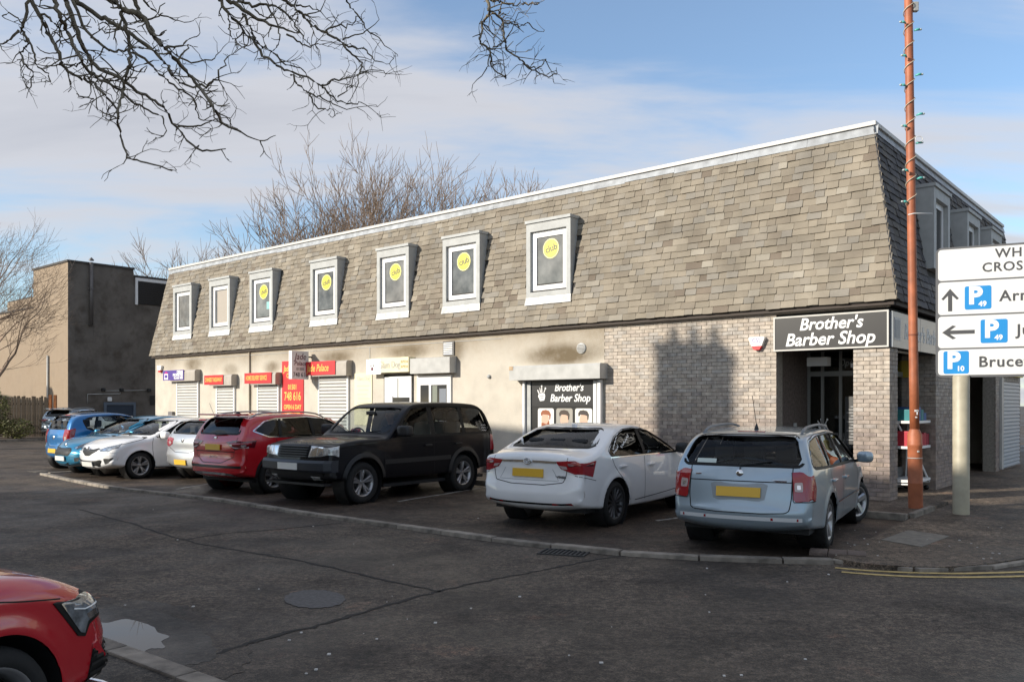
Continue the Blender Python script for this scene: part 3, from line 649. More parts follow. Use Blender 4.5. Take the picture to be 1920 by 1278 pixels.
# ---- dormer windows: a box casing with an upright front, white frame, pane, apron
M_CLUBY = mat('sticker_yellow', (0.80, 0.72, 0.06), 0.4); M_CLUBT = mat('sticker_letter', (0.10, 0.10, 0.09), 0.5); M_LEAD = mat('white_lead', (0.66, 0.66, 0.64), 0.6, var=0.35, scale=7)
M_BLIND = mat('blind', (0.40, 0.36, 0.31), 0.8)
def dormer(i, s1):
    s0 = s1 - DW; of = 0.075; cs = 0.12
    d = MB().box(s0, s0 + cs, -0.55, of, DZ0, DZ1).box(s1 - cs, s1, -0.55, of, DZ0, DZ1).box(s0 + cs, s1 - cs, -0.55, of, DZ1 - 0.2, DZ1).box(s0 + cs, s1 - cs, -0.55, of, DZ0, DZ0 + 0.11)
    d.box(s0 - 0.02, s1 + 0.02, -0.6, of + 0.035, DZ1 + 0.002, DZ1 + 0.07)
    dm = d.build('dormer_window', M_CASING, bld)
    a, b, z0, z1 = s0 + cs + .002, s1 - cs - .002, DZ0 + 0.112, DZ1 - 0.202; fw_ = 0.14; oo = of - 0.07
    MB().box(a, a + fw_, oo - .05, oo, z0, z1).box(b - fw_, b, oo - .05, oo, z0, z1).box(a + fw_, b - fw_, oo - .05, oo, z1 - fw_, z1).box(a + fw_, b - fw_, oo - .05, oo, z0, z0 + fw_ * 1.1).build('frame', M_UPVC, dm)
    box('pane', [M_PANE2, M_PANE3][i % 2], dm, a + fw_, b - fw_, oo - .05, oo - 0.025, z0 + fw_ * 1.1, z1 - fw_)
    ap0 = DZ0 - 0.19
    MB().add([(s0 - .01, of + .02, DZ0 - .003), (s1 + .01, of + .02, DZ0 - .003), (s1 + .03, ov(ap0) + .045, ap0), (s0 - .03, ov(ap0) + .045, ap0), (s0 - .03, ov(ap0) + .03, ap0), (s1 + .03, ov(ap0) + .03, ap0)], [(0, 1, 2, 3), (3, 2, 5, 4)])
    m2 = MB(); m2.add([(s0 - .01, of - .0, DZ0 - .003), (s1 + .01, of - .0, DZ0 - .003), (s1 + .03, ov(ap0) + .045, ap0), (s0 - .03, ov(ap0) + .045, ap0), (s0 - .03, ov(ap0) + .02, ap0), (s1 + .03, ov(ap0) + .02, ap0)], [(0, 1, 2, 3), (3, 2, 5, 4)])
    m2.build('apron', M_LEAD, dm)
    if i == 1: box('blind', M_BLIND, dm, a + fw_ + 0.0, b - fw_ - 0.12, oo - .024, oo - 0.018, z0 + fw_ * 1.1, z1 - fw_ - 0.03)
    if i >= 2:
        cx, cz, r = (a + b) / 2 - 0.02, z1 - fw_ - 0.29, 0.235
        c = MB(); c.prism([(cx + r * math.cos(t), cz + r * math.sin(t)) for t in np.linspace(0, 2 * math.pi, 33)[:-1]], oo - .024, oo - 0.02, 'xz'); c.build('sticker', M_CLUBY, dm)
        MB().lathe([(r - .018, -.0005), (r - .018, .001), (r - .008, .001), (r - .008, -.0005)], 32, 'y', (cx, oo - .0195, cz)).build('sticker_ring', M_WHITE, dm)
        text('lettering', 'club', M_CLUBT, dm, 0.215, frame_mtx((cx - 0.01, oo - .018, cz + 0.0), (-1, 0, 0.22), (0.22, 0, 1)), bold=0.004)
    if i == 2: box('notice', mat('notice_teal', (0.25, 0.5, 0.5), 0.6), dm, a + fw_, a + fw_ + .2, oo - .024, oo - .02, z0 + .42, z0 + .66)
    return dm
for i, s1 in enumerate(DORM): dormer(i, s1)
def side_dormer(v0, z0, z1):
    W = 1.25; of = 0.16; cs = 0.15; e = -of
    d = MB()
    for (y0, y1, a, b) in [(-v0 - cs, -v0, z0, z1), (-v0 - W, -v0 - W + cs, z0, z1), (-v0 - W + cs, -v0 - cs, z1 - .2, z1), (-v0 - W + cs, -v0 - cs, z0, z0 + .1)]: d.box(e, 0.7, y0, y1, a, b)
    d.box(e - .035, 0.7, -v0 - W - .02, -v0 + .02, z1 + .002, z1 + .07)
    dm = d.build('dormer_window', M_CASING, bld); fw_ = .12; a, b = -v0 - W + cs + .002, -v0 - cs - .002
    x0 = e + .09
    MB().box(x0, x0 + .05, a, a + fw_, z0 + .102, z1 - .202).box(x0, x0 + .05, b - fw_, b, z0 + .102, z1 - .202).box(x0, x0 + .05, a + fw_, b - fw_, z1 - .202 - fw_, z1 - .202).box(x0, x0 + .05, a + fw_, b - fw_, z0 + .102, z0 + .102 + fw_).build('frame', M_UPVC, dm)
    box('pane', M_PANE, dm, x0 + .02, x0 + .04, a + fw_, b - fw_, z0 + .1 + fw_, z1 - .2 - fw_)
for q in SDORM: side_dormer(*q)

# ---- ground floor: shutters, boxes, windows
def slats(s0, s1, z0, z1, o):
    mb = MB(); z = z0; P = []
    while z < z1: P += [(o, z), (o + .02, z + .014), (o + .024, z + .04), (o + .02, z + .072), (o, z + .078)]; z += 0.10
    v = [(s, a, b) for (a, b) in P for s in (s0, s1)]; f = [(2 * i, 2 * i + 1, 2 * i + 3, 2 * i + 2) for i in range(len(P) - 1)]
    mb.add(v, f); return mb
def gap_material(ob, m):
    ob.data.materials.append(m)
    for i, p in enumerate(ob.data.polygons):
        if i % 5 == 4: p.material_index = 1
    return ob
def shutter(s0, s1, zt, hs0, hs1, hz0, hz1, m_box=None, rails=True, depth=0.24):
    """roller shutter with side rails and a rounded box above"""
    sh = gap_material(slats(s0 + .06, s1 - .06, 0.1, zt, 0.03).build('shutter', M_SHUT, bld), M_SGAP)
    MB().box(s0, s0 + .065, 0.002, .06, 0.1, zt).box(s1 - .065, s1, .002, .06, .1, zt).build('rail', M_UPVC, sh)
    mb = MB(); r = 0.09
    prof = [(0.002, hz0), (depth, hz0), (depth, hz1 - r)] + [(depth - r + r * math.cos(t), hz1 - r + r * math.sin(t)) for t in np.linspace(0.2, math.pi / 2, 5)] + [(0.002, hz1)]
    mb.prism(prof, hs0, hs1, 'yz'); mb.build('shutter_box', m_box or M_BEIGE, bld)
shutter(23.20, 24.72, 2.62, 23.10, 24.80, 2.62, 3.02)
shutter(20.86, 22.02, 2.42, 20.75, 22.12, 2.42, 2.80)
shutter(18.32, 19.52, 2.42, 18.22, 19.62, 2.42, 2.80)
shutter(14.86, 16.28, 2.62, 14.72, 16.38, 2.62, 3.06)
bbx('wall_cable', M_CASING, bld, 9.0, 24.9, .002, .014, 3.40, 3.412); bbx('wall_cable', M_CASING, bld, 13.95, 13.965, .002, .014, 2.7, 3.40); bbx('downpipe', M_RENDER, bld, 19.98, 20.03, .002, .05, .1, 3.5)
bbx('meter_box', mat('meter_grey', (0.16, 0.15, 0.15), 0.6), bld, 24.95, 25.25, 0.002, 0.1, 1.2, 1.52)
# dog parlour door and window
bbx('door_recess', M_DARKIN, bld, 12.15, 13.35, 0.001, 0.012, 0.1, 2.62)
dr = bbx('door', M_UPVC, bld, 12.20, 13.28, 0.012, 0.05, 0.1, 2.55)
for (a, b, z0, z1, nm, mm) in [(12.27, 12.93, 0.4, 1.98, 'glazing', M_PANE), (12.92, 13.04, 0.4, 2.0, 'frame', M_UPVC), (12.72, 12.75, 1.99, 2.5, 'joint', M_CASING)]:
    bbx(nm, mm, dr, a, b, 0.05, 0.066, z0, z1)
bbx('frame', M_UPVC, bld, 12.93, 13.0, .051, .08, .4, 2.02)
wn = bbx('window', M_UPVC, bld, 10.72, 11.98, 0.002, 0.05, 1.0, 2.55)
bbx('pane', M_PANE, wn, 10.86, 11.84, 0.05, 0.056, 1.1, 2.30); bbx('mullion', M_UPVC, wn, 11.42, 11.50, .056, .07, 1.1, 2.30)
bbx('curtain', mat('curtain', (0.22, 0.24, 0.2), 0.9), wn, 11.2, 11.38, .0565, .06, 1.1, 2.28); bbx('blind', mat('grey_blind', (0.2, 0.22, 0.25), 0.8), wn, 10.87, 11.12, .0565, .06, 1.1, 2.2)
shb = MB(); shb.prism([(0.002, 2.60), (0.26, 2.60), (0.26, 3.0), (0.002, 3.03)], 10.55, 12.02, 'yz'); shb.build('shutter_box', M_STEEL, bld)
lv = bbx('louvre_vent', M_SGAP, bld, 10.62, 11.02, 0.002, 0.03, 3.05, 3.42)
for i in range(7): bbx('slat', M_UPVC, lv, 10.66, 10.98, .03, .05, 3.08 + i * .046, 3.105 + i * .046)
rv = MB().lathe([(0.0, .03), (.10, .03), (.125, .02), (.125, 0)], 24, 'y', (6.62, .003, 3.06)).build('round_vent', M_STEEL, bld)
for i in range(6): bbx('slat', M_SGAP, rv, 6.62 - math.sqrt(max(.001, .01 - (i * .03 - .075) ** 2)), 6.62 + math.sqrt(max(.001, .01 - (i * .03 - .075) ** 2)), .033, .04, 3.06 + i * .03 - .082, 3.06 + i * .03 - .07)
MB().lathe([(.0, .06), (.035, .06), (.05, .03), (.05, 0)], 16, 'y', (9.42, .002, 2.48)).build('pipe_cap', M_CASING, bld)
# wide barber window: frame, black board with lettering, three haircut posters, shutter box
wb = bbx('shop_window', M_BLACK, bld, 6.08, 8.22, 0.002, 0.03, 0.45, 2.38)
[MB().box(a_, b_, .03, c_, .12, 2.335).build('rail', M_UPVC, wb) for a_, b_, c_ in ((6.03, 6.11, .12), (6.16, 6.24, .09), (8.2, 8.26, .12))]
bbx('side_frame', M_CASING, wb, 8.06, 8.17, .03, .06, .45, 2.38)
hb = MB(); hb.prism([(0.002, 2.36), (0.30, 2.36), (0.30, 2.66), (0.27, 2.70), (0.002, 2.70)], 5.92, 8.52, 'yz'); hb.build('shutter_box', M_STEEL, bld)
bbx('shutter_box_end', mat('rust_end', (0.5, 0.36, 0.22), 0.7, var=0.3, scale=9), bld, 8.40, 8.523, .303, .306, 2.60, 2.69)
bbx('underside', M_DARKIN, bld, 6.1, 8.2, .031, .28, 2.34, 2.357)
def poly(name, m, parent, pts, o0, o1):
    ob = MB().prism(pts, o0, o1, 'xz').build(name, m, None); bput(ob, parent); ob.parent = parent; return ob
def disc(cx, cz, rx, rz, n=24): return [(cx + rx * math.cos(t), cz + rz * math.sin(t)) for t in np.linspace(0, 2 * math.pi, n + 1)[:-1]]
def emblem(parent, s, z, k, o):
    """fist holding combs and scissors, as a white silhouette"""
    mm = M_WHITE
    poly('emblem', mm, parent, [(s + x * k, z + y * k) for x, y in [(-.32, -.5), (.18, -.55), (.3, -.3), (.42, -.1), (.36, .12), (.2, .2), (-.1, .25), (-.38, .2), (-.46, -.05), (-.4, -.3)]], o, o + .002)
    for (x0, y0, x1, y1, w) in [(-.3, .28, -.45, .62, .05), (-.05, .3, -.02, .85, .06), (.1, .28, .22, .75, .05), (.3, .2, .5, .55, .07)]:
        d = Vector((x1 - x0, y1 - y0)).normalized(); nn = Vector((-d.y, d.x)) * w
        poly('emblem', mm, parent, [(s + k * a, z + k * b) for a, b in [(x0 + nn.x, y0 + nn.y), (x1 + nn.x * .7, y1 + nn.y * .7), (x1 - nn.x * .7, y1 - nn.y * .7), (x0 - nn.x, y0 - nn.y)]], o, o + .002)
    for (x, y) in [(-.48, .68), (-.02, .92)]: poly('emblem', mm, parent, disc(s + x * k, z + y * k, .09 * k, .11 * k, 12), o, o + .002)
    poly('emblem', M_BLK, parent, [(s + x * k, z + y * k) for x, y in [(-.3, -.1), (.25, -.05), (.25, 0), (-.3, -.05)]], o + .0022, o + .003); poly('emblem', M_BLK, parent, [(s + x * k, z + y * k) for x, y in [(-.25, -.3), (.15, -.28), (.15, -.23), (-.25, -.25)]], o + .0022, o + .003)
bs = bthing('barber_window_sign', 'black barber shop board with white emblem above haircut posters in wide window', 'sign', 7.1, 0.03, 1.75)
bbx('board', M_BLK, bs, 6.26, 8.03, .031, .045, 1.74, 2.33)
emblem(bs, 7.74, 2.0, 0.24, .046)
btext('lettering', "Brother's", M_WHITE, bs, 0.235, 6.95, .047, 2.17, shear=.22, bold=.0045, sx=.92); btext('lettering', 'Barber Shop', M_WHITE, bs, 0.245, 6.92, .047, 1.93, shear=.22, bold=.0045, sx=.92)
M_SKIN = mat('print_skin', (0.62, 0.40, 0.29), 0.5)
for i, (cx, bg, hair) in enumerate([(7.62, (0.78, 0.76, 0.72), (0.28, 0.08, 0.025)), (7.08, (0.33, 0.31, 0.27), (0.05, 0.03, 0.02)), (6.54, (0.78, 0.77, 0.68), (0.035, 0.025, 0.022))]):
    po = bthing('haircut_poster', ['poster of a bearded red-haired man in profile under the barber board', 'poster of a swept-back dark haircut on grey under the barber board', 'poster of spiky black hair on cream under the barber board'][i], 'poster', cx, .03, 1.0, 'haircut posters in the barber window')
    rr = .05; pts = []
    for (qx, qz, t0_) in [(cx + .235 - rr, 1.70 - rr, 0), (cx - .235 + rr, 1.70 - rr, 90), (cx - .235 + rr, .95 + rr, 180), (cx + .235 - rr, .95 + rr, 270)]:
        pts += [(qx + rr * math.cos(R(t0_ + a)), qz + rr * math.sin(R(t0_ + a))) for a in (0, 30, 60, 90)]
    poly('sheet', mat('print_bg%d' % i, bg, 0.5), po, pts, .031, .036)
    mh = mat('print_hair%d' % i, hair, 0.5)
    poly('face', M_SKIN, po, disc(cx + (.02 if i == 0 else 0), 1.43, .115, .16), .0365, .038)
    poly('hair', mh, po, [(cx + a, 1.50 + b) for a, b in [(-.13, -.06), (-.15, .06), (-.10, .14), (0, .165), (.10, .15), (.15, .09), (.14, .02), (.11, .03), (.09, .06), (-.04, .05), (-.10, .03), (-.105, -.06)]], .0385, .04)
    if i == 0: poly('beard', mh, po, [(cx + a, 1.33 + b) for a, b in [(-.1, .09), (-.02, .0), (.07, .03), (.13, .03), (.13, -.06), (.06, -.12), (-.05, -.1), (-.11, -.02)]], .0385, .04)
# ---- signs on the front
def board(name, label, s0, s1, z0, z1, m, o=0.245, th=0.02, cat='sign', group=None):
    e = bthing(name, label, cat, (s0 + s1) / 2, o, z0, group); bbx('board', m, e, s0, s1, o, o + th, z0, z1); return e
q = board('property_sign', 'purple and white property agent sign on the end shutter box', 23.82, 25.30, 2.66, 3.02, M_PURPLE)
bbx('logo_panel', M_WHITE, q, 24.93, 25.20, .266, .269, 2.69, 2.90); poly('logo', mat('logo_magenta', (0.5, 0.04, 0.25), 0.4), q, [(25.22, 2.90), (24.91, 2.90), (25.06, 2.99)], .266, .27); bbx('logo', M_PURPLE, q, 24.97, 25.16, .2695, .271, 2.75, 2.86)
for (tx, z, sz) in [('CEEBAR', 2.945, .13), ('PROPERTIES', 2.84, .14), ('TEL 01501 73873', 2.73, .10)]: btext('lettering', tx, M_WHITE, q, sz, 23.86, .267, z, align='RIGHT', bold=.006, sx=.95 if sz > .11 else .9)
q = board('takeaway_sign', 'red sign with gold CHINESE TAKEAWAY lettering on a small shutter box', 21.22, 22.42, 2.46, 2.78, M_RED); btext('lettering', 'CHINESE TAKEAWAY', M_GOLD, q, .20, 21.82, .267, 2.62, bold=.004, sx=.56)
q = board('delivery_sign', 'red sign with gold HOME DELIVERY SERVICE lettering on a small shutter box', 18.40, 19.92, 2.46, 2.80, M_RED); btext('lettering', 'HOME DELIVERY SERVICE', M_GOLD, q, .21, 19.24, .267, 2.63, bold=.004, sx=.50)
q = board('menu_board', 'tall red takeaway board with gold phone number and opening hours', 17.06, 18.18, 1.35, 3.14, M_RED, o=.003, th=.02)
for (tx, z, sz, sx, m_, sh) in [('Jade Palace', 2.90, .26, .8, M_GOLD, .2), ('CHINESE', 2.68, .2, .8, M_GOLD, 0), ('01501', 2.32, .22, .85, M_GOLD, 0), ('748 616', 2.03, .37, .72, M_GOLD, 0), ('OPEN 6 DAY', 1.70, .20, .8, M_GOLD, 0), ('4:30pm - 11:00p', 1.52, .15, .8, M_GOLD, 0)]:
    btext('lettering', tx, m_, q, sz, 17.62, .0245, z, shear=sh, bold=.005, sx=sx)
q = bthing('projecting_sign', 'grey box sign with maroon Jade Palace lettering projecting from the wall', 'sign', 16.66, .4, 2.54)
bbx('box', M_GREYSIGN, q, 16.60, 16.76, .16, .76, 2.54, 3.38, .008); MB_ = bbx('bracket', M_BLACK, q, 16.65, 16.71, .002, .16, 2.7, 2.74); bbx('bracket', M_BLACK, q, 16.65, 16.71, .002, .16, 3.2, 3.24)
for (tx, z, sz, sx, m_, sh) in [('Jade', 3.21, .27, .9, M_MAROON, .22), ('Palace', 3.01, .18, 1.0, M_MAROON, .2), ('01501', 2.84, .115, 1, M_BLK, 0), ('748 616', 2.67, .19, .82, M_BLK, 0)]: btext('lettering', tx, m_, q, sz, 16.598, .46, z, side=True, shear=sh, sx=sx, bold=.001)
q = board('restaurant_sign', 'red Jade Palace sign with gold italic lettering on the widest shutter box', 15.20, 16.86, 2.66, 3.06, M_RED); btext('lettering', 'Jade Palace', M_GOLD, q, .30, 16.02, .267, 2.86, shear=.2, sx=.78, bold=.003)
q = board('dog_parlour_sign', 'cream Glam Dog sign with pale grey lettering above a white door', 12.10, 13.70, 2.66, 3.06, M_CREAM, o=.002, th=.24)
bbx('panel', M_WHITE, q, 13.2, 13.82, .243, .247, 2.62, 3.04); btext('lettering', 'Glam Dog', mat('letter_grey', (0.42, 0.42, 0.40), 0.5), q, .27, 12.86, .249, 2.86, sx=.78)
for z in (2.93, 2.80): btext('lettering', '07934', mat('letter_ochre', (0.62, 0.48, 0.18), 0.5), q, .11, 12.26, .249, z)
for dx in (0.0, .1): poly('logo', M_BLK, q, disc(13.62 - dx, 2.86, .022, .028, 10), .248, .25)
poly('logo', M_MAROON, q, disc(13.57, 2.77, .05, .05, 10), .248, .25)
q = board('price_list', 'pale yellow Glam Dog price list board fixed to the wall', 13.85, 14.62, 1.2, 2.68, M_CREAM, o=.003, th=.02)
btext('lettering', 'Glam Dog', MATS['letter_grey'], q, .16, 14.22, .0245, 2.52, sx=.85)
for i in range(7): bbx('text_line', mat('faint_text', (0.62, 0.57, 0.40), 0.6), q, 13.95 + .05 * (i % 3), 14.5 - .04 * (i % 2), .0235, .0245, 2.30 - i * .12, 2.33 - i * .12)
# barber fascia: front panel, side panels
q = bthing('barber_fascia_sign', "black fascia with white Brother's Barber Shop script over the corner entrance", 'sign', 1.05, .02, 2.8)
bbx('panel', M_BLK, q, 0.03, 2.06, .012, .05, 2.83, 3.42); MB_ = MB()
for (a, b, z0, z1) in [(0.0, 2.09, 2.80, 2.828), (0.0, 2.09, 3.422, 3.45), (2.062, 2.09, 2.828, 3.422), (0.0, .028, 2.828, 3.422)]: MB_.box(a, b, .012, .06, z0, z1)
ob = MB_.build('edge_trim', M_FASCIA, None); bput(ob, q); ob.parent = q
btext('lettering', "Brother's", M_WHITE, q, .31, 1.02, .052, 3.27, shear=.22, bold=.006, sx=.98); btext('lettering', 'Barber Shop', M_WHITE, q, .33, 1.05, .052, 2.99, shear=.22, bold=.006, sx=.98)
q = bthing('side_fascia_sign', "blue-grey side fascia with faded Brother's Barber lettering", 'sign', -.02, -2, 2.8)
MFS = mat('side_fascia', (0.34, 0.37, 0.40), 0.25, var=.1, scale=1.5)
for i in range(4): bbx('panel', MFS, q, -.05, -.012, -1.75 - i * 1.76, 0.0 - i * 1.76 - .006, 2.80, 3.43)
bbx('picture', mat('faded_print', (0.40, 0.42, 0.46), .4), q, -.054, -.051, -.47, -.10, 2.93, 3.33); bbx('picture', mat('faded_blue', (0.16, 0.20, 0.26), .4), q, -.057, -.0545, -.43, -.14, 2.97, 3.29)
btext('lettering', "Brother's Barber Shop", mat('faded_letter', (0.46, 0.50, 0.54), .4), q, .40, -.052, -2.35, 3.1, side=True, shear=.2, bold=.006, sx=.9)
def alarm(label, s, z, k, word=None):
    e = bthing('alarm_box', label, 'alarm box', s, .0, z)
    poly('case', M_WHITE, e, [(s - .5 * k, z + .38 * k), (s + .5 * k, z + .38 * k), (s + .54 * k, z + .3 * k), (s + .34 * k, z - .2 * k), (s - .34 * k, z - .2 * k), (s - .54 * k, z + .3 * k)], .002, .09)
    poly('base', M_RED, e, [(s - .338 * k, z - .202 * k), (s + .338 * k, z - .202 * k), (s + .18 * k, z - .45 * k), (s - .18 * k, z - .45 * k)], .002, .085)
    if word: btext('lettering', word, M_PURPLE, e, .11, s, .092, z + .15 * k)
alarm('white and red alarm box lettered CSS on the brick wall', 2.42, 2.98, .30, 'CSS')
alarm('white and red alarm box high on the far end of the rendered wall', 25.95, 3.12, .30)
# ---- corner entrance: glazed screen set back behind the pillar
M_SHOPGLASS = glass_mat('shop_glass', (0.6, 0.62, 0.6))
M_ALU = mat('dark_aluminium', (0.26, 0.26, 0.25), 0.4, metal=0.3)
sc_ = MB()
for s in (0.62, 1.0, 1.36, 1.72, 2.0): sc_.box(s, s + .055, -1.62, -1.56, .1, 2.86)
sc_.box(.62, 2.06, -1.615, -1.565, 2.36, 2.46).box(.62, 2.06, -1.615, -1.565, .1, .22).box(.62, .68, -5.4, -1.63, 2.36, 2.46).box(.62, .68, -5.4, -1.63, .1, .5)
for v in (2.5, 3.6, 4.7): sc_.box(.62, .68, -v - .055, -v, .1, 2.86)
sg = sc_.build('entrance_screen', M_ALU, bld)
bbx('pane', M_SHOPGLASS, sg, .66, 2.05, -1.595, -1.585, .2, 2.84); bbx('pane', M_SHOPGLASS, sg, .645, .655, -5.4, -1.63, .2, 2.84)
bbx('notice', mat('menu_print', (0.06, 0.06, 0.06), .5), sg, 1.08, 1.30, -1.58, -1.577, 1.0, 1.95)
for i in range(12): bbx('text_line', mat('menu_text', (0.4, 0.4, 0.4), .5), sg, 1.11, 1.27 - .04 * (i % 3), -1.576, -1.575, 1.08 + i * .06, 1.095 + i * .06)
bbx('open_sticker', M_RED, sg, .70, .88, -1.58, -1.577, 1.80, 1.92); bbx('open_sticker', M_WHITE, sg, .72, .86, -1.58, -1.577, 1.72, 1.79)
text('lettering', 'Open 7 Days', mat('letter_dim', (0.3, 0.3, 0.3), .5), sg, .2, frame_mtx((1.0, -1.57, 2.62), (-1, 0, 0), (0, 0, 1)), sx=.8, shear=.15)
bbx('light_fitting', M_UPVC, bld, 1.45, 1.85, -1.2, -1.0, 2.55, 2.72); bbx('light_fitting', M_UPVC, bld, .72, 1.0, -1.2, -1.0, 2.50, 2.58)
sk = MB().box(2.03, 2.06, -.95, -.85, 1.25, 1.42).build('socket', M_CASING, bld)
emblem(bld, 1.75, 1.35, .2, -1.583)
bbx('ceiling_lamp', M_UPVC, bld, .2, .3, -2.6, -1.2, 2.78, 2.84)
bbx('shelf_back', mat('stock_dim', (0.16, 0.14, 0.11), .8, var=.6, scale=3), bld, 1.0, 2.05, -4.6, -4.5, .1, 2.8)
# shops further along the side
bbx('yellow_fascia', mat('dim_yellow', (0.55, 0.42, 0.05), .5), bld, .5, 1.15, -3.09, -3.06, 2.35, 2.7)
btext('lettering', 'M', M_RED, bld, .3, .8, -3.055, 2.52, bold=.01)
ss = slats(0, 2.3, 0.1, 2.4, 0.03); ss.v = [(-y - .002, -9.7 - x, z) for x, y, z in ss.v]; ss.build('side_shutter', mat('steel_shutter', (0.42, 0.46, 0.50), .45), bld)
bbx('shutter_rail', M_STEEL, bld, -.06, -.002, -9.69, -9.45, .1, 2.5); bbx('yellow_sign', mat('shop_yellow', (0.62, 0.50, 0.08), .5), bld, -.10, -.003, -12.2, -9.5, 2.55, 3.05)
# goods trolley in the recess
tl = bthing('goods_trolley', 'white wheeled trolley stacked with red and teal goods in the side recess', 'trolley', .33, -2.75, .06)
MB_ = MB()
for v in (2.05, 3.0):
    MB_.tube([(.1, -v, .22), (.55, -v, .22)], .018).tube([(.1, -v, .22), (.32, -v - (.3 if v < 2.5 else -.3), .95), (.45, -v, 1.45)], .02).tube([(.55, -v, .22), (.5, -v, 1.45)], .018)
for z in (.26, .92, 1.42): MB_.box(.08, .58, -3.02, -2.03, z, z + .05)
ob = MB_.build('frame', M_UPVC, None); bput(ob, tl); ob.parent = tl
for i in range(9):
    z = [.97, 1.47][i % 2]; v = 2.1 + (i // 2) * .2; c = [(.45, .02, .04), (.02, .2, .22), (.35, .03, .05), (.05, .12, .3)][i % 4 if i % 2 else (i // 2) % 3 * 2 % 4]
    bbx('goods', mat('goods%d' % (i % 4 if i % 2 else (i // 2) % 3 * 2 % 4), c, .5), tl, .12, .54, -v - .18, -v, z, z + random.uniform(.14, .3), .015)
for (s, v) in [(.14, 2.1), (.52, 2.1), (.14, 2.95), (.52, 2.95)]:
    ob = MB().lathe([(.0, -.015), (.05, -.015), (.05, .015), (.0, .015)], 12, 'y', (s, -v, .11)).build('castor', M_BLACK, None); bput(ob, tl); ob.parent = tl
# ================================================================== cars
def paint(name, col, metal=0.0, rough=0.32, coat=1.0): return mat(name, col, rough, metal=metal, coat=coat, var=0.05, scale=2)
M_TYRE = mat('tyre_rubber', (0.012, 0.012, 0.012), 0.85, bump=0.3, bscale=60)
M_RIM = mat('alloy', (0.38, 0.38, 0.39), 0.33, metal=0.8); M_RIMD = mat('alloy_dark', (0.10, 0.10, 0.105), 0.4, metal=0.7)
M_TRIM = mat('black_plastic', (0.014, 0.014, 0.015), 0.5); M_SEAL = mat('black_seal', (0.006, 0.006, 0.006), 0.55, spec=.3); M_SHUTLINE = mat('shut_line', (0.004, 0.004, 0.004), 0.8)
M_CHROME = mat('chrome', (0.75, 0.75, 0.76), 0.12, metal=1.0); M_CABIN = mat('cabin_trim', (0.02, 0.02, 0.021), 0.8); M_SEAT = mat('seat_cloth', (0.035, 0.035, 0.037), 0.9); M_SEATB = mat('seat_beige', (0.30, 0.28, 0.24), 0.8)
M_GLASS = glass_mat('car_glass', (0.80, 0.84, 0.83), ior=1.38); M_TINT = glass_mat('tinted_glass', (0.55, 0.57, 0.56), ior=1.42); M_PRIV = glass_mat('privacy_glass', (0.07, 0.075, 0.075))
M_TAIL = mat('tail_lens_red', (0.30, 0.006, 0.012), 0.08, coat=1.0); M_TAILC = mat('tail_lens_clear', (0.42, 0.33, 0.32), 0.12, coat=1.0); M_TAILD = mat('tail_lens_dark', (0.10, 0.004, 0.01), 0.08, coat=1.0)
M_HEAD = mat('headlamp_lens', (0.42, 0.44, 0.45), 0.06, metal=0.55, var=0.65, scale=16, coat=1.0); M_HEADD = mat('headlamp_dark', (0.05, 0.055, 0.06), 0.08, var=0.5, scale=18, coat=1.0)
M_HEADRR = mat('headlamp_glass', (0.55, 0.55, 0.53), 0.12, metal=0.3, var=0.5, scale=22, coat=1.0)
M_YPLATE = mat('plate_yellow', (0.72, 0.43, 0.04), 0.4); M_WPLATE = mat('plate_white', (0.72, 0.72, 0.68), 0.4)
def chaikin(pts, it=2, ratio=0.25):
    pts = [np.array(p, float) for p in pts]
    for _ in range(it):
        q = [pts[0]]
        for a, b in zip(pts, pts[1:]): q += [a * (1 - ratio) + b * ratio, a * ratio + b * (1 - ratio)]
        q.append(pts[-1]); pts = q
    return np.array(pts)
def resample(pts, n):
    d = np.r_[0, np.cumsum(np.linalg.norm(np.diff(pts, axis=0), axis=1))]; t = np.linspace(0, d[-1], n)
    return np.stack([np.interp(t, d, pts[:, k]) for k in range(pts.shape[1])], 1)
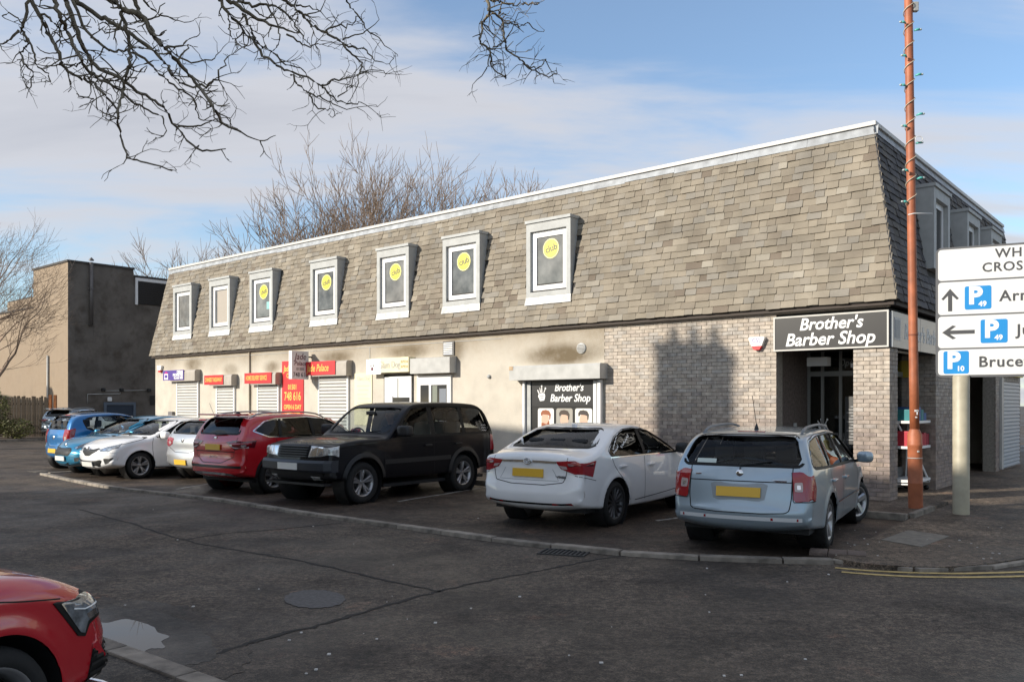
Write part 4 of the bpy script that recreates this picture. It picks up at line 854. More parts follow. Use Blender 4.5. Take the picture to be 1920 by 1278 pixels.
class Car:
    """local frame: x forward, y left, z up, origin on the ground below the middle of the car.
    top: outline points (x, z, crown, edge radius) from the middle of the nose over the roof to the middle of the tail"""
    N = 150; S = 15; ROWS = 26; soft = .20; edge_k = 1.0
    def __init__(c, spec):
        c.__dict__.update(spec)
        top = resample(chaikin(c.top, 3), c.N); bot = resample(chaikin(c.bot, 2), c.N)
        c.bl = np.array(c.belt)
        V = []; idx = {}
        def loop_norm(P):
            t = np.gradient(P[:, :2], axis=0); n = np.stack([-t[:, 1], t[:, 0]], 1); n /= np.linalg.norm(n, axis=1)[:, None] + 1e-9; return n
        nt = -loop_norm(top); nt[0] = (1, 0); nt[-1] = (-1, 0)
        if nt[c.N // 2, 1] < 0: nt[1:-1] *= -1
        nb = loop_norm(bot)
        if nb[c.N // 2, 1] > 0: nb *= -1
        nb[0] = (1, 0); nb[-1] = (-1, 0)
        def soften(P, n):
            d = np.r_[0, np.cumsum(np.linalg.norm(np.diff(P[:, :2], axis=0), axis=1))]; K = np.exp(-((d[:, None] - d[None, :]) / c.soft) ** 2)
            e0, e1 = np.exp(-(d / .12) ** 2)[:, None], np.exp(-((d[-1] - d) / .12) ** 2)[:, None]
            q = K @ n; q /= np.linalg.norm(q, axis=1)[:, None]; q = q * (1 - e0) * (1 - e1) + e0 * np.array([[1., 0]]) + e1 * np.array([[-1., 0]]); return q / np.linalg.norm(q, axis=1)[:, None]
        nt = soften(top, nt); nb = soften(bot, nb)
        svals = []
        for P, nn in ((top, nt), (bot, nb)):
            G = np.zeros((c.N, 2 * c.S - 1, 3))
            for i in range(c.N):
                x, z, cr, rr = P[i]; cr *= c.edge_k; rr *= c.edge_k
                w = c.W(x - nn[i, 0] * (cr + rr), z - nn[i, 1] * (cr + rr))
                s0 = max(0.3, 1 - rr / max(w, .1))
                ns = c.S
                lin = list(np.linspace(0, s0, ns - 6)) + [s0 + (1 - s0) * math.sin(a) for a in np.linspace(0, math.pi / 2, 7)[1:]]
                for k, s in enumerate(lin):
                    q = max(0.0, (s - s0) / (1 - s0)); ins = cr * s ** 2.4 + rr * (1 - math.sqrt(max(0, 1 - q * q)))
                    px, pz = x - nn[i, 0] * ins, z - nn[i, 1] * ins
                    y = s * w
                    G[i, c.S - 1 + k] = (px, y, pz); G[i, c.S - 1 - k] = (px, -y, pz)
            svals.append(G)
        T, B = svals; B[0] = T[0]; B[-1] = T[-1]
        vid = {}
        def add(p): V.append(tuple(p)); return len(V) - 1
        ti = np.array([[add(T[i, k]) for k in range(2 * c.S - 1)] for i in range(c.N)])
        bi = np.array([[ti[i, k] if i in (0, c.N - 1) else add(B[i, k]) for k in range(2 * c.S - 1)] for i in range(c.N)])
        Fc = []
        for g, fl in ((ti, 1), (bi, 0)):
            for i in range(c.N - 1):
                for k in range(2 * c.S - 2):
                    q = [g[i, k], g[i, k + 1], g[i + 1, k + 1], g[i + 1, k]]; q = list(dict.fromkeys(int(a) for a in q))
                    if len(q) > 2: Fc.append(tuple(q if not fl else reversed(q)))
        for side in (0, 2 * c.S - 2):
            prev = None
            for i in range(c.N):
                a, b = np.array(V[ti[i, side]]), np.array(V[bi[i, side]])
                col = [int(ti[i, side])]
                if i not in (0, c.N - 1):
                    for r in range(1, c.ROWS):
                        f = r / c.ROWS; p = a * (1 - f) + b * f; w = c.W(p[0], p[2]); col.append(add((p[0], math.copysign(w, a[1] if abs(a[1]) > 1e-6 else (-1 if side == 0 else 1)), p[2])))
                    col.append(int(bi[i, side]))
                if prev is not None:
                    L_, R_ = prev, col
                    if len(L_) == 1: L_ = L_ * (c.ROWS + 1)
                    if len(R_) == 1: R_ = R_ * (c.ROWS + 1)
                    for r in range(c.ROWS):
                        q = list(dict.fromkeys([L_[r], L_[r + 1], R_[r + 1], R_[r]]))
                        if len(q) > 2: Fc.append(tuple(q if side == 0 else reversed(q)))
                prev = col
        me = bpy.data.meshes.new('tmp'); me.from_pydata(V, [], Fc); me.update()
        bm = bmesh.new(); bm.from_mesh(me); bmesh.ops.recalc_face_normals(bm, faces=bm.faces[:]); bm.to_mesh(me)
        c.bvh = BVHTree.FromBMesh(bm); bm.free()
        c.V = np.array([v.co[:] for v in me.vertices]); c.Fc = [tuple(p.vertices) for p in me.polygons]
        c.VN = np.array([v.vector[:] for v in me.vertex_normals]); bpy.data.meshes.remove(me)
        c.keep = np.ones(len(c.Fc), bool); c.root = None
    ARC = .47
    def cy(c, y): return math.atan2(y - (c.w0 - .42), .47) * c.ARC        # corner coordinate of a point at lateral y on the end face
    def cxs(c, x): return (math.pi / 2 - math.atan2(abs(x) - (c.L / 2 - .5), .42)) * c.ARC   # ... of a point at x on the flank
    def zb(c, x): return float(np.interp(x, c.bl[:, 0], c.bl[:, 1]))
    def W(c, x, z):
        L2 = c.L / 2; ax = abs(x); xs = c.plan_start
        w = c.w0
        if x > xs[0]: w -= c.plan_in[0] * ((x - xs[0]) / (L2 - xs[0])) ** 2
        if x < -xs[1]: w -= c.plan_in[1] * ((-x - xs[1]) / (L2 - xs[1])) ** 2
        zb = c.zb(x); d = z - zb; k = 0.02
        sp = k * math.log1p(math.exp(max(-30, min(30, d / k))))
        w -= sp * c.tumble + sp * sp * c.tumble2
        lo = max(0.0, 0.62 - z); w -= 0.16 * lo * lo + (0.05 * max(0.0, 0.30 - z) / 0.1 if z < 0.30 else 0)
        hi = max(0.0, min(z, zb) - 0.62); w -= c.shoulder * hi * hi
        for xc in (c.xf, c.xr):
            r = math.hypot(x - xc, z - c.wr); w += c.flare * math.exp(-((r - c.wr - .07) / .05) ** 2) * (1 if z > .2 else 0)
        return max(0.15, w)
    # ---- cutting
    def cut(c, poly, plane, cond, drop=True):
        """open a hole: faces inside the outline go, edge vertices are moved onto the outline"""
        P = np.array(poly, float); ax = {'xz': (0, 2), 'yz': (1, 2)}[plane]
        v2 = c.V[:, ax]; ins = inside(v2, P) & cond(c.V)
        gone = 0; mv = set()
        for fi, f in enumerate(c.Fc):
            if not c.keep[fi]: continue
            k = sum(ins[i] for i in f)
            if k == len(f): c.keep[fi] = False
            elif k: mv.update(i for i in f if ins[i])
        if mv:
            mv = np.array(sorted(mv)); c.V[np.ix_(mv, ax)] = nearest(v2[mv], P)
    def hit(c, plane, a, b, sgn=1):
        if plane == 'side': o, d = Vector((a, 3 * sgn, b)), Vector((0, -sgn, 0))
        elif plane == 'front': o, d = Vector((5, a, b)), Vector((-1, 0, 0))
        elif plane == 'rear': o, d = Vector((-5, a, b)), Vector((1, 0, 0))
        elif plane in ('rc', 'fc'):
            k = -1 if plane == 'rc' else 1; t = a / c.ARC; ctr = Vector((k * (c.L / 2 - .5), sgn * (c.w0 - .42), b)); q = Vector((k * math.cos(t), sgn * math.sin(t), 0)); o, d = ctr + q * 3, -q
        else: o, d = Vector((a, b, 4)), Vector((0, 0, -1))
        h = c.bvh.ray_cast(o, d)
        if h[0] is None: h = c.bvh.find_nearest(o + d * (2.5 if plane in ('rc', 'fc', 'side') else 3)); return h[0], h[1]
        return h[0], h[1]
    def decal(c, name, poly, plane, off, m, sgn=1, res=0.05, parent=None, back=0.0):
        """a skin following the body inside an outline; with back > 0 the rim is folded back into the body"""
        P = [Vector(p) for p in poly]; n = len(P)
        lo = [min(p[k] for p in P) for k in (0, 1)]; hi = [max(p[k] for p in P) for k in (0, 1)]
        pts = list(P); grid = []
        gx = np.arange(lo[0] + res / 2, hi[0], res); gy = np.arange(lo[1] + res / 2, hi[1], res)
        cand = np.array([(a, b) for a in gx for b in gy]) if len(gx) and len(gy) else np.zeros((0, 2))
        if len(cand):
            A = np.array([p[:] for p in P]); keep = inside(cand, A)
            if keep.any():
                q = cand[keep]; dd = np.linalg.norm(nearest(q, A) - q, axis=1); pts += [Vector(p) for p in q[dd > res * .35]]
        tri = delaunay_2d_cdt(pts, [], [list(range(n))], 1, 1e-6)
        v = []; vn = []
        for p in tri[0]:
            h, nn = c.hit(plane, p.x, p.y, sgn); v.append(h + nn * off); vn.append(nn)
        f = [tuple(q) for q in tri[2]]
        if back > 0:
            b0 = len(v); v += [v[i] - vn[i] * back for i in range(n)]
            f += [(i, (i + 1) % n, b0 + (i + 1) % n, b0 + i) for i in range(n)]
        me = bpy.data.meshes.new(name); me.from_pydata([tuple(p) for p in v], [], f); me.polygons.foreach_set('use_smooth', [back == 0] * len(f)); me.update()
        bm = bmesh.new(); bm.from_mesh(me); bmesh.ops.recalc_face_normals(bm, faces=bm.faces[:])
        s = sum((Vector(fc.normal).dot(vn[fc.verts[0].index]) for fc in bm.faces if all(vv.index < len(vn) for vv in fc.verts)), 0.0)
        if s < 0: bmesh.ops.reverse_faces(bm, faces=bm.faces[:])
        bm.to_mesh(me); bm.free()
        return link(name, me, m, parent or c.root)
    def line(c, name, pts, plane, w, m, sgn=1, off=0.0015, closed=False, parent=None, step=0.03, sm=1):
        """a thin band following the body along a polyline"""
        P = np.array(pts, float)
        if closed: P = np.vstack([P, P[:1]])
        if sm: P = chaikin(P, sm) if not closed else P
        n = max(4, int(np.linalg.norm(np.diff(P, axis=0), axis=1).sum() / step)); P = resample(P, n)
        T = np.gradient(P, axis=0); T /= np.linalg.norm(T, axis=1)[:, None] + 1e-9
        if closed: T[0] = T[-1] = (P[1] - P[-2]) / (np.linalg.norm(P[1] - P[-2]) + 1e-9)
        Nn = np.stack([-T[:, 1], T[:, 0]], 1); v = []
        for p, q in zip(P, Nn):
            for s in (-.5, .5):
                h, nn = c.hit(plane, *(p + q * w * s), sgn); v.append(h + nn * off)
        f = [(2 * i, 2 * i + 1, 2 * i + 3, 2 * i + 2) for i in range(n - 1)]
        return mesh(name, v, f, m, parent or c.root, True)
    def finish(c, splits):
        """link the body; faces inside a split outline become a part of their own"""
        cen = np.array([c.V[list(f)].mean(0) for f in c.Fc]); lab = np.full(len(c.Fc), -1)
        for si, (nm, poly, plane, cond, m) in enumerate(splits):
            ax = {'xz': (0, 2), 'yz': (1, 2), 'xy': (0, 1)}[plane]; hitm = inside(cen[:, ax], np.array(poly, float)) & cond(cen, c) & (lab < 0); lab[hitm] = si
        def part(nm, sel, m):
            ids = [i for i in np.nonzero(sel & c.keep)[0]]
            if not ids: return None
            used = sorted({v for i in ids for v in c.Fc[i]}); mp = {v: k for k, v in enumerate(used)}
            me = bpy.data.meshes.new(nm); me.from_pydata([tuple(c.V[v]) for v in used], [], [tuple(mp[v] for v in c.Fc[i]) for i in ids])
            me.polygons.foreach_set('use_smooth', [True] * len(ids)); me.update()
            me.normals_split_custom_set_from_vertices([tuple(c.VN[v]) for v in used])
            return link(nm, me, m, c.root)
        part('body', lab < 0, c.paint)
        for si, (nm, poly, plane, cond, m) in enumerate(splits): part(nm, lab == si, m or c.paint)
        # dark lining a little inside the skin
        up = (cen[:, 2] > np.array([c.zb(x) for x in cen[:, 0]]) - .05) & c.keep & (cen[:, 0] < c.cowl + .1) & (cen[:, 0] > c.rear_x - .45)
        ids = np.nonzero(up)[0]; used = sorted({v for i in ids for v in c.Fc[i]}); mp = {v: k for k, v in enumerate(used)}
        me = bpy.data.meshes.new('cabin_lining'); me.from_pydata([tuple(c.V[v] - c.VN[v] * .025) for v in used], [], [tuple(mp[v] for v in c.Fc[i]) for i in ids]); me.update(); link('cabin_lining', me, M_CABIN, c.root)
def inside(q, P):
    x, y = q[:, 0], q[:, 1]; r = np.zeros(len(q), bool); j = len(P) - 1
    for i in range(len(P)):
        a, b = P[i], P[j]
        cnd = ((a[1] > y) != (b[1] > y)) & (x < (b[0] - a[0]) * (y - a[1]) / (b[1] - a[1] + 1e-12) + a[0]); r ^= cnd; j = i
    return r
def nearest(q, P):
    best = np.full(len(q), 1e9); out = q.copy()
    for i in range(len(P)):
        a, b = P[i], P[(i + 1) % len(P)]; d = b - a; t = np.clip(((q - a) @ d) / (d @ d + 1e-12), 0, 1); p = a + t[:, None] * d
        e = np.linalg.norm(q - p, axis=1); m = e < best; best[m] = e[m]; out[m] = p[m]
    return out
def rounded(poly, it=2): 
    P = [np.array(p, float) for p in poly]
    for k_ in range(it):
        q = []; e_ = (.10, .28)[min(k_, 1)]
        for i in range(len(P)):
            a, b = P[i], P[(i + 1) % len(P)]; t_ = min(e_, .06 / max(1e-6, np.linalg.norm(b - a))) if k_ == 0 else e_; q += [a * (1 - t_) + b * t_, a * t_ + b * (1 - t_)]
        P = q
    return [tuple(p) for p in P]
WHEELS = {}
def wheel_meshes(r, wd, rim_r, style, dark):
    key = (r, wd, rim_r, style, dark)
    if key in WHEELS: return WHEELS[key]
    h = wd / 2
    t = MB().lathe([(rim_r, -h * .86), (rim_r + .012, -h), (r - .055, -h * 1.04), (r - .018, -h * .9), (r - .003, -h * .6), (r, 0), (r - .003, h * .6), (r - .018, h * .9), (r - .055, h * 1.04), (rim_r + .012, h), (rim_r, h * .86)], 44, 'y')
    tyre = t.build('tyre', M_TYRE); 
    b = MB().lathe([(rim_r - .006, -h * .8), (rim_r - .03, -h * .3), (rim_r - .035, h * .5), (rim_r - .012, h * .82), (rim_r + .006, h * .95), (rim_r + .014, h * .9)], 44, 'y')
    b.lathe([(.0, h * .62), (.035, h * .64), (.06, h * .58), (.062, h * .3)], 20, 'y')
    n = {'five_pair': 5, 'five': 5, 'ten': 10, 'multi': 14, 'seven': 7}[style]
    for k in range(n):
        a = 2 * math.pi * k / n + .3
        offs = (-.16, .16) if style == 'five_pair' else (0,)
        for o_ in offs:
            w0, w1 = {'five_pair': (.020, .026), 'five': (.042, .06), 'ten': (.018, .022), 'multi': (.011, .016), 'seven': (.026, .036)}[style]
            a1 = a + o_ * (1.0 if style == 'five_pair' else 0)
            p0 = Vector((math.cos(a + o_ * .5), 0, math.sin(a + o_ * .5))) * .04; p1 = Vector((math.cos(a1), 0, math.sin(a1))) * (rim_r - .012)
            d = (p1 - p0).normalized(); s = Vector((-d.z, 0, d.x)); v = []
            for (p, w, y) in ((p0, w0, h * .60), (p1, w1, h * .80)):
                v += [p + s * w + Vector((0, y - .004, 0)), p + s * w * .55 + Vector((0, y + .012, 0)), p - s * w * .55 + Vector((0, y + .012, 0)), p - s * w + Vector((0, y - .004, 0)), p - s * w * .8 + Vector((0, y - .05, 0)), p + s * w * .8 + Vector((0, y - .05, 0))]
            b.add(v, [(i, (i + 1) % 6, 6 + (i + 1) % 6, 6 + i) for i in range(6)] + [(0, 1, 2, 3, 4, 5), (11, 10, 9, 8, 7, 6)])
    rim = b.build('wheel', M_RIMD if dark else M_RIM)
    br = MB().lathe([(.0, -h * .1), (rim_r * .62, -h * .1), (rim_r * .62, h * .1), (0, h * .1)], 30, 'y').lathe([(rim_r * .62, -h * .2), (rim_r - .03, -h * .2)], 30, 'y').build('brake_disc', mat('brake_steel', (.06, .058, .055), .5, metal=.6))
    out = []
    for o in (tyre, rim, br): out.append(o.data); bpy.data.objects.remove(o)
    WHEELS[key] = out; return out
def make_car(spec, pos, heading):
    c = Car(spec); root = empty(spec['name'], pos, heading); tag(root, spec['label'], 'car', 'cars parked outside the shops' if spec.get('bay', True) else None); c.root = root
    both = (1, -1)
    # openings (the outlines are kept for glass)
    dlo = rounded(spec['dlo'], 2)
    for s in both: c.cut(dlo, 'xz', lambda V, s=s: (V[:, 1] * s > .35) & (V[:, 2] > .7))
    scr = rounded(spec['screen'], 1); c.cut(scr, 'yz', lambda V: (V[:, 0] > spec['screen_x'][0]) & (V[:, 0] < spec['screen_x'][1]))
    rsc = rounded(spec['rear_screen'], 1); c.cut(rsc, 'yz', lambda V: (V[:, 0] < spec['rear_x']))
    ar = spec['wr'] + spec.get('arch_gap', .055)
    for xc in (spec['xf'], spec['xr']):
        arch = [(xc + ar * math.cos(t), spec['wr'] + ar * math.sin(t)) for t in np.linspace(-.55, math.pi + .55, 40)]
        arch = [(xc + ar * math.cos(t), spec['wr'] + ar * math.sin(t)) for t in np.linspace(0, math.pi, 34)] + [(xc - ar, .05), (xc + ar, .05)]
        c.cut(arch, 'xz', lambda V: np.abs(V[:, 1]) > .45)
        for s in both:
            yo, yi = s * (spec['w0'] - .03), s * (spec['w0'] - .34)
            MB().lathe([(ar + .003, yo), (ar + .003, yi), (.0, yi)], 36, 'y', (xc, 0, spec['wr'])).build('arch_liner', M_TRIM, root)
    c.finish(spec['splits'](spec))
    G = spec.get('glass_rear', M_GLASS)
    for s in both:
        for nm, poly, gm in spec['side_glass']: c.decal(nm, rounded(poly, 1), 'side', -.012, gm, s, .09)
        c.line('window_seal', dlo, 'side', spec.get('seal', .035), spec.get('seal_mat', M_SEAL), s, .002, True, sm=0)
        for a, b, w in spec.get('pillars', []): c.line('door_pillar', [a, b], 'side', w, M_SEAL, s, -.004, sm=0)
        for ln in spec.get('shut', []): c.line('shut_line', ln, 'side', .010, M_SHUTLINE, s, .0012)
        for (hx, hz) in spec.get('handles', []):
            h, nn = c.hit('side', hx, hz, s); y = h.y
            MB().bbox(hx - .10, hx + .10, min(y - s * .01, y + s * .035), max(y - s * .01, y + s * .035), hz - .018, hz + .018, .012).build('door_handle', spec.get('handle_mat', c.paint), root)
    c.decal('windscreen', scr, 'front', -.010, M_GLASS, 1, .09); c.line('screen_seal', scr, 'front', .032, M_SEAL, 1, .002, True, sm=0)
    c.decal('rear_window', rsc, 'rear', -.010, G, 1, .09); c.line('screen_seal', rsc, 'rear', .032, M_SEAL, 1, .002, True, sm=0)
    # wheels
    ty, ri, br = wheel_meshes(spec['wr'], spec.get('tw', .205), spec['rim'], spec.get('style', 'five'), spec.get('rim_dark', False))
    for (xc, st) in ((spec['xf'], spec.get('steer', 0.0)), (spec['xr'], 0.0)):
        for s in both:
            w = bpy.data.objects.new('wheel', ri); C.objects.link(w); w.parent = root; w.location = (xc, s * (spec['w0'] - spec.get('tw', .205) / 2 - .022), spec['wr']); w.rotation_euler = (0, 0, st + (0 if s > 0 else math.pi))
            for nm, d in (('tyre', ty), ('brake_disc', br)):
                t = bpy.data.objects.new(nm, d); C.objects.link(t); t.parent = w
    # cabin: floor, dashboard, seats, steering wheel
    wi = spec['w0'] - .14; zs = spec.get('seat_z', .34); sm_ = spec.get('seat_mat', M_SEAT); hb = spec.get('head_z', spec['H'] - .28)
    MB().box(spec['rear_x0'] if 'rear_x0' in spec else -spec['L'] / 2 + .35, spec['cowl'], -wi, wi, .24, .30).build('cabin_floor', M_CABIN, root)
    MB().bbox(spec['cowl'] - .42, spec['cowl'] + .05, -wi, wi, .45, spec['dash_z'], .05).build('dashboard', M_CABIN, root)
    fx = spec['cowl'] - 1.20
    for (x, ys) in ((fx, (-.36, .36)), (fx - .85, (-.38, 0, .38))):
        for y in ys:
            hw = .24 if x == fx else .19
            sb = MB().bbox(x - .25, x + .27, y - hw, y + hw, zs, zs + .16, .06)
            lean = .13; z0, z1 = zs + .10, hb - .16
            bk = MB().bbox(-.06, .06, -hw, hw, 0, z1 - z0, .05); bk.v = [(x - .25 - (b_ / (z1 - z0)) * lean + a_, y + y_, z0 + b_) for a_, y_, b_ in bk.v]; sb.add(bk.v, bk.f)
            hr = MB().bbox(-.05, .05, -.13, .13, 0, .2, .045); hr.v = [(x - .25 - lean - .02 + a_, y + y_, z1 + .02 + b_) for a_, y_, b_ in hr.v]; sb.add(hr.v, hr.f)
            sb.build('seat', sm_, root)
    st = MB(); ring = [Vector((spec['cowl'] - .5 + .06 * math.sin(t), -.36 + .18 * math.cos(t), spec['dash_z'] - .03 + .17 * math.sin(t))) for t in np.linspace(0, 2 * math.pi, 25)]
    st.tube(ring, .014, 6, cap=False).tube([(spec['cowl'] - .3, -.36, spec['dash_z'] - .1), (spec['cowl'] - .5, -.36, spec['dash_z'] - .03)], .03, 8); st.build('steering_wheel', M_TRIM, root)
    # mirrors
    mx, mz, ms = spec['mirror']
    for s in both:
        h, nn = c.hit('side', mx, mz - .08, s)
        bm = bmesh.new(); bmesh.ops.create_icosphere(bm, subdivisions=3, radius=1)
        for v in bm.verts:
            x, y, z = v.co; p = spec.get('mirror_p', 3.4); k = (abs(x) ** p + abs(y) ** p + abs(z) ** p) ** (-1 / p)
            v.co = Vector((x * k * .075 * ms, y * k * .115 * ms, z * k * .085 * ms)); v.co.x += -.02 * (v.co.y * s > 0)
        me = bpy.data.meshes.new('mirror'); bm.to_mesh(me); bm.free(); me.polygons.foreach_set('use_smooth', [True] * len(me.polygons))
        o = link('mirror', me, spec.get('mirror_mat', c.paint), root); o.location = (mx, h.y + s * .145, mz)
        MB().tube([(mx + .02, h.y - s * .02, mz - .07), (mx, h.y + s * .09, mz - .04)], .022, 8).build('mirror_arm', M_TRIM, root)
    # plates
    for (pl, pz, pw, ph, m) in spec['plates']:
        h, nn = c.hit(pl, 0, pz); sg = 1 if pl == 'front' else -1; tilt = math.atan2(nn.z, abs(nn.x)) if spec.get('plate_tilt', True) else 0
        d = Vector((math.cos(tilt) * sg, 0, math.sin(tilt))); u = Vector((-math.sin(tilt) * sg, 0, math.cos(tilt)))
        ctr = h + d * (.012 + spec.get('plate_out', 0)); mb = MB(); v = []
        for a in (-pw / 2, pw / 2):
            for b in (-ph / 2, ph / 2):
                for t in (-.012, .004): v.append(ctr + Vector((0, a, 0)) + u * b + d * t)
        mb.add(v, [(0, 1, 3, 2), (4, 6, 7, 5), (0, 4, 5, 1), (2, 3, 7, 6), (0, 2, 6, 4), (1, 5, 7, 3)]); mb.build('number_plate', m, root)
    spec['extra'](c, root, spec)
    return c
# seats of lamps and panels are given once for the left side (y > 0) and mirrored
def both_decal(c, name, poly, plane, off, m, res=.04, back=.0, wrap=True):
    for s in (1, -1):
        if plane in ('front', 'rear'): c.decal(name, [(a * s, b) for a, b in poly], plane, off, m, 1, res, back=back)
        else: c.decal(name, poly, plane, off, m, s, res, back=back)
def lamp(c, name, pts, s, m, off=.008, back=.012, end='rc', it=1, res=.03, parent=None):
    """lamp lens wrapped round a corner of the body; points are (y, z) on the end face or ('x', x, z) on the flank"""
    q = [(c.cxs(p[1]), p[2]) if p[0] == 'x' else (c.cy(p[0]), p[1]) for p in pts]
    return c.decal(name, rounded(q, it) if it else q, end, off, m, s, res, back=back, parent=parent)
def lampline(c, name, pts, s, m, w, off=.012, end='fc'):
    return c.line(name, [(c.cxs(p[1]), p[2]) if p[0] == 'x' else (c.cy(p[0]), p[1]) for p in pts], end, w, m, s, off, sm=0)
def std_splits(sp):
    sidec = lambda cen, c: np.abs(cen[:, 1]) > .55
    out = []
    for d in sp['doors']: out += [('door', d, 'xz', lambda q, c: q[:, 1] > .5, None), ('door', d, 'xz', lambda q, c: q[:, 1] < -.5, None)]
    x0, x1 = sp['bonnet']; out.append(('bonnet', [(x0, -.72), (x1, -.60), (x1, .60), (x0, .72)], 'xy', lambda q, c: q[:, 2] > .55, None))
    bx = sp['bumpers']
    out.append(('front_bumper', [(bx[0], 0), (3, 0), (3, bx[2]), (bx[0] + .12, bx[2])], 'xz', lambda q, c: q[:, 2] > .0, sp.get('bumper_mat')))
    out.append(('rear_bumper', [(-3, 0), (bx[1], 0), (bx[1] - .08, bx[3]), (-3, bx[3])], 'xz', lambda q, c: q[:, 2] > .0, sp.get('bumper_mat')))
    if 'tailgate' in sp: out.append(('tailgate', sp['tailgate'], 'yz', lambda q, c: q[:, 0] < sp['tail_x'], None))
    return out
def wiper(root, pts, r=.009): MB().tube(pts, r, 6).build('wiper', M_TRIM, root)
def rails(c, root, x0, x1, y, z0, m, r=.016, rise=.05, foot=True):
    for s in (1, -1):
        pts = []
        for t in np.linspace(0, 1, 14):
            x = x0 + (x1 - x0) * t; h, _ = c.hit('top', x, s * y); k = min(1, min(t, 1 - t) / .14); pts.append((x, s * y, h.z - .005 + rise * math.sin(k * math.pi / 2)))
        MB().tube(pts, r, 8).build('roof_rail', m, root)
# ------------------------------------------------------------------ the nine cars
def gen(name, label, L, w0, H, xf, xr, wr, paint_, nose_z, hood, cowl, stop, roof, rend, rglass, tail, **kw):
    """hood = (x, z) front edge of the bonnet, cowl = (x, z), stop = top of the windscreen, roof = list of points,
    rend = rear end of the roof, rglass = bottom of the rear glass, tail = points down to the bumper"""
    L2 = L / 2; zc = kw.pop('sill', .22)
    top = [(L2, nose_z, .22, .11), (L2 - .015, nose_z + .13, .20, .11), (hood[0] + .08, hood[1] - .03, .16, .10), (hood[0], hood[1], .10, .10), ((hood[0] * .6 + cowl[0] * .4), hood[1] * .5 + cowl[1] * .5 + .025, .04, .11), (cowl[0] + .12, cowl[1] - .012, .05, .10), (*cowl, .09, .06), (*stop, .07, .06)]
    top += [(*r, .035, .085) for r in roof] + [(*rend, .04, .08), (*rglass, .06, .06)] + [(*t, .09, .08) for t in tail]
    tz = tail[-1][1]; top[-1] = (-L2, tz, .13, .10)
    bot = [top[0], (L2 - .01, nose_z - .15, .22, .08), (L2 - .06, zc + .03, .20, .06), (L2 - .25, zc, .10, .04), (0, zc - .02, .02, .04), (-L2 + .3, zc + .02, .06, .04), (-L2 + .06, zc + .08, .12, .06), (-L2 + .005, tz - .12, .13, .09), top[-1]]
    sp = dict(name=name, label=label, L=L, w0=w0, H=H, xf=xf, xr=xr, wr=wr, paint=paint_, top=top, bot=bot, tumble=.40, tumble2=.12, shoulder=.10, flare=.014,
              plan_start=(xf - .1, -xr - .1), plan_in=(.13, .10), cowl=cowl[0], dash_z=cowl[1] - .02, splits=std_splits, rim=wr * .66, screen_x=(stop[0] - .25, cowl[0] + .15), rear_x=rend[0] + .12,
              bonnet=(cowl[0] + .06, hood[0] + .02), extra=lambda c, r, s: None, plates=[], mirror=(cowl[0] - .22, kw.get('belt', [(0, .95)])[0][1] + .09, 1.0))
    sp.update(kw); return sp
DARK_LOW = M_TRIM
CARS = {}
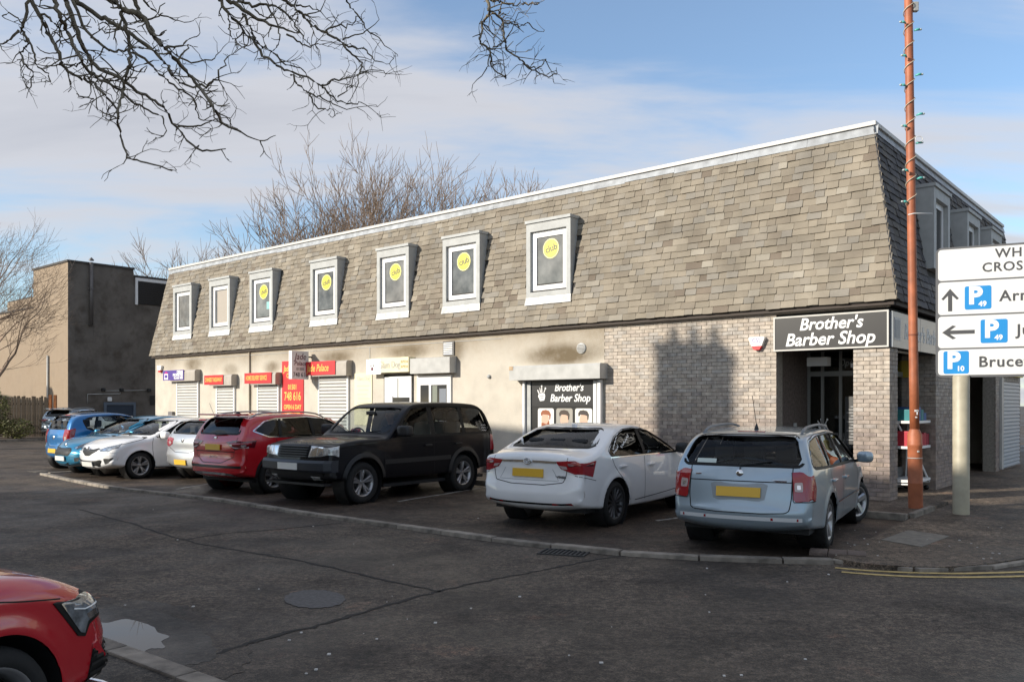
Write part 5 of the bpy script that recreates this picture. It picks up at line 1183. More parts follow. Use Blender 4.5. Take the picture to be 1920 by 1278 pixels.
# ---- silver estate
def x_estate(c, root, sp):
    for s in (1, -1):
        lamp(c, 'tail_lamp', [(.645, .975), (.645, .64), ('x', -2.02, .65), ('x', -1.98, .80), ('x', -2.06, .94), (.80, .985)], s, M_TAIL)
        lamp(c, 'tail_lamp_lens', [(.675, .86), (.675, .76), (.80, .76), (.81, .87)], s, M_TAILC, .0125, 0, it=2); lamp(c, 'tail_lamp_bulb', [(.71, .835), (.71, .785), (.77, .785), (.77, .835)], s, M_CHROME, .0145, 0, it=2); lampline(c, 'lamp_outline', [(.645, .975), (.645, .64), ('x', -2.02, .65)], s, M_SHUTLINE, .010, .009, 'rc')
        c.decal('reflector', [(s * .38, .425), (s * .68, .425), (s * .68, .455), (s * .38, .455)], 'rear', .004, M_TAIL, 1, .05)
        c.line('side_moulding', [(1.0, .50), (-.85, .50)], 'side', .05, c.paint, s, .012, sm=0); c.line('moulding_trim', [(1.0, .525), (-.85, .525)], 'side', .012, M_CHROME, s, .014, sm=0)
        lamp(c, 'headlamp', [(.45, .74), ('x', 1.80, .82), ('x', 1.84, .72), (.50, .62)], s, M_HEAD, end='fc')
    c.line('tailgate_gap', [(-.60, 1.06), (-.60, .56), (-.52, .50), (.52, .50), (.60, .56), (.60, 1.06)], 'rear', .012, M_SHUTLINE)
    c.line('tailgate_crease', [(-.60, .86), (.60, .86)], 'rear', .012, M_SHUTLINE, sm=0)
    c.decal('plate_recess', rounded([(-.34, .845), (.34, .845), (.30, .635), (-.30, .635)], 1), 'rear', .003, mat('recess_silver', (.25, .28, .30), .4, metal=.5), 1, .05)
    c.line('bumper_strip', [(-.72, .44), (.72, .44)], 'rear', .045, mat('strip_white', (.62, .64, .65), .35), off=.003, sm=0)
    h, n_ = c.hit('rear', 0, .95); MB().lathe([(.0, -.012), (.035, -.012), (.045, 0)], 20, 'x', (h.x - .002, 0, .95)).build('badge', M_CHROME, root)
    wiper(root, [(c.hit('rear', 0, 1.02)[0].x - .03, 0, .93), (c.hit('rear', 0, 1.05)[0].x - .035, 0.0, 1.05), (c.hit('rear', .34, 1.10)[0].x - .02, -.36, 1.10)])
    c.decal('window_sticker', [(.30, 1.06), (.54, 1.06), (.54, 1.11), (.30, 1.11)], 'rear', .002, mat('pale_sticker', (.55, .62, .58), .5))
    h, n_ = c.hit('rear', 0, 1.43); MB().bbox(h.x - .02, h.x + .06, -.17, .17, 1.405, 1.435, .008).build('brake_light', M_TAIL, root)
    rails(c, root, .35, -1.62, .60, 0, mat('rail_grey', (.18, .19, .2), .4), .017, .055)
    h, _ = c.hit('top', -1.35, 0); MB().lathe([(.03, 0), (.022, .03), (.008, .07)], 12, 'z', (-1.35, 0, h.z)).tube([(-1.35, 0, h.z + .05), (-1.56, 0, h.z + .42)], .004, 6).build('aerial', M_TRIM, root)
    for (nm, y, z, w) in (('model_badge', .50, .93, .07), ('model_badge', -.46, .875, .17)):
        h, _ = c.hit('rear', y, z); MB().bbox(h.x - .006, h.x + .004, y - w / 2, y + w / 2, z - .012, z + .012, .003).build(nm, M_CHROME, root)
M_SILVERBLUE = paint('paint_silver_blue', (.33, .41, .47), .5, .32)
CARS['estate'] = gen('estate_car', 'pale silver blue estate car with roof rails, parked nose-in beside the brick pillar', 4.57, .885, 1.475, 1.365, -1.215, .316, M_SILVERBLUE, .50, (2.08, .80), (1.02, .985), (.30, 1.405), [(-.25, 1.475), (-1.2, 1.465)], (-1.90, 1.405), (-2.13, 1.02), [(-2.20, .84), (-2.24, .60), (-2.285, .52)],
    belt=[(2.3, .80), (1.1, .92), (-1.0, .97), (-2.3, 1.0)], dlo=[(.86, .965), (.10, 1.37), (-.4, 1.40), (-1.35, 1.385), (-1.76, 1.33), (-1.98, 1.06), (-1.90, 1.015)], side_glass=[('door_window', [(.80, .975), (.08, 1.36), (-.28, 1.39), (-.28, .985)], M_GLASS), ('door_window', [(-.32, .985), (-.32, 1.39), (-1.0, 1.39), (-1.2, .99)], M_GLASS), ('quarter_window', [(-1.26, 1.0), (-1.06, 1.38), (-1.35, 1.375), (-1.75, 1.32), (-1.96, 1.06), (-1.89, 1.02)], M_GLASS)],
    pillars=[((-.30, .97), (-.30, 1.40), .07), ((-1.23, .98), (-1.03, 1.40), .06)], shut=[[(.98, .35), (1.0, .8), (.9, .96)], [(-.30, .30), (-.30, .97)], [(-1.22, .97), (-1.18, .85), (-.88, .52), (-.82, .32)]], handles=[(-.12, .80), (-1.02, .82)],
    doors=[[(1.0, .28), (1.0, .95), (-.30, .98), (-.30, .28)], [(-.30, .28), (-.30, .98), (-1.22, .98), (-.85, .5), (-.82, .28)]], bumpers=(1.9, -1.62, .52, .60), tailgate=[(-.60, 1.45), (.60, 1.45), (.60, .50), (-.60, .50)], tail_x=-1.8,
    screen=[(-.60, 1.37), (.60, 1.37), (.73, 1.01), (-.73, 1.01)], rear_screen=[(-.60, 1.385), (.60, 1.385), (.72, 1.04), (-.72, 1.04)], plates=[('rear', .735, .52, .115, M_YPLATE)], plate_out=.01, mirror=(.74, 1.02, .95), style='five', steer=-.42, rim=.215, extra=x_estate)
# ---- white saloon
def x_saloon(c, root, sp):
    for s in (1, -1):
        lamp(c, 'tail_lamp', [(.44, .97), (.80, .985), ('x', -1.88, .975), ('x', -1.99, .755), (.80, .80), (.54, .87)], s, M_TAIL, it=0)
        lamp(c, 'tail_lamp_lens', [(.50, .915), (.64, .905), (.66, .865), (.57, .87)], s, M_TAILC, .0125, 0, it=0); lamp(c, 'tail_lamp_lens', [(.66, .95), ('x', -1.95, .95), ('x', -1.98, .90), (.68, .90)], s, M_TAILD, .0125, 0, it=0)
        c.decal('reflector', [(s * .42, .365), (s * .72, .375), (s * .70, .40), (s * .42, .39)], 'rear', .006, M_TAIL, 1, .04)
        c.line('sill_crease', [(.95, .40), (.2, .36), (-.75, .33)], 'side', .012, M_SHUTLINE, s, .001); c.line('window_trim', [(.85, .985), (-1.5, 1.0)], 'side', .018, M_CHROME, s, .004, sm=0)
        lampline(c, 'bumper_gap', [('x', -1.90, .70), ('x', -2.0, .72), (.80, .78)], s, M_SHUTLINE, .009, .0012, 'rc')
        lamp(c, 'headlamp', [(.45, .72), ('x', 1.80, .82), ('x', 1.90, .72), (.50, .62)], s, M_HEAD, end='fc')
    c.line('chrome_bar', [(-.46, .955), (0, .965), (.46, .955)], 'rear', .030, M_CHROME, off=.012)
    c.line('boot_gap', [(-.62, 1.05), (-.62, .80), (-.55, .64), (.55, .64), (.62, .80), (.62, 1.05)], 'rear', .011, M_SHUTLINE)
    c.line('recess_edge', [(-.40, .86), (-.50, .70), (.50, .70), (.40, .86)], 'rear', .008, mat('soft_grey_line', (.35, .36, .37), .5), sm=0)
    c.line('bumper_slot', [(-.70, .39), (-.5, .375), (.5, .375), (.70, .39)], 'rear', .028, M_SEAL, off=.003)
    h, _ = c.hit('rear', 0, .97); e = MB()
    for (rx, rz) in ((.062, .042), (.026, .040), (.045, .018)): e.tube([(h.x - .022, rx * math.cos(t), .965 + rz * math.sin(t) + (.012 if rz < .03 else 0)) for t in np.linspace(0, 2 * math.pi, 21)], .007, 6, cap=False)
    e.build('badge', M_CHROME, root)
    h, _ = c.hit('rear', -.50, .76); text('model_badge', 'AVENSIS', M_TRIM, root, .045, frame_mtx((h.x - .004, -.52, .755), (0, -1, 0), (0, 0, 1)), bold=.001)
    h, _ = c.hit('top', -1.02, 0); MB().bbox(-1.06, -.98, -.03, .03, h.z - .01, h.z + .035, .01).build('aerial', c.paint, root)
    # handwriting on the dark rear side glass
    for s in (1, -1):
        rr = random.Random(4)
        for (x0, z0, x1, z1) in [(-1.38, 1.10, -1.02, 1.36), (-1.40, 1.05, -1.18, 1.16), (-1.12, 1.12, -.72, 1.30)]:
            n = 16; pts = []
            for k in range(n):
                t = k / (n - 1); pts.append((x0 + (x1 - x0) * t + .02 * math.sin(k * 2.4), z0 + (z1 - z0) * t + .028 * math.cos(k * 2.1) * rr.uniform(.6, 1.2)))
            c.line('window_writing', pts, 'side', .011, M_WHITE, s, .003, step=.012)
M_WHITECAR = paint('paint_white', (.82, .82, .82), 0, .3)
CARS['saloon'] = gen('saloon_car', 'white saloon car with chrome boot bar and writing on its side window', 4.75, .905, 1.48, 1.37, -1.33, .328, M_WHITECAR, .52, (2.12, .78), (.95, 1.01), (.08, 1.41), [(-.45, 1.485), (-.85, 1.462)], (-1.12, 1.415), (-1.80, 1.125), [(-2.10, 1.105), (-2.27, 1.08), (-2.315, .98), (-2.30, .76), (-2.35, .60), (-2.375, .52)],
    belt=[(2.4, .78), (1.1, .95), (-1.0, 1.0), (-2.4, 1.04)], tumble=.46, dlo=[(.86, .985), (.05, 1.355), (-.45, 1.405), (-.85, 1.385), (-1.22, 1.28), (-1.52, 1.09), (-1.46, 1.01)], side_glass=[('door_window', [(.80, .995), (.04, 1.345), (-.36, 1.39), (-.36, 1.01)], M_GLASS), ('door_window', [(-.42, 1.01), (-.42, 1.39), (-.85, 1.375), (-1.20, 1.27), (-1.50, 1.09), (-1.45, 1.02)], M_PRIV)],
    pillars=[((-.42, .99), (-.36, 1.41), .09)], seal=.025, shut=[[(.99, .35), (1.03, .8), (.92, .97)], [(-.42, .32), (-.43, .98)], [(-1.46, 1.0), (-1.38, .85), (-1.02, .55), (-.93, .34)]], handles=[(-.22, .84), (-1.15, .86)],
    doors=[[(1.0, .30), (1.0, .97), (-.42, 1.0), (-.42, .30)], [(-.42, .30), (-.42, 1.0), (-1.46, 1.0), (-1.0, .55), (-.94, .30)]], bumpers=(1.95, -1.75, .52, .62), tailgate=[(-.62, 1.12), (.62, 1.12), (.62, .80), (.55, .64), (-.55, .64), (-.62, .80)], tail_x=-2.0,
    screen=[(-.60, 1.375), (.60, 1.375), (.75, 1.04), (-.75, 1.04)], rear_screen=[(-.54, 1.395), (.54, 1.395), (.72, 1.145), (-.72, 1.145)], rear_x=-.95, plates=[('rear', .80, .52, .115, M_YPLATE)], plate_out=.004, mirror=(.70, 1.06, 1.05), mirror_mat=M_TRIM, style='multi', rim=.228, rim_dark=True, extra=x_saloon)
# ---- black off-roader
def x_offroad(c, root, sp):
    X = lambda y, z: c.hit('front', y, z)[0].x
    for s in (1, -1):
        lamp(c, 'headlamp', [(.41, 1.04), ('x', 2.06, 1.04), ('x', 2.08, .86), (.41, .85)], s, M_HEADRR, .012, .03, 'fc', 0)
        for (ya, yb) in ((.43, .60), (.62, .77)): lamp(c, 'headlamp_bowl', [(ya, 1.02), (yb, 1.02), (yb, .87), (ya, .87)], s, M_CHROME, .0145, 0, 'fc')
        c.line('side_moulding', [(1.0, .72), (-.82, .72)], 'side', .085, M_TRIM, s, .014, sm=0); c.line('sill_trim', [(1.02, .36), (-.82, .36)], 'side', .16, M_TRIM, s, .008, sm=0)
        c.line('waist_crease', [(2.1, 1.03), (-2.2, 1.03)], 'side', .010, M_SHUTLINE, s, .001, sm=0)
        for xc in (sp['xf'], sp['xr']):
            c.line('arch_trim', [(xc + (sp['wr'] + .10) * math.cos(t), sp['wr'] + .03 + (sp['wr'] + .10) * math.sin(t)) for t in np.linspace(-.1, math.pi + .1, 20)], 'side', .075, M_TRIM, s, .016)
        lamp(c, 'tail_lamp', [(.74, 1.14), ('x', -2.16, 1.14), ('x', -2.16, .80), (.74, .80)], s, M_TAIL, it=0)
        c.decal('fog_lamp', [(s * .46, .52), (s * .66, .52), (s * .66, .44), (s * .46, .44)], 'front', .006, M_HEADRR, 1, .04, back=.02)
        c.decal('front_vent', [(s * .70, .60), (s * .78, .60), (s * .74, .45), (s * .66, .45)], 'front', .004, M_SEAL, 1, .05)
    c.decal('grille', [(-.39, 1.05), (.39, 1.05), (.39, .835), (-.39, .835)], 'front', .004, M_SEAL, 1, .05)
    for i in range(5):
        z = .86 + i * .042; x = X(0, z); MB().bbox(x - .01, x + .024, -.385, .385, z - .009, z + .012, .006).build('grille_bar', mat('grille_grey', (.05, .052, .055), .4), root)
    # bumper: a deep bar standing proud
    bp = []
    for y in np.linspace(-.90, .90, 25): bp.append((X(max(-.86, min(.86, y)) * .97, .70) + .05 - (.10 if abs(y) > .88 else 0), y))
    mb = MB(); v = []
    prof = [(-.14, .60), (.0, .595), (.035, .63), (.035, .755), (.01, .80), (-.14, .80)]
    for (x, y) in bp:
        for (dx, z) in prof: v.append((x + dx, y, z))
    k = len(prof); mb.add(v, [(i * k + j, i * k + (j + 1) % k, (i + 1) * k + (j + 1) % k, (i + 1) * k + j) for i in range(len(bp) - 1) for j in range(k)] + [tuple(range(k)), tuple(reversed(range((len(bp) - 1) * k, len(bp) * k)))])
    mb.build('front_bumper', mat('bumper_grey', (.028, .032, .04), .4), root)
    sp_ = MB(); sp_.box(2.12, 2.30, -.78, .78, .36, .40).build('front_spoiler', M_TRIM, root)
    MB().bbox(-2.42, -2.24, -.90, .90, .52, .74, .03).build('rear_bumper', M_TRIM, root)
    for i, ch in enumerate('RANGE ROVER'):
        if ch != ' ':
            y = .33 - i * .066; x = X(y, 1.085); text('bonnet_letter', ch, mat('letter_silver', (.10, .10, .10), .4), root, .05, frame_mtx((x + .012, y, 1.083), (0, 1, 0), (-.35, 0, 1)), bold=.002)
    for (y0, y1) in ((-.62, .05), (-.05, .62)): wiper(root, [(.86, y0, 1.215), (c.hit('front', y1, 1.26)[0].x + .02, y1, 1.27)], .011)
    MB().bbox(.42, .47, -.12, .12, 1.56, 1.63, .015).build('rear_view_mirror', M_TRIM, root)
    c.line('bonnet_gap', [(.9, 1.115), (2.0, 1.075), (2.28, 1.065)], 'side', .010, M_SHUTLINE, 1, .001, sm=0); c.line('bonnet_gap', [(.9, 1.115), (2.0, 1.075), (2.28, 1.065)], 'side', .010, M_SHUTLINE, -1, .001, sm=0)
    for s in (1, -1):
        rr = random.Random(9)
        for q in range(3): c.line('window_writing', [(-2.02 + k * .022 + .01 * math.sin(k * 2.2), 1.22 + q * .055 + .012 * math.cos(k * 1.9 + q)) for k in range(9)], 'side', .008, M_GREYSIGN, s, .003, step=.012)
    # front light guard over the sill of the grille
M_BLACKCAR = mat('paint_black_blue', (.005, .005, .007), .4, coat=.38, spec=.1)
CARS['offroader'] = gen('offroad_car', 'black boxy off-road car facing the road with a driver inside', 4.71, .935, 1.815, 1.495, -1.25, .372, M_BLACKCAR, .70, (2.20, 1.085), (.90, 1.185), (.28, 1.745), [(-.1, 1.81), (-1.3, 1.815)], (-2.05, 1.755), (-2.27, 1.20), [(-2.32, .95), (-2.34, .75), (-2.355, .66)],
    soft=.12, edge_k=.55, sill=.40, belt=[(2.4, 1.06), (.9, 1.125), (-2.4, 1.16)], tumble=.24, tumble2=.05, shoulder=.03, plan_in=(.07, .05), flare=.02, dlo=[(.74, 1.16), (.22, 1.695), (-.3, 1.735), (-1.8, 1.72), (-1.98, 1.66), (-2.16, 1.25), (-2.08, 1.18)], side_glass=[('door_window', [(.68, 1.17), (.20, 1.685), (-.27, 1.72), (-.27, 1.175)], M_GLASS), ('door_window', [(-.40, 1.175), (-.40, 1.72), (-1.16, 1.72), (-1.20, 1.18)], M_TINT), ('quarter_window', [(-1.32, 1.18), (-1.30, 1.71), (-1.79, 1.70), (-1.95, 1.65), (-2.13, 1.25), (-2.06, 1.19)], M_TINT)],
    pillars=[((-.33, 1.15), (-.33, 1.74), .13), ((-1.26, 1.15), (-1.23, 1.74), .10)], seal=.045, shut=[[(.98, .42), (.98, 1.05), (.80, 1.15)], [(-.34, .42), (-.34, 1.15)], [(-1.24, 1.15), (-1.22, .95), (-.84, .62), (-.80, .42)]], handles=[(-.16, .98), (-1.05, .98)], handle_mat=M_TRIM,
    doors=[[(.98, .40), (.98, 1.13), (-.34, 1.15), (-.34, .40)], [(-.34, .40), (-.34, 1.15), (-1.24, 1.15), (-.84, .62), (-.80, .40)]], bumpers=(2.0, -2.0, .60, .55), bumper_mat=M_TRIM, tailgate=[(-.75, 1.75), (.75, 1.75), (.75, .75), (-.75, .75)], tail_x=-2.0,
    screen=[(-.70, 1.70), (.70, 1.70), (.80, 1.225), (-.80, 1.225)], rear_screen=[(-.66, 1.70), (.66, 1.70), (.74, 1.24), (-.74, 1.24)], plates=[('front', .69, .52, .115, M_WPLATE)], plate_out=.085, plate_tilt=False, mirror=(.62, 1.27, 1.2), mirror_mat=M_TRIM, mirror_p=6, style='five_pair', rim=.235, tw=.25, seat_z=.62, head_z=1.56, seat_mat=M_SEATB, glass_rear=M_TINT, arch_gap=.075, extra=x_offroad)
# ---- red SUV
def x_suv(c, root, sp):
    for s in (1, -1):
        lamp(c, 'tail_lamp', [(.36, 1.03), (.70, 1.06), ('x', -1.74, 1.06), ('x', -1.80, .92), (.70, .88), (.52, .95)], s, M_TAILD, .010, .014, it=0)
        lamp(c, 'tail_lamp_lens', [(.55, .94), (.70, .905), ('x', -1.95, .91), ('x', -1.95, .94)], s, M_TAILC, .0145, 0, it=0); lamp(c, 'tail_lamp_lens', [(.50, 1.01), ('x', -1.86, 1.03), ('x', -1.88, .97), (.60, .965)], s, M_TAIL, .0145, 0, it=0)
        for xc in (sp['xf'], sp['xr']): c.line('arch_trim', [(xc + (sp['wr'] + .085) * math.cos(t), sp['wr'] + .01 + (sp['wr'] + .085) * math.sin(t)) for t in np.linspace(0, math.pi, 18)], 'side', .05, M_TRIM, s, .006)
        c.line('sill_trim', [(.95, .34), (-.9, .34)], 'side', .12, M_TRIM, s, .006, sm=0); c.line('window_trim', sp['dlo'] + [sp['dlo'][0]], 'side', .022, M_CHROME, s, .005, sm=0)
    c.line('tailgate_gap', [(-.66, 1.12), (-.60, .62), (.60, .62), (.66, 1.12)], 'rear', .012, M_SHUTLINE)
    c.line('tailgate_crease', [(-.62, .84), (.62, .84)], 'rear', .014, M_SHUTLINE, sm=0)
    c.line('bumper_black', [(-.82, .55), (.82, .55)], 'rear', .05, M_TRIM, off=.004, sm=0); c.line('bumper_low', [(-.80, .40), (.80, .40)], 'rear', .16, M_TRIM, off=.004, sm=0)
    c.line('skid_plate', [(-.66, .36), (-.58, .42), (.58, .42), (.66, .36)], 'rear', .045, M_CHROME, off=.012)
    h, _ = c.hit('rear', 0, 1.10); MB().bbox(h.x - .012, h.x + .01, -.055, .055, 1.045, 1.125, .02).build('badge', M_CHROME, root)
    h, _ = c.hit('rear', 0, .76); text('model_badge', 'ATECA', M_CHROME, root, .06, frame_mtx((c.hit('rear', 0, .735)[0].x - .006, 0, .735), (0, -1, 0), (0, 0, 1)), spacing=1.5)
    sx = c.hit('top', -1.85, 0)[0]; MB().bbox(-2.06, -1.72, -.60, .60, 1.545, 1.575, .013).build('roof_spoiler', c.paint, root)
    rails(c, root, .25, -1.70, .60, 0, M_RIM, .016, .05)
    h, _ = c.hit('top', -1.5, 0); MB().prism([(-1.58, h.z - .01), (-1.42, h.z - .01), (-1.56, h.z + .06)], -.02, .02, 'xz').build('aerial', M_TRIM, root)
    wiper(root, [(c.hit('rear', .0, 1.16)[0].x - .02, .03, 1.16), (c.hit('rear', -.3, 1.17)[0].x - .02, -.33, 1.18)], .011)
M_REDCAR = paint('paint_red', (.52, .012, .02), .0, .26)
CARS['suv'] = gen('suv_car', 'red SUV with roof rails and rear spoiler, parked nose-in beside the black off-roader', 4.36, .92, 1.61, 1.32, -1.32, .348, M_REDCAR, .60, (1.98, .96), (.98, 1.115), (.20, 1.52), [(-.35, 1.59), (-1.2, 1.58)], (-1.82, 1.53), (-2.03, 1.14), [(-2.12, 1.0), (-2.10, .72), (-2.17, .60), (-2.18, .52)],
    sill=.26, belt=[(2.3, .92), (1.0, 1.03), (-1.0, 1.07), (-2.2, 1.14)], tumble=.42, dlo=[(.86, 1.08), (.12, 1.46), (-.4, 1.505), (-1.2, 1.48), (-1.48, 1.42), (-1.78, 1.24), (-1.45, 1.12)], side_glass=[('door_window', [(.80, 1.09), (.10, 1.45), (-.30, 1.49), (-.30, 1.10)], M_GLASS), ('door_window', [(-.36, 1.10), (-.36, 1.49), (-1.05, 1.475), (-1.16, 1.12)], M_PRIV), ('quarter_window', [(-1.22, 1.13), (-1.12, 1.47), (-1.47, 1.41), (-1.75, 1.24), (-1.45, 1.135)], M_PRIV)],
    pillars=[((-.33, 1.08), (-.33, 1.51), .08), ((-1.19, 1.09), (-1.09, 1.50), .07)], seal=.03, shut=[[(.94, .40), (.98, .9), (.86, 1.07)], [(-.33, .36), (-.33, 1.08)], [(-1.30, 1.10), (-1.26, .98), (-.92, .62), (-.86, .38)]], handles=[(-.15, .93), (-1.08, .95)],
    doors=[[(.95, .36), (.97, 1.06), (-.33, 1.09), (-.33, .36)], [(-.33, .36), (-.33, 1.09), (-1.30, 1.10), (-.92, .62), (-.86, .36)]], bumpers=(1.85, -1.72, .55, .60), tailgate=[(-.66, 1.55), (.66, 1.55), (.60, .62), (-.60, .62)], tail_x=-1.75,
    screen=[(-.62, 1.48), (.62, 1.48), (.76, 1.14), (-.76, 1.14)], rear_screen=[(-.55, 1.50), (.55, 1.50), (.67, 1.18), (-.67, 1.18)], plates=[('rear', .925, .48, .115, M_YPLATE)], plate_out=.008, mirror=(.70, 1.16, 1.1), style='five_pair', rim=.228, tw=.22, seat_z=.5, glass_rear=M_PRIV, extra=x_suv)
# ---- silver hatchback
def x_hatch(c, root, sp):
    lm = sp['lamp']
    for s in (1, -1):
        lamp(c, 'tail_lamp', lm['wrap'], s, M_TAIL, .010, .014)
        lamp(c, 'tail_lamp_lens', lm['lens'], s, M_TAILC, .0145, 0)
    c.line('tailgate_gap', lm['gate'], 'rear', .012, M_SHUTLINE)
    z = lm['badge']; h, _ = c.hit('rear', 0, z); MB().lathe([(.0, -.012), (.04, -.012), (.055, 0)], 20, 'x', (h.x - .002, 0, z)).build('badge', M_CHROME, root)
    if lm.get('low'): c.line('bumper_low', [(-.75, .30), (.75, .30)], 'rear', .16, M_TRIM, off=.004, sm=0)
    z = lm['wz']; wiper(root, [(c.hit('rear', .0, z)[0].x - .02, 0, z), (c.hit('rear', -.3, z + .03)[0].x - .02, -.30, z + .03)], .010)
    h, _ = c.hit('rear', 0, lm['bz']); MB().bbox(h.x - .02, h.x + .06, -.14, .14, lm['bz'] - .014, lm['bz'] + .014, .006).build('brake_light', M_TAIL, root)
    if lm.get('aerial'):
        x = lm['aerial']; h, _ = c.hit('top', x, 0); MB().tube([(x, 0, h.z - .01), (x - .16, 0, h.z + .34)], .005, 6).build('aerial', M_TRIM, root)
M_SILVER = paint('paint_silver', (.50, .51, .52), .55, .33)
CARS['hatch'] = gen('hatchback_car', 'silver hatchback with round tail lamps, parked nose-in beside the red SUV', 4.20, .89, 1.48, 1.22, -1.36, .316, M_SILVER, .50, (1.90, .80), (.92, .99), (.15, 1.42), [(-.4, 1.48), (-1.0, 1.465)], (-1.68, 1.40), (-1.98, 1.06), [(-2.06, .90), (-2.04, .72), (-2.09, .60), (-2.10, .52)],
    belt=[(2.2, .80), (1.0, .93), (-1.0, .98), (-2.1, 1.03)], dlo=[(.80, .97), (.06, 1.37), (-.4, 1.405), (-1.1, 1.375), (-1.48, 1.26), (-1.30, 1.04), (-1.2, 1.01)], side_glass=[('door_window', [(.74, .98), (.05, 1.36), (-.30, 1.39), (-.30, .99)], M_GLASS), ('door_window', [(-.36, .99), (-.36, 1.39), (-1.08, 1.365), (-1.45, 1.26), (-1.2, 1.02)], M_GLASS)],
    pillars=[((-.33, .97), (-.33, 1.41), .08)], shut=[[(.88, .35), (.92, .8), (.82, .96)], [(-.33, .32), (-.33, .97)], [(-1.28, 1.0), (-1.25, .85), (-.98, .6), (-.92, .34)]], handles=[(-.14, .82), (-1.05, .84)], doors=[[(.9, .3), (.9, .95), (-.33, .98), (-.33, .3)], [(-.33, .3), (-.33, .98), (-1.28, 1.0), (-.95, .55), (-.92, .3)]], bumpers=(1.75, -1.72, .52, .62), tailgate=[(-.66, 1.42), (.66, 1.42), (.60, .66), (-.60, .66)], tail_x=-1.6,
    screen=[(-.60, 1.38), (.60, 1.38), (.74, 1.02), (-.74, 1.02)], rear_screen=[(-.53, 1.375), (.53, 1.375), (.66, 1.09), (-.66, 1.09)], plates=[('rear', .44, .48, .115, M_YPLATE)], plate_out=.006, mirror=(.66, 1.03, 1.0), extra=x_hatch,
    lamp=dict(wrap=[(.42, .97), (.66, .995), ('x', -1.80, .985), ('x', -1.80, .83), (.70, .78), (.44, .84)], lens=[(.50, .90), (.64, .90), (.64, .84), (.52, .84)], gate=[(-.68, 1.08), (-.60, .66), (.60, .66), (.68, 1.08)], badge=.93, wz=1.09, bz=1.40, low=True, aerial=-1.2))
# ---- small bright blue hatchback (rear view)
M_BLUE1 = paint('paint_bright_blue', (.015, .16, .42), .3, .28)
CARS['city'] = gen('city_car', 'small bright blue hatchback parked nose-in at the far end of the bays', 3.57, .80, 1.54, 1.10, -1.27, .282, M_BLUE1, .52, (1.60, .86), (.88, 1.03), (.18, 1.47), [(-.3, 1.54), (-.9, 1.525)], (-1.52, 1.46), (-1.70, 1.05), [(-1.76, .9), (-1.74, .68), (-1.78, .60), (-1.785, .50)],
    belt=[(1.8, .84), (.9, .95), (-1.0, 1.02), (-1.8, 1.08)], tumble=.34, dlo=[(.72, .99), (.08, 1.42), (-.4, 1.455), (-.95, 1.43), (-1.28, 1.34), (-1.20, 1.10), (-.95, 1.04)], side_glass=[('door_window', [(.66, 1.0), (.07, 1.41), (-.26, 1.44), (-.26, 1.02)], M_GLASS), ('door_window', [(-.32, 1.02), (-.32, 1.44), (-.94, 1.42), (-1.25, 1.33), (-1.18, 1.10), (-.94, 1.05)], M_GLASS)],
    pillars=[((-.29, .99), (-.29, 1.46), .08)], shut=[[(.80, .35), (.84, .85), (.74, .98)], [(-.29, .32), (-.29, 1.0)], [(-1.05, 1.04), (-1.04, .85), (-.86, .55), (-.82, .34)]], handles=[(-.12, .86), (-.92, .90)], doors=[[(.8, .3), (.8, .97), (-.29, 1.0), (-.29, .3)], [(-.29, .3), (-.29, 1.0), (-1.05, 1.04), (-.85, .55), (-.82, .3)]], bumpers=(1.5, -1.5, .5, .58), tailgate=[(-.58, 1.48), (.58, 1.48), (.54, .62), (-.54, .62)], tail_x=-1.4,
    screen=[(-.55, 1.43), (.55, 1.43), (.67, 1.06), (-.67, 1.06)], rear_screen=[(-.48, 1.44), (.48, 1.44), (.58, 1.09), (-.58, 1.09)], plates=[('rear', .50, .48, .115, M_YPLATE)], plate_out=.006, mirror=(.62, 1.06, .95), rim=.18, extra=x_hatch, steer=.1,
    lamp=dict(wrap=[(.54, 1.08), ('x', -1.50, 1.12), ('x', -1.56, .86), (.72, .70), (.58, .72), (.53, .86)], lens=[(.59, .88), (.70, .90), (.70, .78), (.61, .78)], gate=[(-.60, 1.08), (-.52, .62), (.52, .62), (.60, 1.08)], badge=.86, wz=1.09, bz=1.46))
# ---- white hatchback (front view)
def x_front(c, root, sp):
    f = sp['face']
    for s in (1, -1):
        lamp(c, 'headlamp', f['wrap'], s, f.get('hm', M_HEAD), .008, .012, 'fc', 0)
        if 'inner' in f: lamp(c, 'headlamp_bowl', f['inner'], s, M_CHROME, .0105, 0, 'fc')
        if 'drl' in f: lampline(c, 'daytime_lamp', f['drl'], s, M_WHITE, .022)
        lamp(c, 'fog_vent', f['fogw'], s, M_TRIM, .006, 0, 'fc')
    c.decal('grille', rounded(f['grille'], 1), 'front', .006, M_SEAL, 1, .04, back=.01)
    c.decal('lower_grille', rounded(f['lower'], 1), 'front', .005, M_SEAL, 1, .05)
    for z in f['bars']: c.line('grille_bar', [(-f['bw'], z), (f['bw'], z)], 'front', .010, mat('grille_grey', (.05, .052, .055), .4), off=.010, sm=0)
    h, n_ = c.hit('front', 0, f['badge'])
    if f['bshape'] == 'diamond': MB().prism([(0, f['badge'] + .085), (.055, f['badge']), (0, f['badge'] - .085), (-.055, f['badge'])], h.x - .01, h.x + .022, 'yz').build('badge', M_CHROME, root)
    else: MB().lathe([(.0, .016), (.05, .014), (.06, 0)], 18, 'x', (h.x, 0, f['badge'])).build('badge', M_CHROME, root)
    for (y0, y1) in ((-.55, .05), (.0, .55)): wiper(root, [(sp['cowl'] + .03, y0, sp['dash_z'] + .03), (c.hit('front', y1, sp['dash_z'] + .09)[0].x + .02, y1, sp['dash_z'] + .1)], .010)
    c.line('bonnet_gap', f['bonnet_gap'], 'side', .009, M_SHUTLINE, 1, .001); c.line('bonnet_gap', f['bonnet_gap'], 'side', .009, M_SHUTLINE, -1, .001)
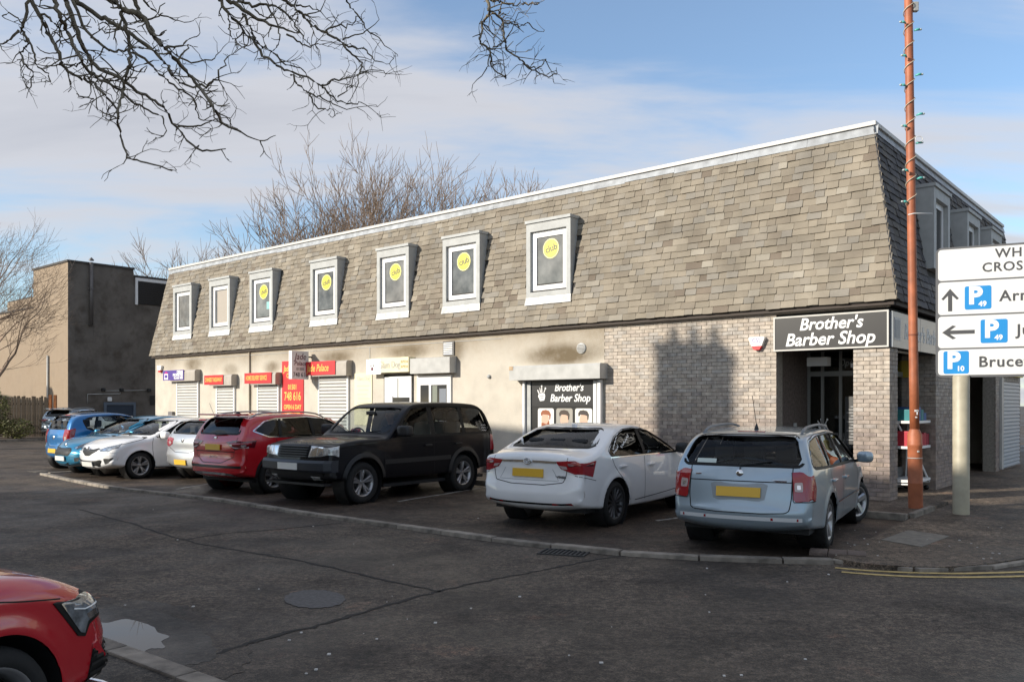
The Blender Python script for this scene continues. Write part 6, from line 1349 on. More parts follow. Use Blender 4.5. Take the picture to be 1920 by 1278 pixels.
CARS['white_hatch'] = gen('hatchback_car', 'white hatchback facing the road beside the silver hatchback', 4.05, .89, 1.44, 1.185, -1.40, .312, M_WHITECAR, .52, (1.80, .83), (.98, 1.0), (.15, 1.39), [(-.4, 1.44), (-1.0, 1.42)], (-1.60, 1.36), (-1.86, 1.05), [(-1.98, .9), (-1.96, .7), (-2.01, .6), (-2.025, .52)],
    belt=[(2.1, .80), (1.0, .93), (-1.0, 1.0), (-2.0, 1.06)], dlo=[(.84, .965), (.06, 1.345), (-.4, 1.37), (-1.0, 1.33), (-1.36, 1.22), (-1.2, 1.06), (-1.0, 1.02)], side_glass=[('door_window', [(.78, .975), (.05, 1.335), (-.28, 1.36), (-.28, .99)], M_GLASS), ('door_window', [(-.34, .99), (-.34, 1.36), (-.98, 1.32), (-1.33, 1.22), (-1.0, 1.03)], M_GLASS)],
    pillars=[((-.31, .97), (-.31, 1.38), .08)], shut=[[(.86, .34), (.90, .8), (.86, .96)], [(-.31, .32), (-.31, .97)], [(-1.2, 1.02), (-1.18, .85), (-.98, .6), (-.92, .34)]], handles=[(-.12, .82)], doors=[[(.88, .3), (.9, .95), (-.31, .98), (-.31, .3)], [(-.31, .3), (-.31, .98), (-1.2, 1.0), (-.95, .55), (-.92, .3)]], bumpers=(1.62, -1.7, .56, .6), tailgate=[(-.62, 1.38), (.62, 1.38), (.58, .66), (-.58, .66)], tail_x=-1.5,
    screen=[(-.60, 1.35), (.60, 1.35), (.75, 1.03), (-.75, 1.03)], rear_screen=[(-.5, 1.33), (.5, 1.33), (.62, 1.08), (-.62, 1.08)], plates=[('front', .36, .50, .11, M_WPLATE)], plate_out=.008, mirror=(.66, 1.02, 1.05), rim=.215, style='five_pair', extra=x_front,
    face=dict(wrap=[(.38, .70), (.62, .765), ('x', 1.66, .83), ('x', 1.60, .845), ('x', 1.72, .74), (.74, .655), (.48, .655)], inner=[(.52, .715), (.64, .735), (.64, .685), (.52, .68)], drl=[(.50, .64), (.72, .63), ('x', 1.76, .66)], fogw=[(.60, .50), ('x', 1.84, .53), (.80, .40), (.66, .37)], grille=[(-.42, .735), (.42, .735), (.30, .64), (.10, .55), (-.10, .55), (-.30, .64)], lower=[(-.55, .47), (.55, .47), (.48, .31), (-.48, .31)], bars=[.70, .665, .42, .37], bw=.36, badge=.69, bshape='diamond', bonnet_gap=[(.95, .965), (1.5, .845), (1.72, .80)]))
# ---- darker turquoise-blue hatchback (front view)
M_BLUE2 = paint('paint_teal_blue', (.010, .20, .36), .45, .28)
CARS['blue_hatch'] = gen('hatchback_car', 'metallic turquoise blue hatchback facing the road with a wide black grille', 3.97, .86, 1.48, 1.13, -1.36, .305, M_BLUE2, .50, (1.72, .84), (.98, 1.01), (.12, 1.42), [(-.4, 1.48), (-1.0, 1.46)], (-1.60, 1.39), (-1.82, 1.08), [(-1.94, .9), (-1.92, .7), (-1.97, .6), (-1.985, .52)],
    belt=[(2.0, .80), (1.0, .93), (-1.0, 1.02), (-2.0, 1.08)], dlo=[(.86, .965), (.04, 1.37), (-.4, 1.40), (-1.0, 1.37), (-1.36, 1.26), (-1.1, 1.09), (-.9, 1.03)], side_glass=[('door_window', [(.80, .975), (.03, 1.36), (-.28, 1.385), (-.28, .99)], M_GLASS), ('door_window', [(-.34, 1.0), (-.34, 1.385), (-.98, 1.36), (-1.33, 1.26), (-.9, 1.05)], M_GLASS)],
    pillars=[((-.31, .97), (-.31, 1.40), .08)], shut=[[(.84, .34), (.88, .8), (.86, .96)], [(-.31, .32), (-.31, .97)]], handles=[(-.12, .82)], doors=[[(.86, .3), (.88, .95), (-.31, .98), (-.31, .3)], [(-.31, .3), (-.31, .98), (-1.1, 1.0), (-.95, .55), (-.92, .3)]], bumpers=(1.55, -1.65, .58, .6), tailgate=[(-.62, 1.40), (.62, 1.40), (.58, .66), (-.58, .66)], tail_x=-1.5,
    screen=[(-.59, 1.38), (.59, 1.38), (.72, 1.04), (-.72, 1.04)], rear_screen=[(-.5, 1.36), (.5, 1.36), (.60, 1.11), (-.60, 1.11)], plates=[('front', .44, .50, .11, M_WPLATE)], plate_out=.012, mirror=(.66, 1.02, 1.0), rim=.2, style='seven', extra=x_front,
    face=dict(wrap=[(.44, .70), (.60, .76), ('x', 1.50, .875), ('x', 1.46, .87), ('x', 1.62, .775), (.62, .665)], inner=[(.50, .71), (.60, .735), (.60, .69), (.52, .685)], fogw=[(.56, .46), (.78, .48), (.76, .39), (.58, .37)], grille=[(-.36, .70), (.36, .70), (.46, .60), (.34, .50), (-.34, .50), (-.46, .60)], lower=[(-.40, .35), (.40, .35), (.36, .27), (-.36, .27)], bars=[.66, .63, .60, .57, .54], bw=.36, badge=.755, bshape='oval', hm=M_HEADD, bonnet_gap=[(.95, .97), (1.4, .89), (1.66, .80)]))
# ---- red car in the near corner
def x_near(c, root, sp):
    M_HL = mat('headlamp_bright', (.30, .33, .36), .08, metal=.5, var=.7, scale=14, coat=1.0)
    for s in (1, -1):
        lamp(c, 'headlamp', [(.46, .72), (.66, .785), ('x', 1.86, .81), ('x', 1.56, .80), ('x', 1.74, .60), ('x', 1.80, .585), ('x', 1.84, .64), (.70, .655), (.52, .66)], s, M_SEAL, .006, .01, 'fc', 0)
        lamp(c, 'headlamp_lens', [(.49, .715), (.66, .765), ('x', 1.86, .795), ('x', 1.61, .787), ('x', 1.755, .615), ('x', 1.79, .605), ('x', 1.82, .66), (.70, .668), (.53, .672)], s, M_HL, .010, 0, 'fc', 0)
        lampline(c, 'lamp_strip', [('x', 1.70, .745), ('x', 1.80, .725), (.80, .735)], s, M_WHITE, .007, .012)
        lamp(c, 'headlamp_bowl', [('x', 1.80, .70), ('x', 1.93, .71), ('x', 1.93, .68), ('x', 1.83, .665)], s, M_CHROME, .0115, 0, 'fc', 2)
        c.line('bonnet_gap', [(.95, .945), (1.3, .865), (1.62, .812)], 'side', .007, M_SHUTLINE, s, .001)
        lamp(c, 'corner_intake', [(.80, .53), ('x', 1.88, .50), ('x', 1.80, .26), (.74, .25)], s, M_SEAL, .006, .01, 'fc', 0)
        for k in range(5): lampline(c, 'intake_fin', [(.79 - k * .008, .49 - k * .045), ('x', 1.87 - k * .012, .47 - k * .045)], s, M_TRIM, .014, .014)
    c.decal('grille', rounded([(-.52, .70), (.52, .70), (.58, .55), (.40, .36), (-.40, .36), (-.58, .55)], 1), 'front', .006, M_SEAL, 1, .04)
    c.decal('lower_grille', [(-.7, .33), (.7, .33), (.66, .24), (-.66, .24)], 'front', .005, M_SEAL, 1, .05)
    h, _ = c.hit('front', 0, .60)
    MB().lathe([(0, .01), (.05, .01)], 16, 'x', (h.x + .01, 0, .62)).build('badge', M_CHROME, root)
    MB().tube([(2.02, -.80, .24), (2.11, -.64, .22), (2.16, -.40, .21), (2.17, 0, .21), (2.16, .40, .21), (2.11, .64, .22), (2.02, .80, .24)], .018, 8).build('splitter', M_CHROME, root)
CARS['near'] = gen('red_hatchback', 'red car with angular headlamp parked against the kerb beside the puddle', 4.34, .91, 1.43, 1.24, -1.39, .335, paint('paint_crimson', (.46, .008, .018), .05, .22), .50, (1.93, .855), (1.02, 1.035), (.15, 1.39), [(-.4, 1.43), (-1.1, 1.41)], (-1.70, 1.35), (-1.98, 1.05), [(-2.1, .9), (-2.10, .7), (-2.15, .6), (-2.17, .52)],
    belt=[(2.2, .80), (1.0, .95), (-1.0, .99), (-2.2, 1.02)], dlo=[(.86, .98), (.08, 1.33), (-.4, 1.355), (-1.1, 1.32), (-1.5, 1.20), (-1.30, 1.03), (-1.2, 1.0)], side_glass=[('door_window', [(.80, .97), (.07, 1.32), (-.30, 1.345), (-.30, .98)], M_GLASS), ('door_window', [(-.36, .98), (-.36, 1.345), (-1.08, 1.31), (-1.47, 1.20), (-1.2, 1.01)], M_GLASS)],
    pillars=[((-.33, .96), (-.33, 1.36), .08)], shut=[[(.86, .34), (.90, .8), (.86, .95)], [(-.33, .32), (-.33, .97)]], handles=[(-.14, .82)], doors=[[(.88, .3), (.9, .94), (-.33, .97), (-.33, .3)], [(-.33, .3), (-.33, .97), (-1.28, 1.0), (-.95, .55), (-.92, .3)]], bumpers=(1.72, -1.75, .56, .6), tailgate=[(-.64, 1.36), (.64, 1.36), (.6, .66), (-.6, .66)], tail_x=-1.6,
    screen=[(-.60, 1.34), (.60, 1.34), (.74, 1.02), (-.74, 1.02)], rear_screen=[(-.52, 1.33), (.52, 1.33), (.64, 1.08), (-.64, 1.08)], mirror=(.66, 1.02, 1.0), rim=.235, style='five', bay=False, extra=x_near)
# ------------------------------------------------------------------ parking: wheel contact pixel -> place
def park(key, wheel, pix, heading_vec, z=0.03, rev=False):
    sp = CARS[key]; a = math.atan2(heading_vec[1], heading_vec[0]); f = Vector((math.cos(a), math.sin(a), 0)); l = Vector((-f.y, f.x, 0))
    p = ground(*pix, z); wx, wy = wheel
    o = p - f * wx - l * wy
    return make_car(sp, (o.x, o.y, z), a)
PARK = {}
def W_(k, which):
    sp = CARS[k]; return {'rr': (sp['xr'], -sp['w0'] + .05), 'rl': (sp['xr'], sp['w0'] - .05), 'fl': (sp['xf'], sp['w0'] - .05), 'fr': (sp['xf'], -sp['w0'] + .05), 'rear': (-sp['L'] / 2, 0), 'front': (sp['L'] / 2, 0)}[which]
PLACES = [('estate', 'rr', (1552, 1026), (.50, .866)), ('saloon', 'rr', (1152, 985), (.575, .818)), ('offroader', 'fl', (680, 944), (-.60, -.80)), ('suv', 'rr', (514, 924), (.60, .80)),
          ('hatch', 'rear', (338, 902), (.62, .785)), ('white_hatch', 'fl', (262, 897), (-.62, -.785)), ('blue_hatch', 'front', (113, 892), (-.64, -.77)), ('city', 'rear', (98, 879), (.64, .77))]
for k, w, pix, hv in PLACES: PARK[k] = park(k, W_(k, w), pix, hv)
PARK['near'] = make_car(CARS['near'], (*(Vector((-2.42, 3.80)) - Vector((math.cos(R(71)), math.sin(R(71)))) * 1.24 + Vector((-math.sin(R(71)), math.cos(R(71)))) * .80), .03), R(71))
# ================================================================== what stands behind the camera and shades the road
TANE = math.tan(SUN_EL)
def opposite():
    wpt = BW(9.7, 0); A = wpt + SUN_H * 22.0; h = 1.30 + 22.0 * TANE
    d = (-D1 * math.cos(R(10.8)) - D2 * math.sin(R(10.8))).normalized(); n = Vector((d.y, -d.x, 0)); n = n if n.dot(D2) < 0 else -n   # n points away from the street
    e = empty('tenement', A, math.atan2(d.y, d.x)); tag(e, 'sandstone tenement block with chimney across the road from the shops', 'building')
    sgn = 1 if Vector((-d.y, d.x, 0)).dot(n) > 0 else -1
    ms = mat('sandstone', (.34, .27, .19), .9, var=.25, scale=1.2, bump=.3, bscale=20)
    LN, DP = 16.0, 9.0
    y0, y1 = (0, DP) if sgn > 0 else (-DP, 0)
    box('wall', ms, e, 0, LN, y0, y1, 0, h - .25); box('cornice', ms, e, -.0, LN, y0 - (.0 if sgn > 0 else 0), y1, h - .248, h)
    # chimney stack with pots, at the front edge, placed by the shadow it throws on the brick wall
    for k in range(1):
        wp = BW(3.95, 0); 
        # ray from wp along SUN_H to the front line A + t d
        M_ = np.array([[SUN_H.x, -d.x], [SUN_H.y, -d.y]]); sol = np.linalg.solve(M_, np.array([A.x - wp.x, A.y - wp.y])); kk, t = sol
        zc = 2.95 + kk * TANE
        st = box('chimney', ms, e, t - .72, t + .72, (.0 if sgn > 0 else -.8), (.8 if sgn > 0 else .0), h, zc)
        box('coping', ms, st, t - .78, t + .78, (-.05 if sgn > 0 else -.85), (.85 if sgn > 0 else .05), zc + .002, zc + .12)
        for q in (-.42, .0, .42): MB().lathe([(.13, 0), (.11, .1), (.10, .42), (.12, .45)], 14, 'z', (t + q, .4 * sgn, zc + .122)).build('chimney_pot', mat('terracotta', (.4, .2, .11), .8), st)
    for i in range(4):
        for j in range(3):
            x = 1.6 + i * 3.9; z = 1.0 + j * 3.0; yy = -.02 * sgn
            w = box('window', M_UPVC, e, x, x + 1.2, min(yy, yy - .04 * sgn), max(yy, yy - .04 * sgn), z, z + 1.7); yy -= .045 * sgn
            box('pane', M_PANE, w, x + .1, x + 1.1, min(yy, yy - .01 * sgn), max(yy, yy - .01 * sgn), z + .1, z + 1.6)
opposite()
# ================================================================== far left: grey harled block, fence, hedge
G0 = Vector((-24.87, 47.0, 0))
gb = empty('harled_block', G0, ROTZ); tag(gb, 'tall windowless brown-grey harled block with shade-toned side wall and flue', 'building')
M_HARL = mat('brown_harling', (.34, .265, .19), .95, var=.18, scale=.9, bump=.6, bscale=30, stain=.35); M_HARL_SHADE = mat('harling_shade_tone', (.165, .145, .125), .95, var=.25, scale=.7, bump=.6, bscale=30, stain=.75)  # second tone: same harling with the side wall's shade painted in
# local frame: x along D1 (left), y outward (towards the street), so the shade-toned end wall is at x = 0
MB().box(0, 4.9, -3.7, 0, 0, 9.75).build('wall', M_HARL, gb)
box('end_wall', M_HARL_SHADE, gb, -.03, -.002, -3.7, 0.0, 0, 9.75)
box('wall', M_HARL, gb, .02, 20, -14, -3.702, 0, 9.35); box('end_wall', M_HARL_SHADE, gb, -.012, .018, -14, -3.702, 0, 9.35)
box('wing_wall', M_HARL, gb, 4.902, 24, -9, -.3, 0, 7.6)
MB().box(-.09, 4.95, -3.75, .06, 9.752, 9.87).build('roof_edge', mat('roof_dark', (.06, .055, .05), .8), gb); box('wing_edge', MATS['roof_dark'], gb, 4.96, 24, -9, -.24, 7.602, 7.70); box('rear_roof_edge', MATS['roof_dark'], gb, -.05, 20, -14, -3.76, 9.352, 9.45)
lo = box('louvre', M_BLACK, gb, -.06, -.014, -6.6, -3.95, 7.75, 9.1)
MB().box(-.09, -.0135, -3.94, -3.80, 7.7, 9.3).box(-.09, -.0135, -6.6, -3.94, 9.12, 9.3).build('louvre_frame', M_UPVC, lo)
for i in range(10): box('slat', M_TRIM, lo, -.085, -.061, -6.55, -3.96, 7.80 + i * .13, 7.86 + i * .13)
MB().tube([(-.20, -1.2, 6.3), (-.20, -1.2, 9.85)], .10, 10).tube([(-.03, -1.2, 6.3), (-.20, -1.2, 6.35)], .10, 10).lathe([(.14, 0), (.14, .05), (.02, .18)], 10, 'z', (-.20, -1.2, 9.95)).box(-.31, -.09, -1.32, -1.08, 8.3, 8.36).build('flue', mat('flue_grey', (.13, .12, .115), .5, metal=.4), gb)
MB().box(-.045, -.031, -1.45, -.42, 5.35, 5.42).box(-.045, -.031, -1.45, -.42, 6.45, 6.52).box(-.045, -.031, -1.45, -1.38, 5.42, 6.45).box(-.045, -.031, -.49, -.42, 5.42, 6.45).build('blocked_opening', M_HARL_SHADE, gb)
MB().tube([(-.06, -1.9, 2.55), (-.06, -4.6, 2.62)], .02, 6).tube([(-.06, -1.05, 1.85), (-.06, -1.05, 2.35), (-.06, -2.9, 2.4), (-.06, -2.9, 2.6)], .025, 6).build('conduit', M_STEEL, gb)
for y in (-1.9, -4.6, -2.95): MB().bbox(-.22, -.04, y - .1, y + .1, 2.52, 2.72, .04).build('floodlight', M_TRIM, gb)
MB().bbox(-.14, -.035, -2.4, -2.15, 1.95, 2.2, .05).build('alarm_box', M_UPVC, gb); box('vent', M_BLACK, gb, -.06, -.035, -5.15, -4.7, 1.75, 2.3)
dd = box('door', mat('door_blue', (.02, .035, .06), .5), gb, -.07, -.035, -3.65, -2.1, 0, 1.72); MB().box(-.12, -.036, -3.8, -3.66, 0, 1.9).box(-.12, -.036, -2.09, -1.95, 0, 1.9).box(-.12, -.036, -3.66, -2.09, 1.74, 1.9).build('door_frame', mat('frame_blue', (.10, .13, .17), .5), dd)
MB().tube([(2.6, .07, 0), (2.6, .07, 4.6)], .06, 8).build('downpipe', M_STEEL, gb)
# timber fence
fe = empty('timber_fence', (-26.2, 42.2, .11), R(9)); tag(fe, 'tall close-boarded timber fence with gaps before the grey block', 'fence')
mf = mat('fence_timber', (.10, .075, .05), .85, var=.4, scale=7, objrand=.3); mo = mat('rust_post', (.36, .13, .04), .8, var=.4, scale=6)
for i in range(26):
    b = MB().bbox(-.052, .052, -.012, .012, 0.05, 2.05 + .05 * math.sin(i * 1.7), .008).build('board', mf, fe); b.location = (i * .118 - .3, 0, 0); b.rotation_euler = (0, random.uniform(-.012, .012), 0)
for z in (.45, 1.65): box('rail', mf, fe, -.4, 2.75, .014, .07, z, z + .09)
for x in (-.35, 1.2): box('post', mf, fe, x, x + .1, .072, .17, 0, 2.1)
for x in (2.72, 2.95): box('post', mo, fe, x, x + .12, -.03, .1, 0, 2.15)
wp = empty('marker_post', (-24.6, 40.1, .11)); tag(wp, 'slim white marker post on the far pavement', 'post'); MB().tube([(0, 0, 0), (0, 0, 2.55)], .05, 10).build('post', M_UPVC, wp); MB().bbox(-.06, .06, -.06, .06, 2.55, 2.8, .02).build('cap', M_TRIM, wp)
# shrub made of leaf faces
def leafy(name, label, loc, rad, n, col, seed):
    rnd = random.Random(seed); e = empty(name, loc); tag(e, label, 'shrub')
    v, f = [], []
    for i in range(n):
        while True:
            p = Vector((rnd.uniform(-1, 1), rnd.uniform(-1, 1), rnd.uniform(-1, 1)))
            if .35 < p.length < 1 + .15 * math.sin(7 * p.x) * math.cos(6 * p.z): break
        p = Vector((p.x * rad[0], p.y * rad[1], (p.z + 1) * rad[2])); a = Vector((rnd.uniform(-1, 1), rnd.uniform(-1, 1), rnd.uniform(-.4, 1))).normalized(); b = a.orthogonal().normalized(); s = rnd.uniform(.04, .085); k = len(v)
        v += [p - a * s, p + b * s * .5, p + a * s, p - b * s * .5]; f.append((k, k + 1, k + 2, k + 3))
    o = mesh('foliage', v, f, mat(name + '_leaf', col, .6, var=.5, scale=1.5), e)
    st = MB()
    for i in range(7): a = i * .9; st.tube([(0.05 * math.cos(a), .05 * math.sin(a), -.05), (rad[0] * .4 * math.cos(a), rad[1] * .4 * math.sin(a), rad[2] * 1.2)], [.03, .012], 5)
    st.build('stem', mat('stem_brown', (.08, .06, .04), .9), e)
leafy('hedge_shrub', 'yellow-green leafy shrub growing over the timber fence', (-25.6, 41.2, .1), (1.0, .6, 1.25), 1800, (.13, .13, .035), 4)
leafy('hedge_shrub', 'low dark shrub at the foot of the timber fence', (-24.3, 41.0, .1), (1.0, .45, .5), 900, (.05, .06, .025), 6)

# ================================================================== bare trees
M_BARK = mat('bark', (.135, .115, .085), .9, var=.4, scale=8, bump=.5, bscale=30); M_TWIG = mat('twig', (.27, .195, .14), .85, var=.25, scale=3); M_BARKF = mat('bark_lichen', (.17, .145, .10), .9, var=.5, scale=14, dark=(.07, .058, .04), bump=.6, bscale=60)
def twigtube(v, f, pts, r0, r1, n):
    k = len(pts); base = len(v)
    for i, p in enumerate(pts):
        d = (pts[min(i + 1, k - 1)] - pts[max(i - 1, 0)]).normalized(); a = d.orthogonal().normalized(); b = d.cross(a); r = r0 + (r1 - r0) * i / (k - 1)
        for j in range(n): t = 2 * math.pi * j / n; v.append(p + (a * math.cos(t) + b * math.sin(t)) * r)
    for i in range(k - 1):
        for j in range(n): f.append((base + i * n + j, base + i * n + (j + 1) % n, base + (i + 1) * n + (j + 1) % n, base + (i + 1) * n + j))
def bare_tree(name, label, loc, height, seed, spread=.55, levels=5, trunk_r=.2, lean=(0, 0), fork=3, stems=1, twig_r=.010, first=.25, group=None):
    rnd = random.Random(seed); e = empty(name, loc); tag(e, label, 'tree', group)
    tv, tf, cv, cf = [], [], [], []
    def grow(p, d, ln, r, lv):
        n = 4 if lv < levels else 3; pts = [p]; dd = d.copy(); k = 5 if lv < 2 else 4
        for i in range(k):
            dd = (dd + Vector((rnd.gauss(0, .10), rnd.gauss(0, .10), rnd.gauss(.035, .06)))).normalized(); pts.append(pts[-1] + dd * ln / k)
        r1 = r * .62 if lv < levels else r * .5
        if lv == 0: twigtube(tv, tf, pts, r, r1, 9)
        else: twigtube(cv, cf, pts, r, r1, 6 if lv == 1 else n)
        if lv >= levels: return
        nch = fork if levels > 5 else fork + (1 if lv >= 2 else 0) + (1 if lv >= 3 else 0)
        for c in range(nch):
            t = 1.0 if c == 0 else rnd.uniform(.35 if lv else .5, .98); i = min(k - 1, int(t * k)); q = pts[i].lerp(pts[i + 1], t * k - i) if t < 1 else pts[-1]
            ax = Vector((rnd.gauss(0, 1), rnd.gauss(0, 1), rnd.gauss(0, .5))).normalized(); side = (ax - dd * ax.dot(dd)).normalized(); ang = (rnd.uniform(.12, .3) if c == 0 else rnd.uniform(.4, 1.0)) * spread * 1.4
            nd = (dd * math.cos(ang) + side * math.sin(ang) + Vector((lean[0], lean[1], .12))).normalized()
            grow(q, nd, ln * rnd.uniform(.62, .82), max(twig_r * .55, r1 * (.9 if c == 0 else rnd.uniform(.5, .72))), lv + 1)
    for s in range(stems):
        a = 2 * math.pi * s / max(1, stems) + rnd.random(); d0 = Vector((math.cos(a) * .28 * (stems > 1) + lean[0], math.sin(a) * .28 * (stems > 1) + lean[1], 1)).normalized()
        grow(Vector((math.cos(a) * .25 * (stems > 1), math.sin(a) * .25 * (stems > 1), -.1)), d0, height * first, trunk_r, 0)
    mesh('trunk', tv, tf, M_BARK, e, True); mesh('crown', cv, cf, M_TWIG, e, True); return e
TG = 'bare trees behind the shop roof'
def tr_at(x, Y): return ((x - 960) / F * Y, Y, 0)
bare_tree('bare_tree', 'broad many-stemmed bare tree with reddish twigs behind the roof', tr_at(632, 50), 21.8, 21, .60, 6, .15, stems=6, twig_r=.03, first=.22, group=TG)
bare_tree('bare_tree', 'tall round-crowned bare tree behind the middle of the roof', tr_at(775, 52), 26.3, 5, .62, 6, .18, stems=6, twig_r=.03, first=.22, group=TG)
bare_tree('bare_tree', 'small bare tree showing its top just above the roof', tr_at(905, 56), 23.5, 8, .5, 5, .15, stems=3, twig_r=.03, group=TG)
bare_tree('bare_tree', 'bare tree rising between the harled block and the shop roof', tr_at(372, 60), 19.5, 12, .6, 5, .14, stems=2, twig_r=.03, group=TG)
bare_tree('bare_tree', 'spreading bare tree reaching in front of the harled block', (-21.9, 33.0, .05), 14.5, 31, .8, 6, .17, lean=(.10, 0), stems=3, first=.22)
bare_tree('bare_tree', 'bare roadside tree standing before the gap beside the tenement', (-9.2, 2.0, 0), 11.5, 44, .6, 6, .16, stems=2, twig_r=.016, first=.24)
# ---- overhanging branches of the tree beside the camera, traced as limbs
rt = random.Random(77)
ot = empty('overhanging_tree', (-8.2, 5.2, 0)); tag(ot, 'bare lichen-covered tree whose branches hang over the road at the top', 'tree')
OT0 = Vector((-8.2, 5.2, 0))
limb = smooth_line([Vector((-8.2, 5.2, -.1)), Vector((-8.1, 5.25, 2.2)), Vector((-7.6, 5.5, 4.4)), Vector((-6.3, 6.0, 6.1)), Vector((-4.3, 6.5, 6.75)), Vector((-2.4, 6.75, 6.8)), Vector((-.9, 6.9, 6.55)), Vector((-.1, 6.9, 6.15))], 8)
bv, bf = [], []
def tline(pts, r0, r1, n=6): twigtube(bv, bf, [p - OT0 for p in pts], r0, r1, n)
tv_, tf_ = [], []; nl = len(limb)
for i in range(nl - 1): twigtube(tv_, tf_, [limb[i] - OT0, limb[i + 1] - OT0], .26 * (1 - i / nl) ** 1.1 + .022, .26 * (1 - (i + 1) / nl) ** 1.1 + .022, 10)
mesh('trunk', tv_, tf_, M_BARKF, ot, True)
Z5 = (0, 0, 3.872); Z4 = (380, 0, 5.333); Z3 = (820, 0, 6.857)
TR = [(Z5, [(225, 0), (300, 140), (365, 260), (420, 390), (470, 500), (560, 560), (660, 600), (760, 690), (840, 790), (860, 860)], 8), (Z5, [(400, 20), (430, 120), (490, 240), (540, 350), (590, 440), (650, 520), (760, 590), (870, 660), (960, 740), (1080, 800), (1190, 860)], 8), (Z5, [(480, 10), (530, 150), (590, 300), (640, 400), (720, 500), (860, 560), (960, 640), (1100, 720), (1200, 800), (1280, 920), (1400, 1060), (1530, 1100)], 9),
 (Z5, [(560, 20), (700, 110), (830, 180), (960, 250), (1060, 330), (1170, 430), (1250, 540), (1330, 610), (1440, 640)], 9), (Z5, [(790, 0), (900, 70), (1020, 110), (1090, 200), (1150, 300), (1260, 420), (1350, 520), (1440, 620), (1540, 760), (1640, 910), (1750, 950)], 11), (Z5, [(975, 0), (1000, 80), (1060, 170), (1130, 280), (1230, 350), (1340, 320)], 8),
 (Z5, [(870, 90), (910, 200), (940, 330), (950, 430), (920, 520), (890, 640), (870, 740), (855, 850), (880, 990), (930, 1140), (1060, 1180), (1250, 1240)], 7), (Z5, [(220, 0), (170, 170), (160, 230), (200, 320), (160, 390), (170, 460), (230, 520), (220, 630)], 6), (Z5, [(170, 190), (100, 110), (20, 100)], 3), (Z5, [(130, 210), (60, 300), (0, 330)], 5), (Z5, [(210, 290), (250, 400), (270, 480), (350, 540), (370, 600)], 4),
 (Z5, [(520, 0), (600, 190), (700, 300), (790, 365), (860, 380), (950, 355), (1060, 350), (1150, 360)], 6), (Z5, [(1050, 0), (1130, 90), (1200, 120), (1290, 150)], 4), (Z5, [(1280, 400), (1400, 460), (1570, 420)], 4), (Z5, [(1440, 620), (1540, 600), (1600, 520), (1650, 420)], 5), (Z5, [(960, 380), (1080, 460), (1180, 550), (1290, 640), (1400, 710), (1430, 820), (1470, 880)], 5), (Z5, [(860, 860), (780, 830), (700, 770)], 3), (Z5, [(690, 715), (590, 705), (550, 670)], 3), (Z5, [(1290, 920), (1440, 915), (1520, 880)], 4), (Z5, [(270, 110), (340, 120), (420, 200), (470, 290), (540, 330)], 5), (Z5, [(650, 520), (740, 560), (820, 590), (900, 560), (1000, 570)], 5), (Z5, [(600, 440), (560, 480), (440, 470), (370, 480)], 4),
 (Z4, [(180, 0), (260, 130), (400, 300), (500, 400), (600, 540), (720, 640), (850, 720), (1000, 760), (1190, 850), (1330, 800), (1480, 780), (1650, 705)], 12), (Z4, [(250, 0), (400, 90), (560, 190), (700, 260), (880, 310)], 17), (Z4, [(360, 10), (500, 60), (640, 45), (760, 90), (880, 180), (950, 290), (1020, 400), (1070, 450)], 11), (Z4, [(800, 0), (900, 60), (1000, 160), (1100, 250), (1230, 320), (1380, 410), (1450, 500), (1550, 600), (1600, 660), (1550, 740)], 13), (Z4, [(1440, 0), (1500, 90), (1600, 210), (1640, 300), (1790, 390)], 7), (Z4, [(410, 150), (470, 260), (530, 400), (620, 480), (740, 560), (830, 640), (1020, 710)], 11), (Z4, [(890, 750), (960, 850), (1070, 930), (1200, 980), (1340, 1050)], 8), (Z4, [(1070, 940), (1100, 1020), (1180, 1090), (1310, 1100)], 7), (Z4, [(1190, 860), (1260, 940), (1350, 1010), (1480, 1040), (1590, 1020)], 8), (Z4, [(1350, 980), (1430, 900), (1500, 840)], 5), (Z4, [(1380, 400), (1500, 370), (1620, 320)], 6), (Z4, [(1220, 330), (1300, 270), (1400, 260), (1500, 240), (1540, 170)], 7), (Z4, [(640, 40), (700, 150), (760, 260), (770, 400), (720, 500)], 7), (Z4, [(260, 140), (270, 250), (260, 320), (320, 400), (370, 460)], 6), (Z4, [(830, 340), (950, 400), (1060, 460), (1130, 440)], 8), (Z4, [(1400, 440), (1500, 470), (1600, 490), (1680, 560), (1740, 620)], 8), (Z4, [(920, 60), (1040, 70), (1170, 110)], 7), (Z4, [(520, 80), (580, 150), (650, 180), (720, 140)], 6),
 (Z3, [(640, 0), (660, 120), (660, 200), (600, 280), (570, 430), (540, 530), (640, 620), (680, 720), (700, 860), (840, 970), (870, 980)], 22), (Z3, [(660, 130), (760, 180), (830, 280), (860, 420), (880, 590), (930, 670), (1060, 770), (1150, 840), (1290, 940), (1390, 970), (1530, 955)], 18), (Z3, [(850, 280), (960, 300), (1090, 325), (1180, 295)], 13), (Z3, [(640, 0), (750, 15), (850, 40), (960, 60), (1100, 60), (1260, 65), (1310, 30)], 15), (Z3, [(1150, 845), (1280, 855), (1350, 840), (1400, 785)], 11), (Z3, [(650, 620), (760, 600), (830, 540), (910, 490)], 10), (Z3, [(680, 200), (740, 300), (820, 340)], 10), (Z3, [(660, 720), (650, 850), (625, 900)], 10), (Z3, [(830, 0), (800, 150), (780, 190)], 8)]
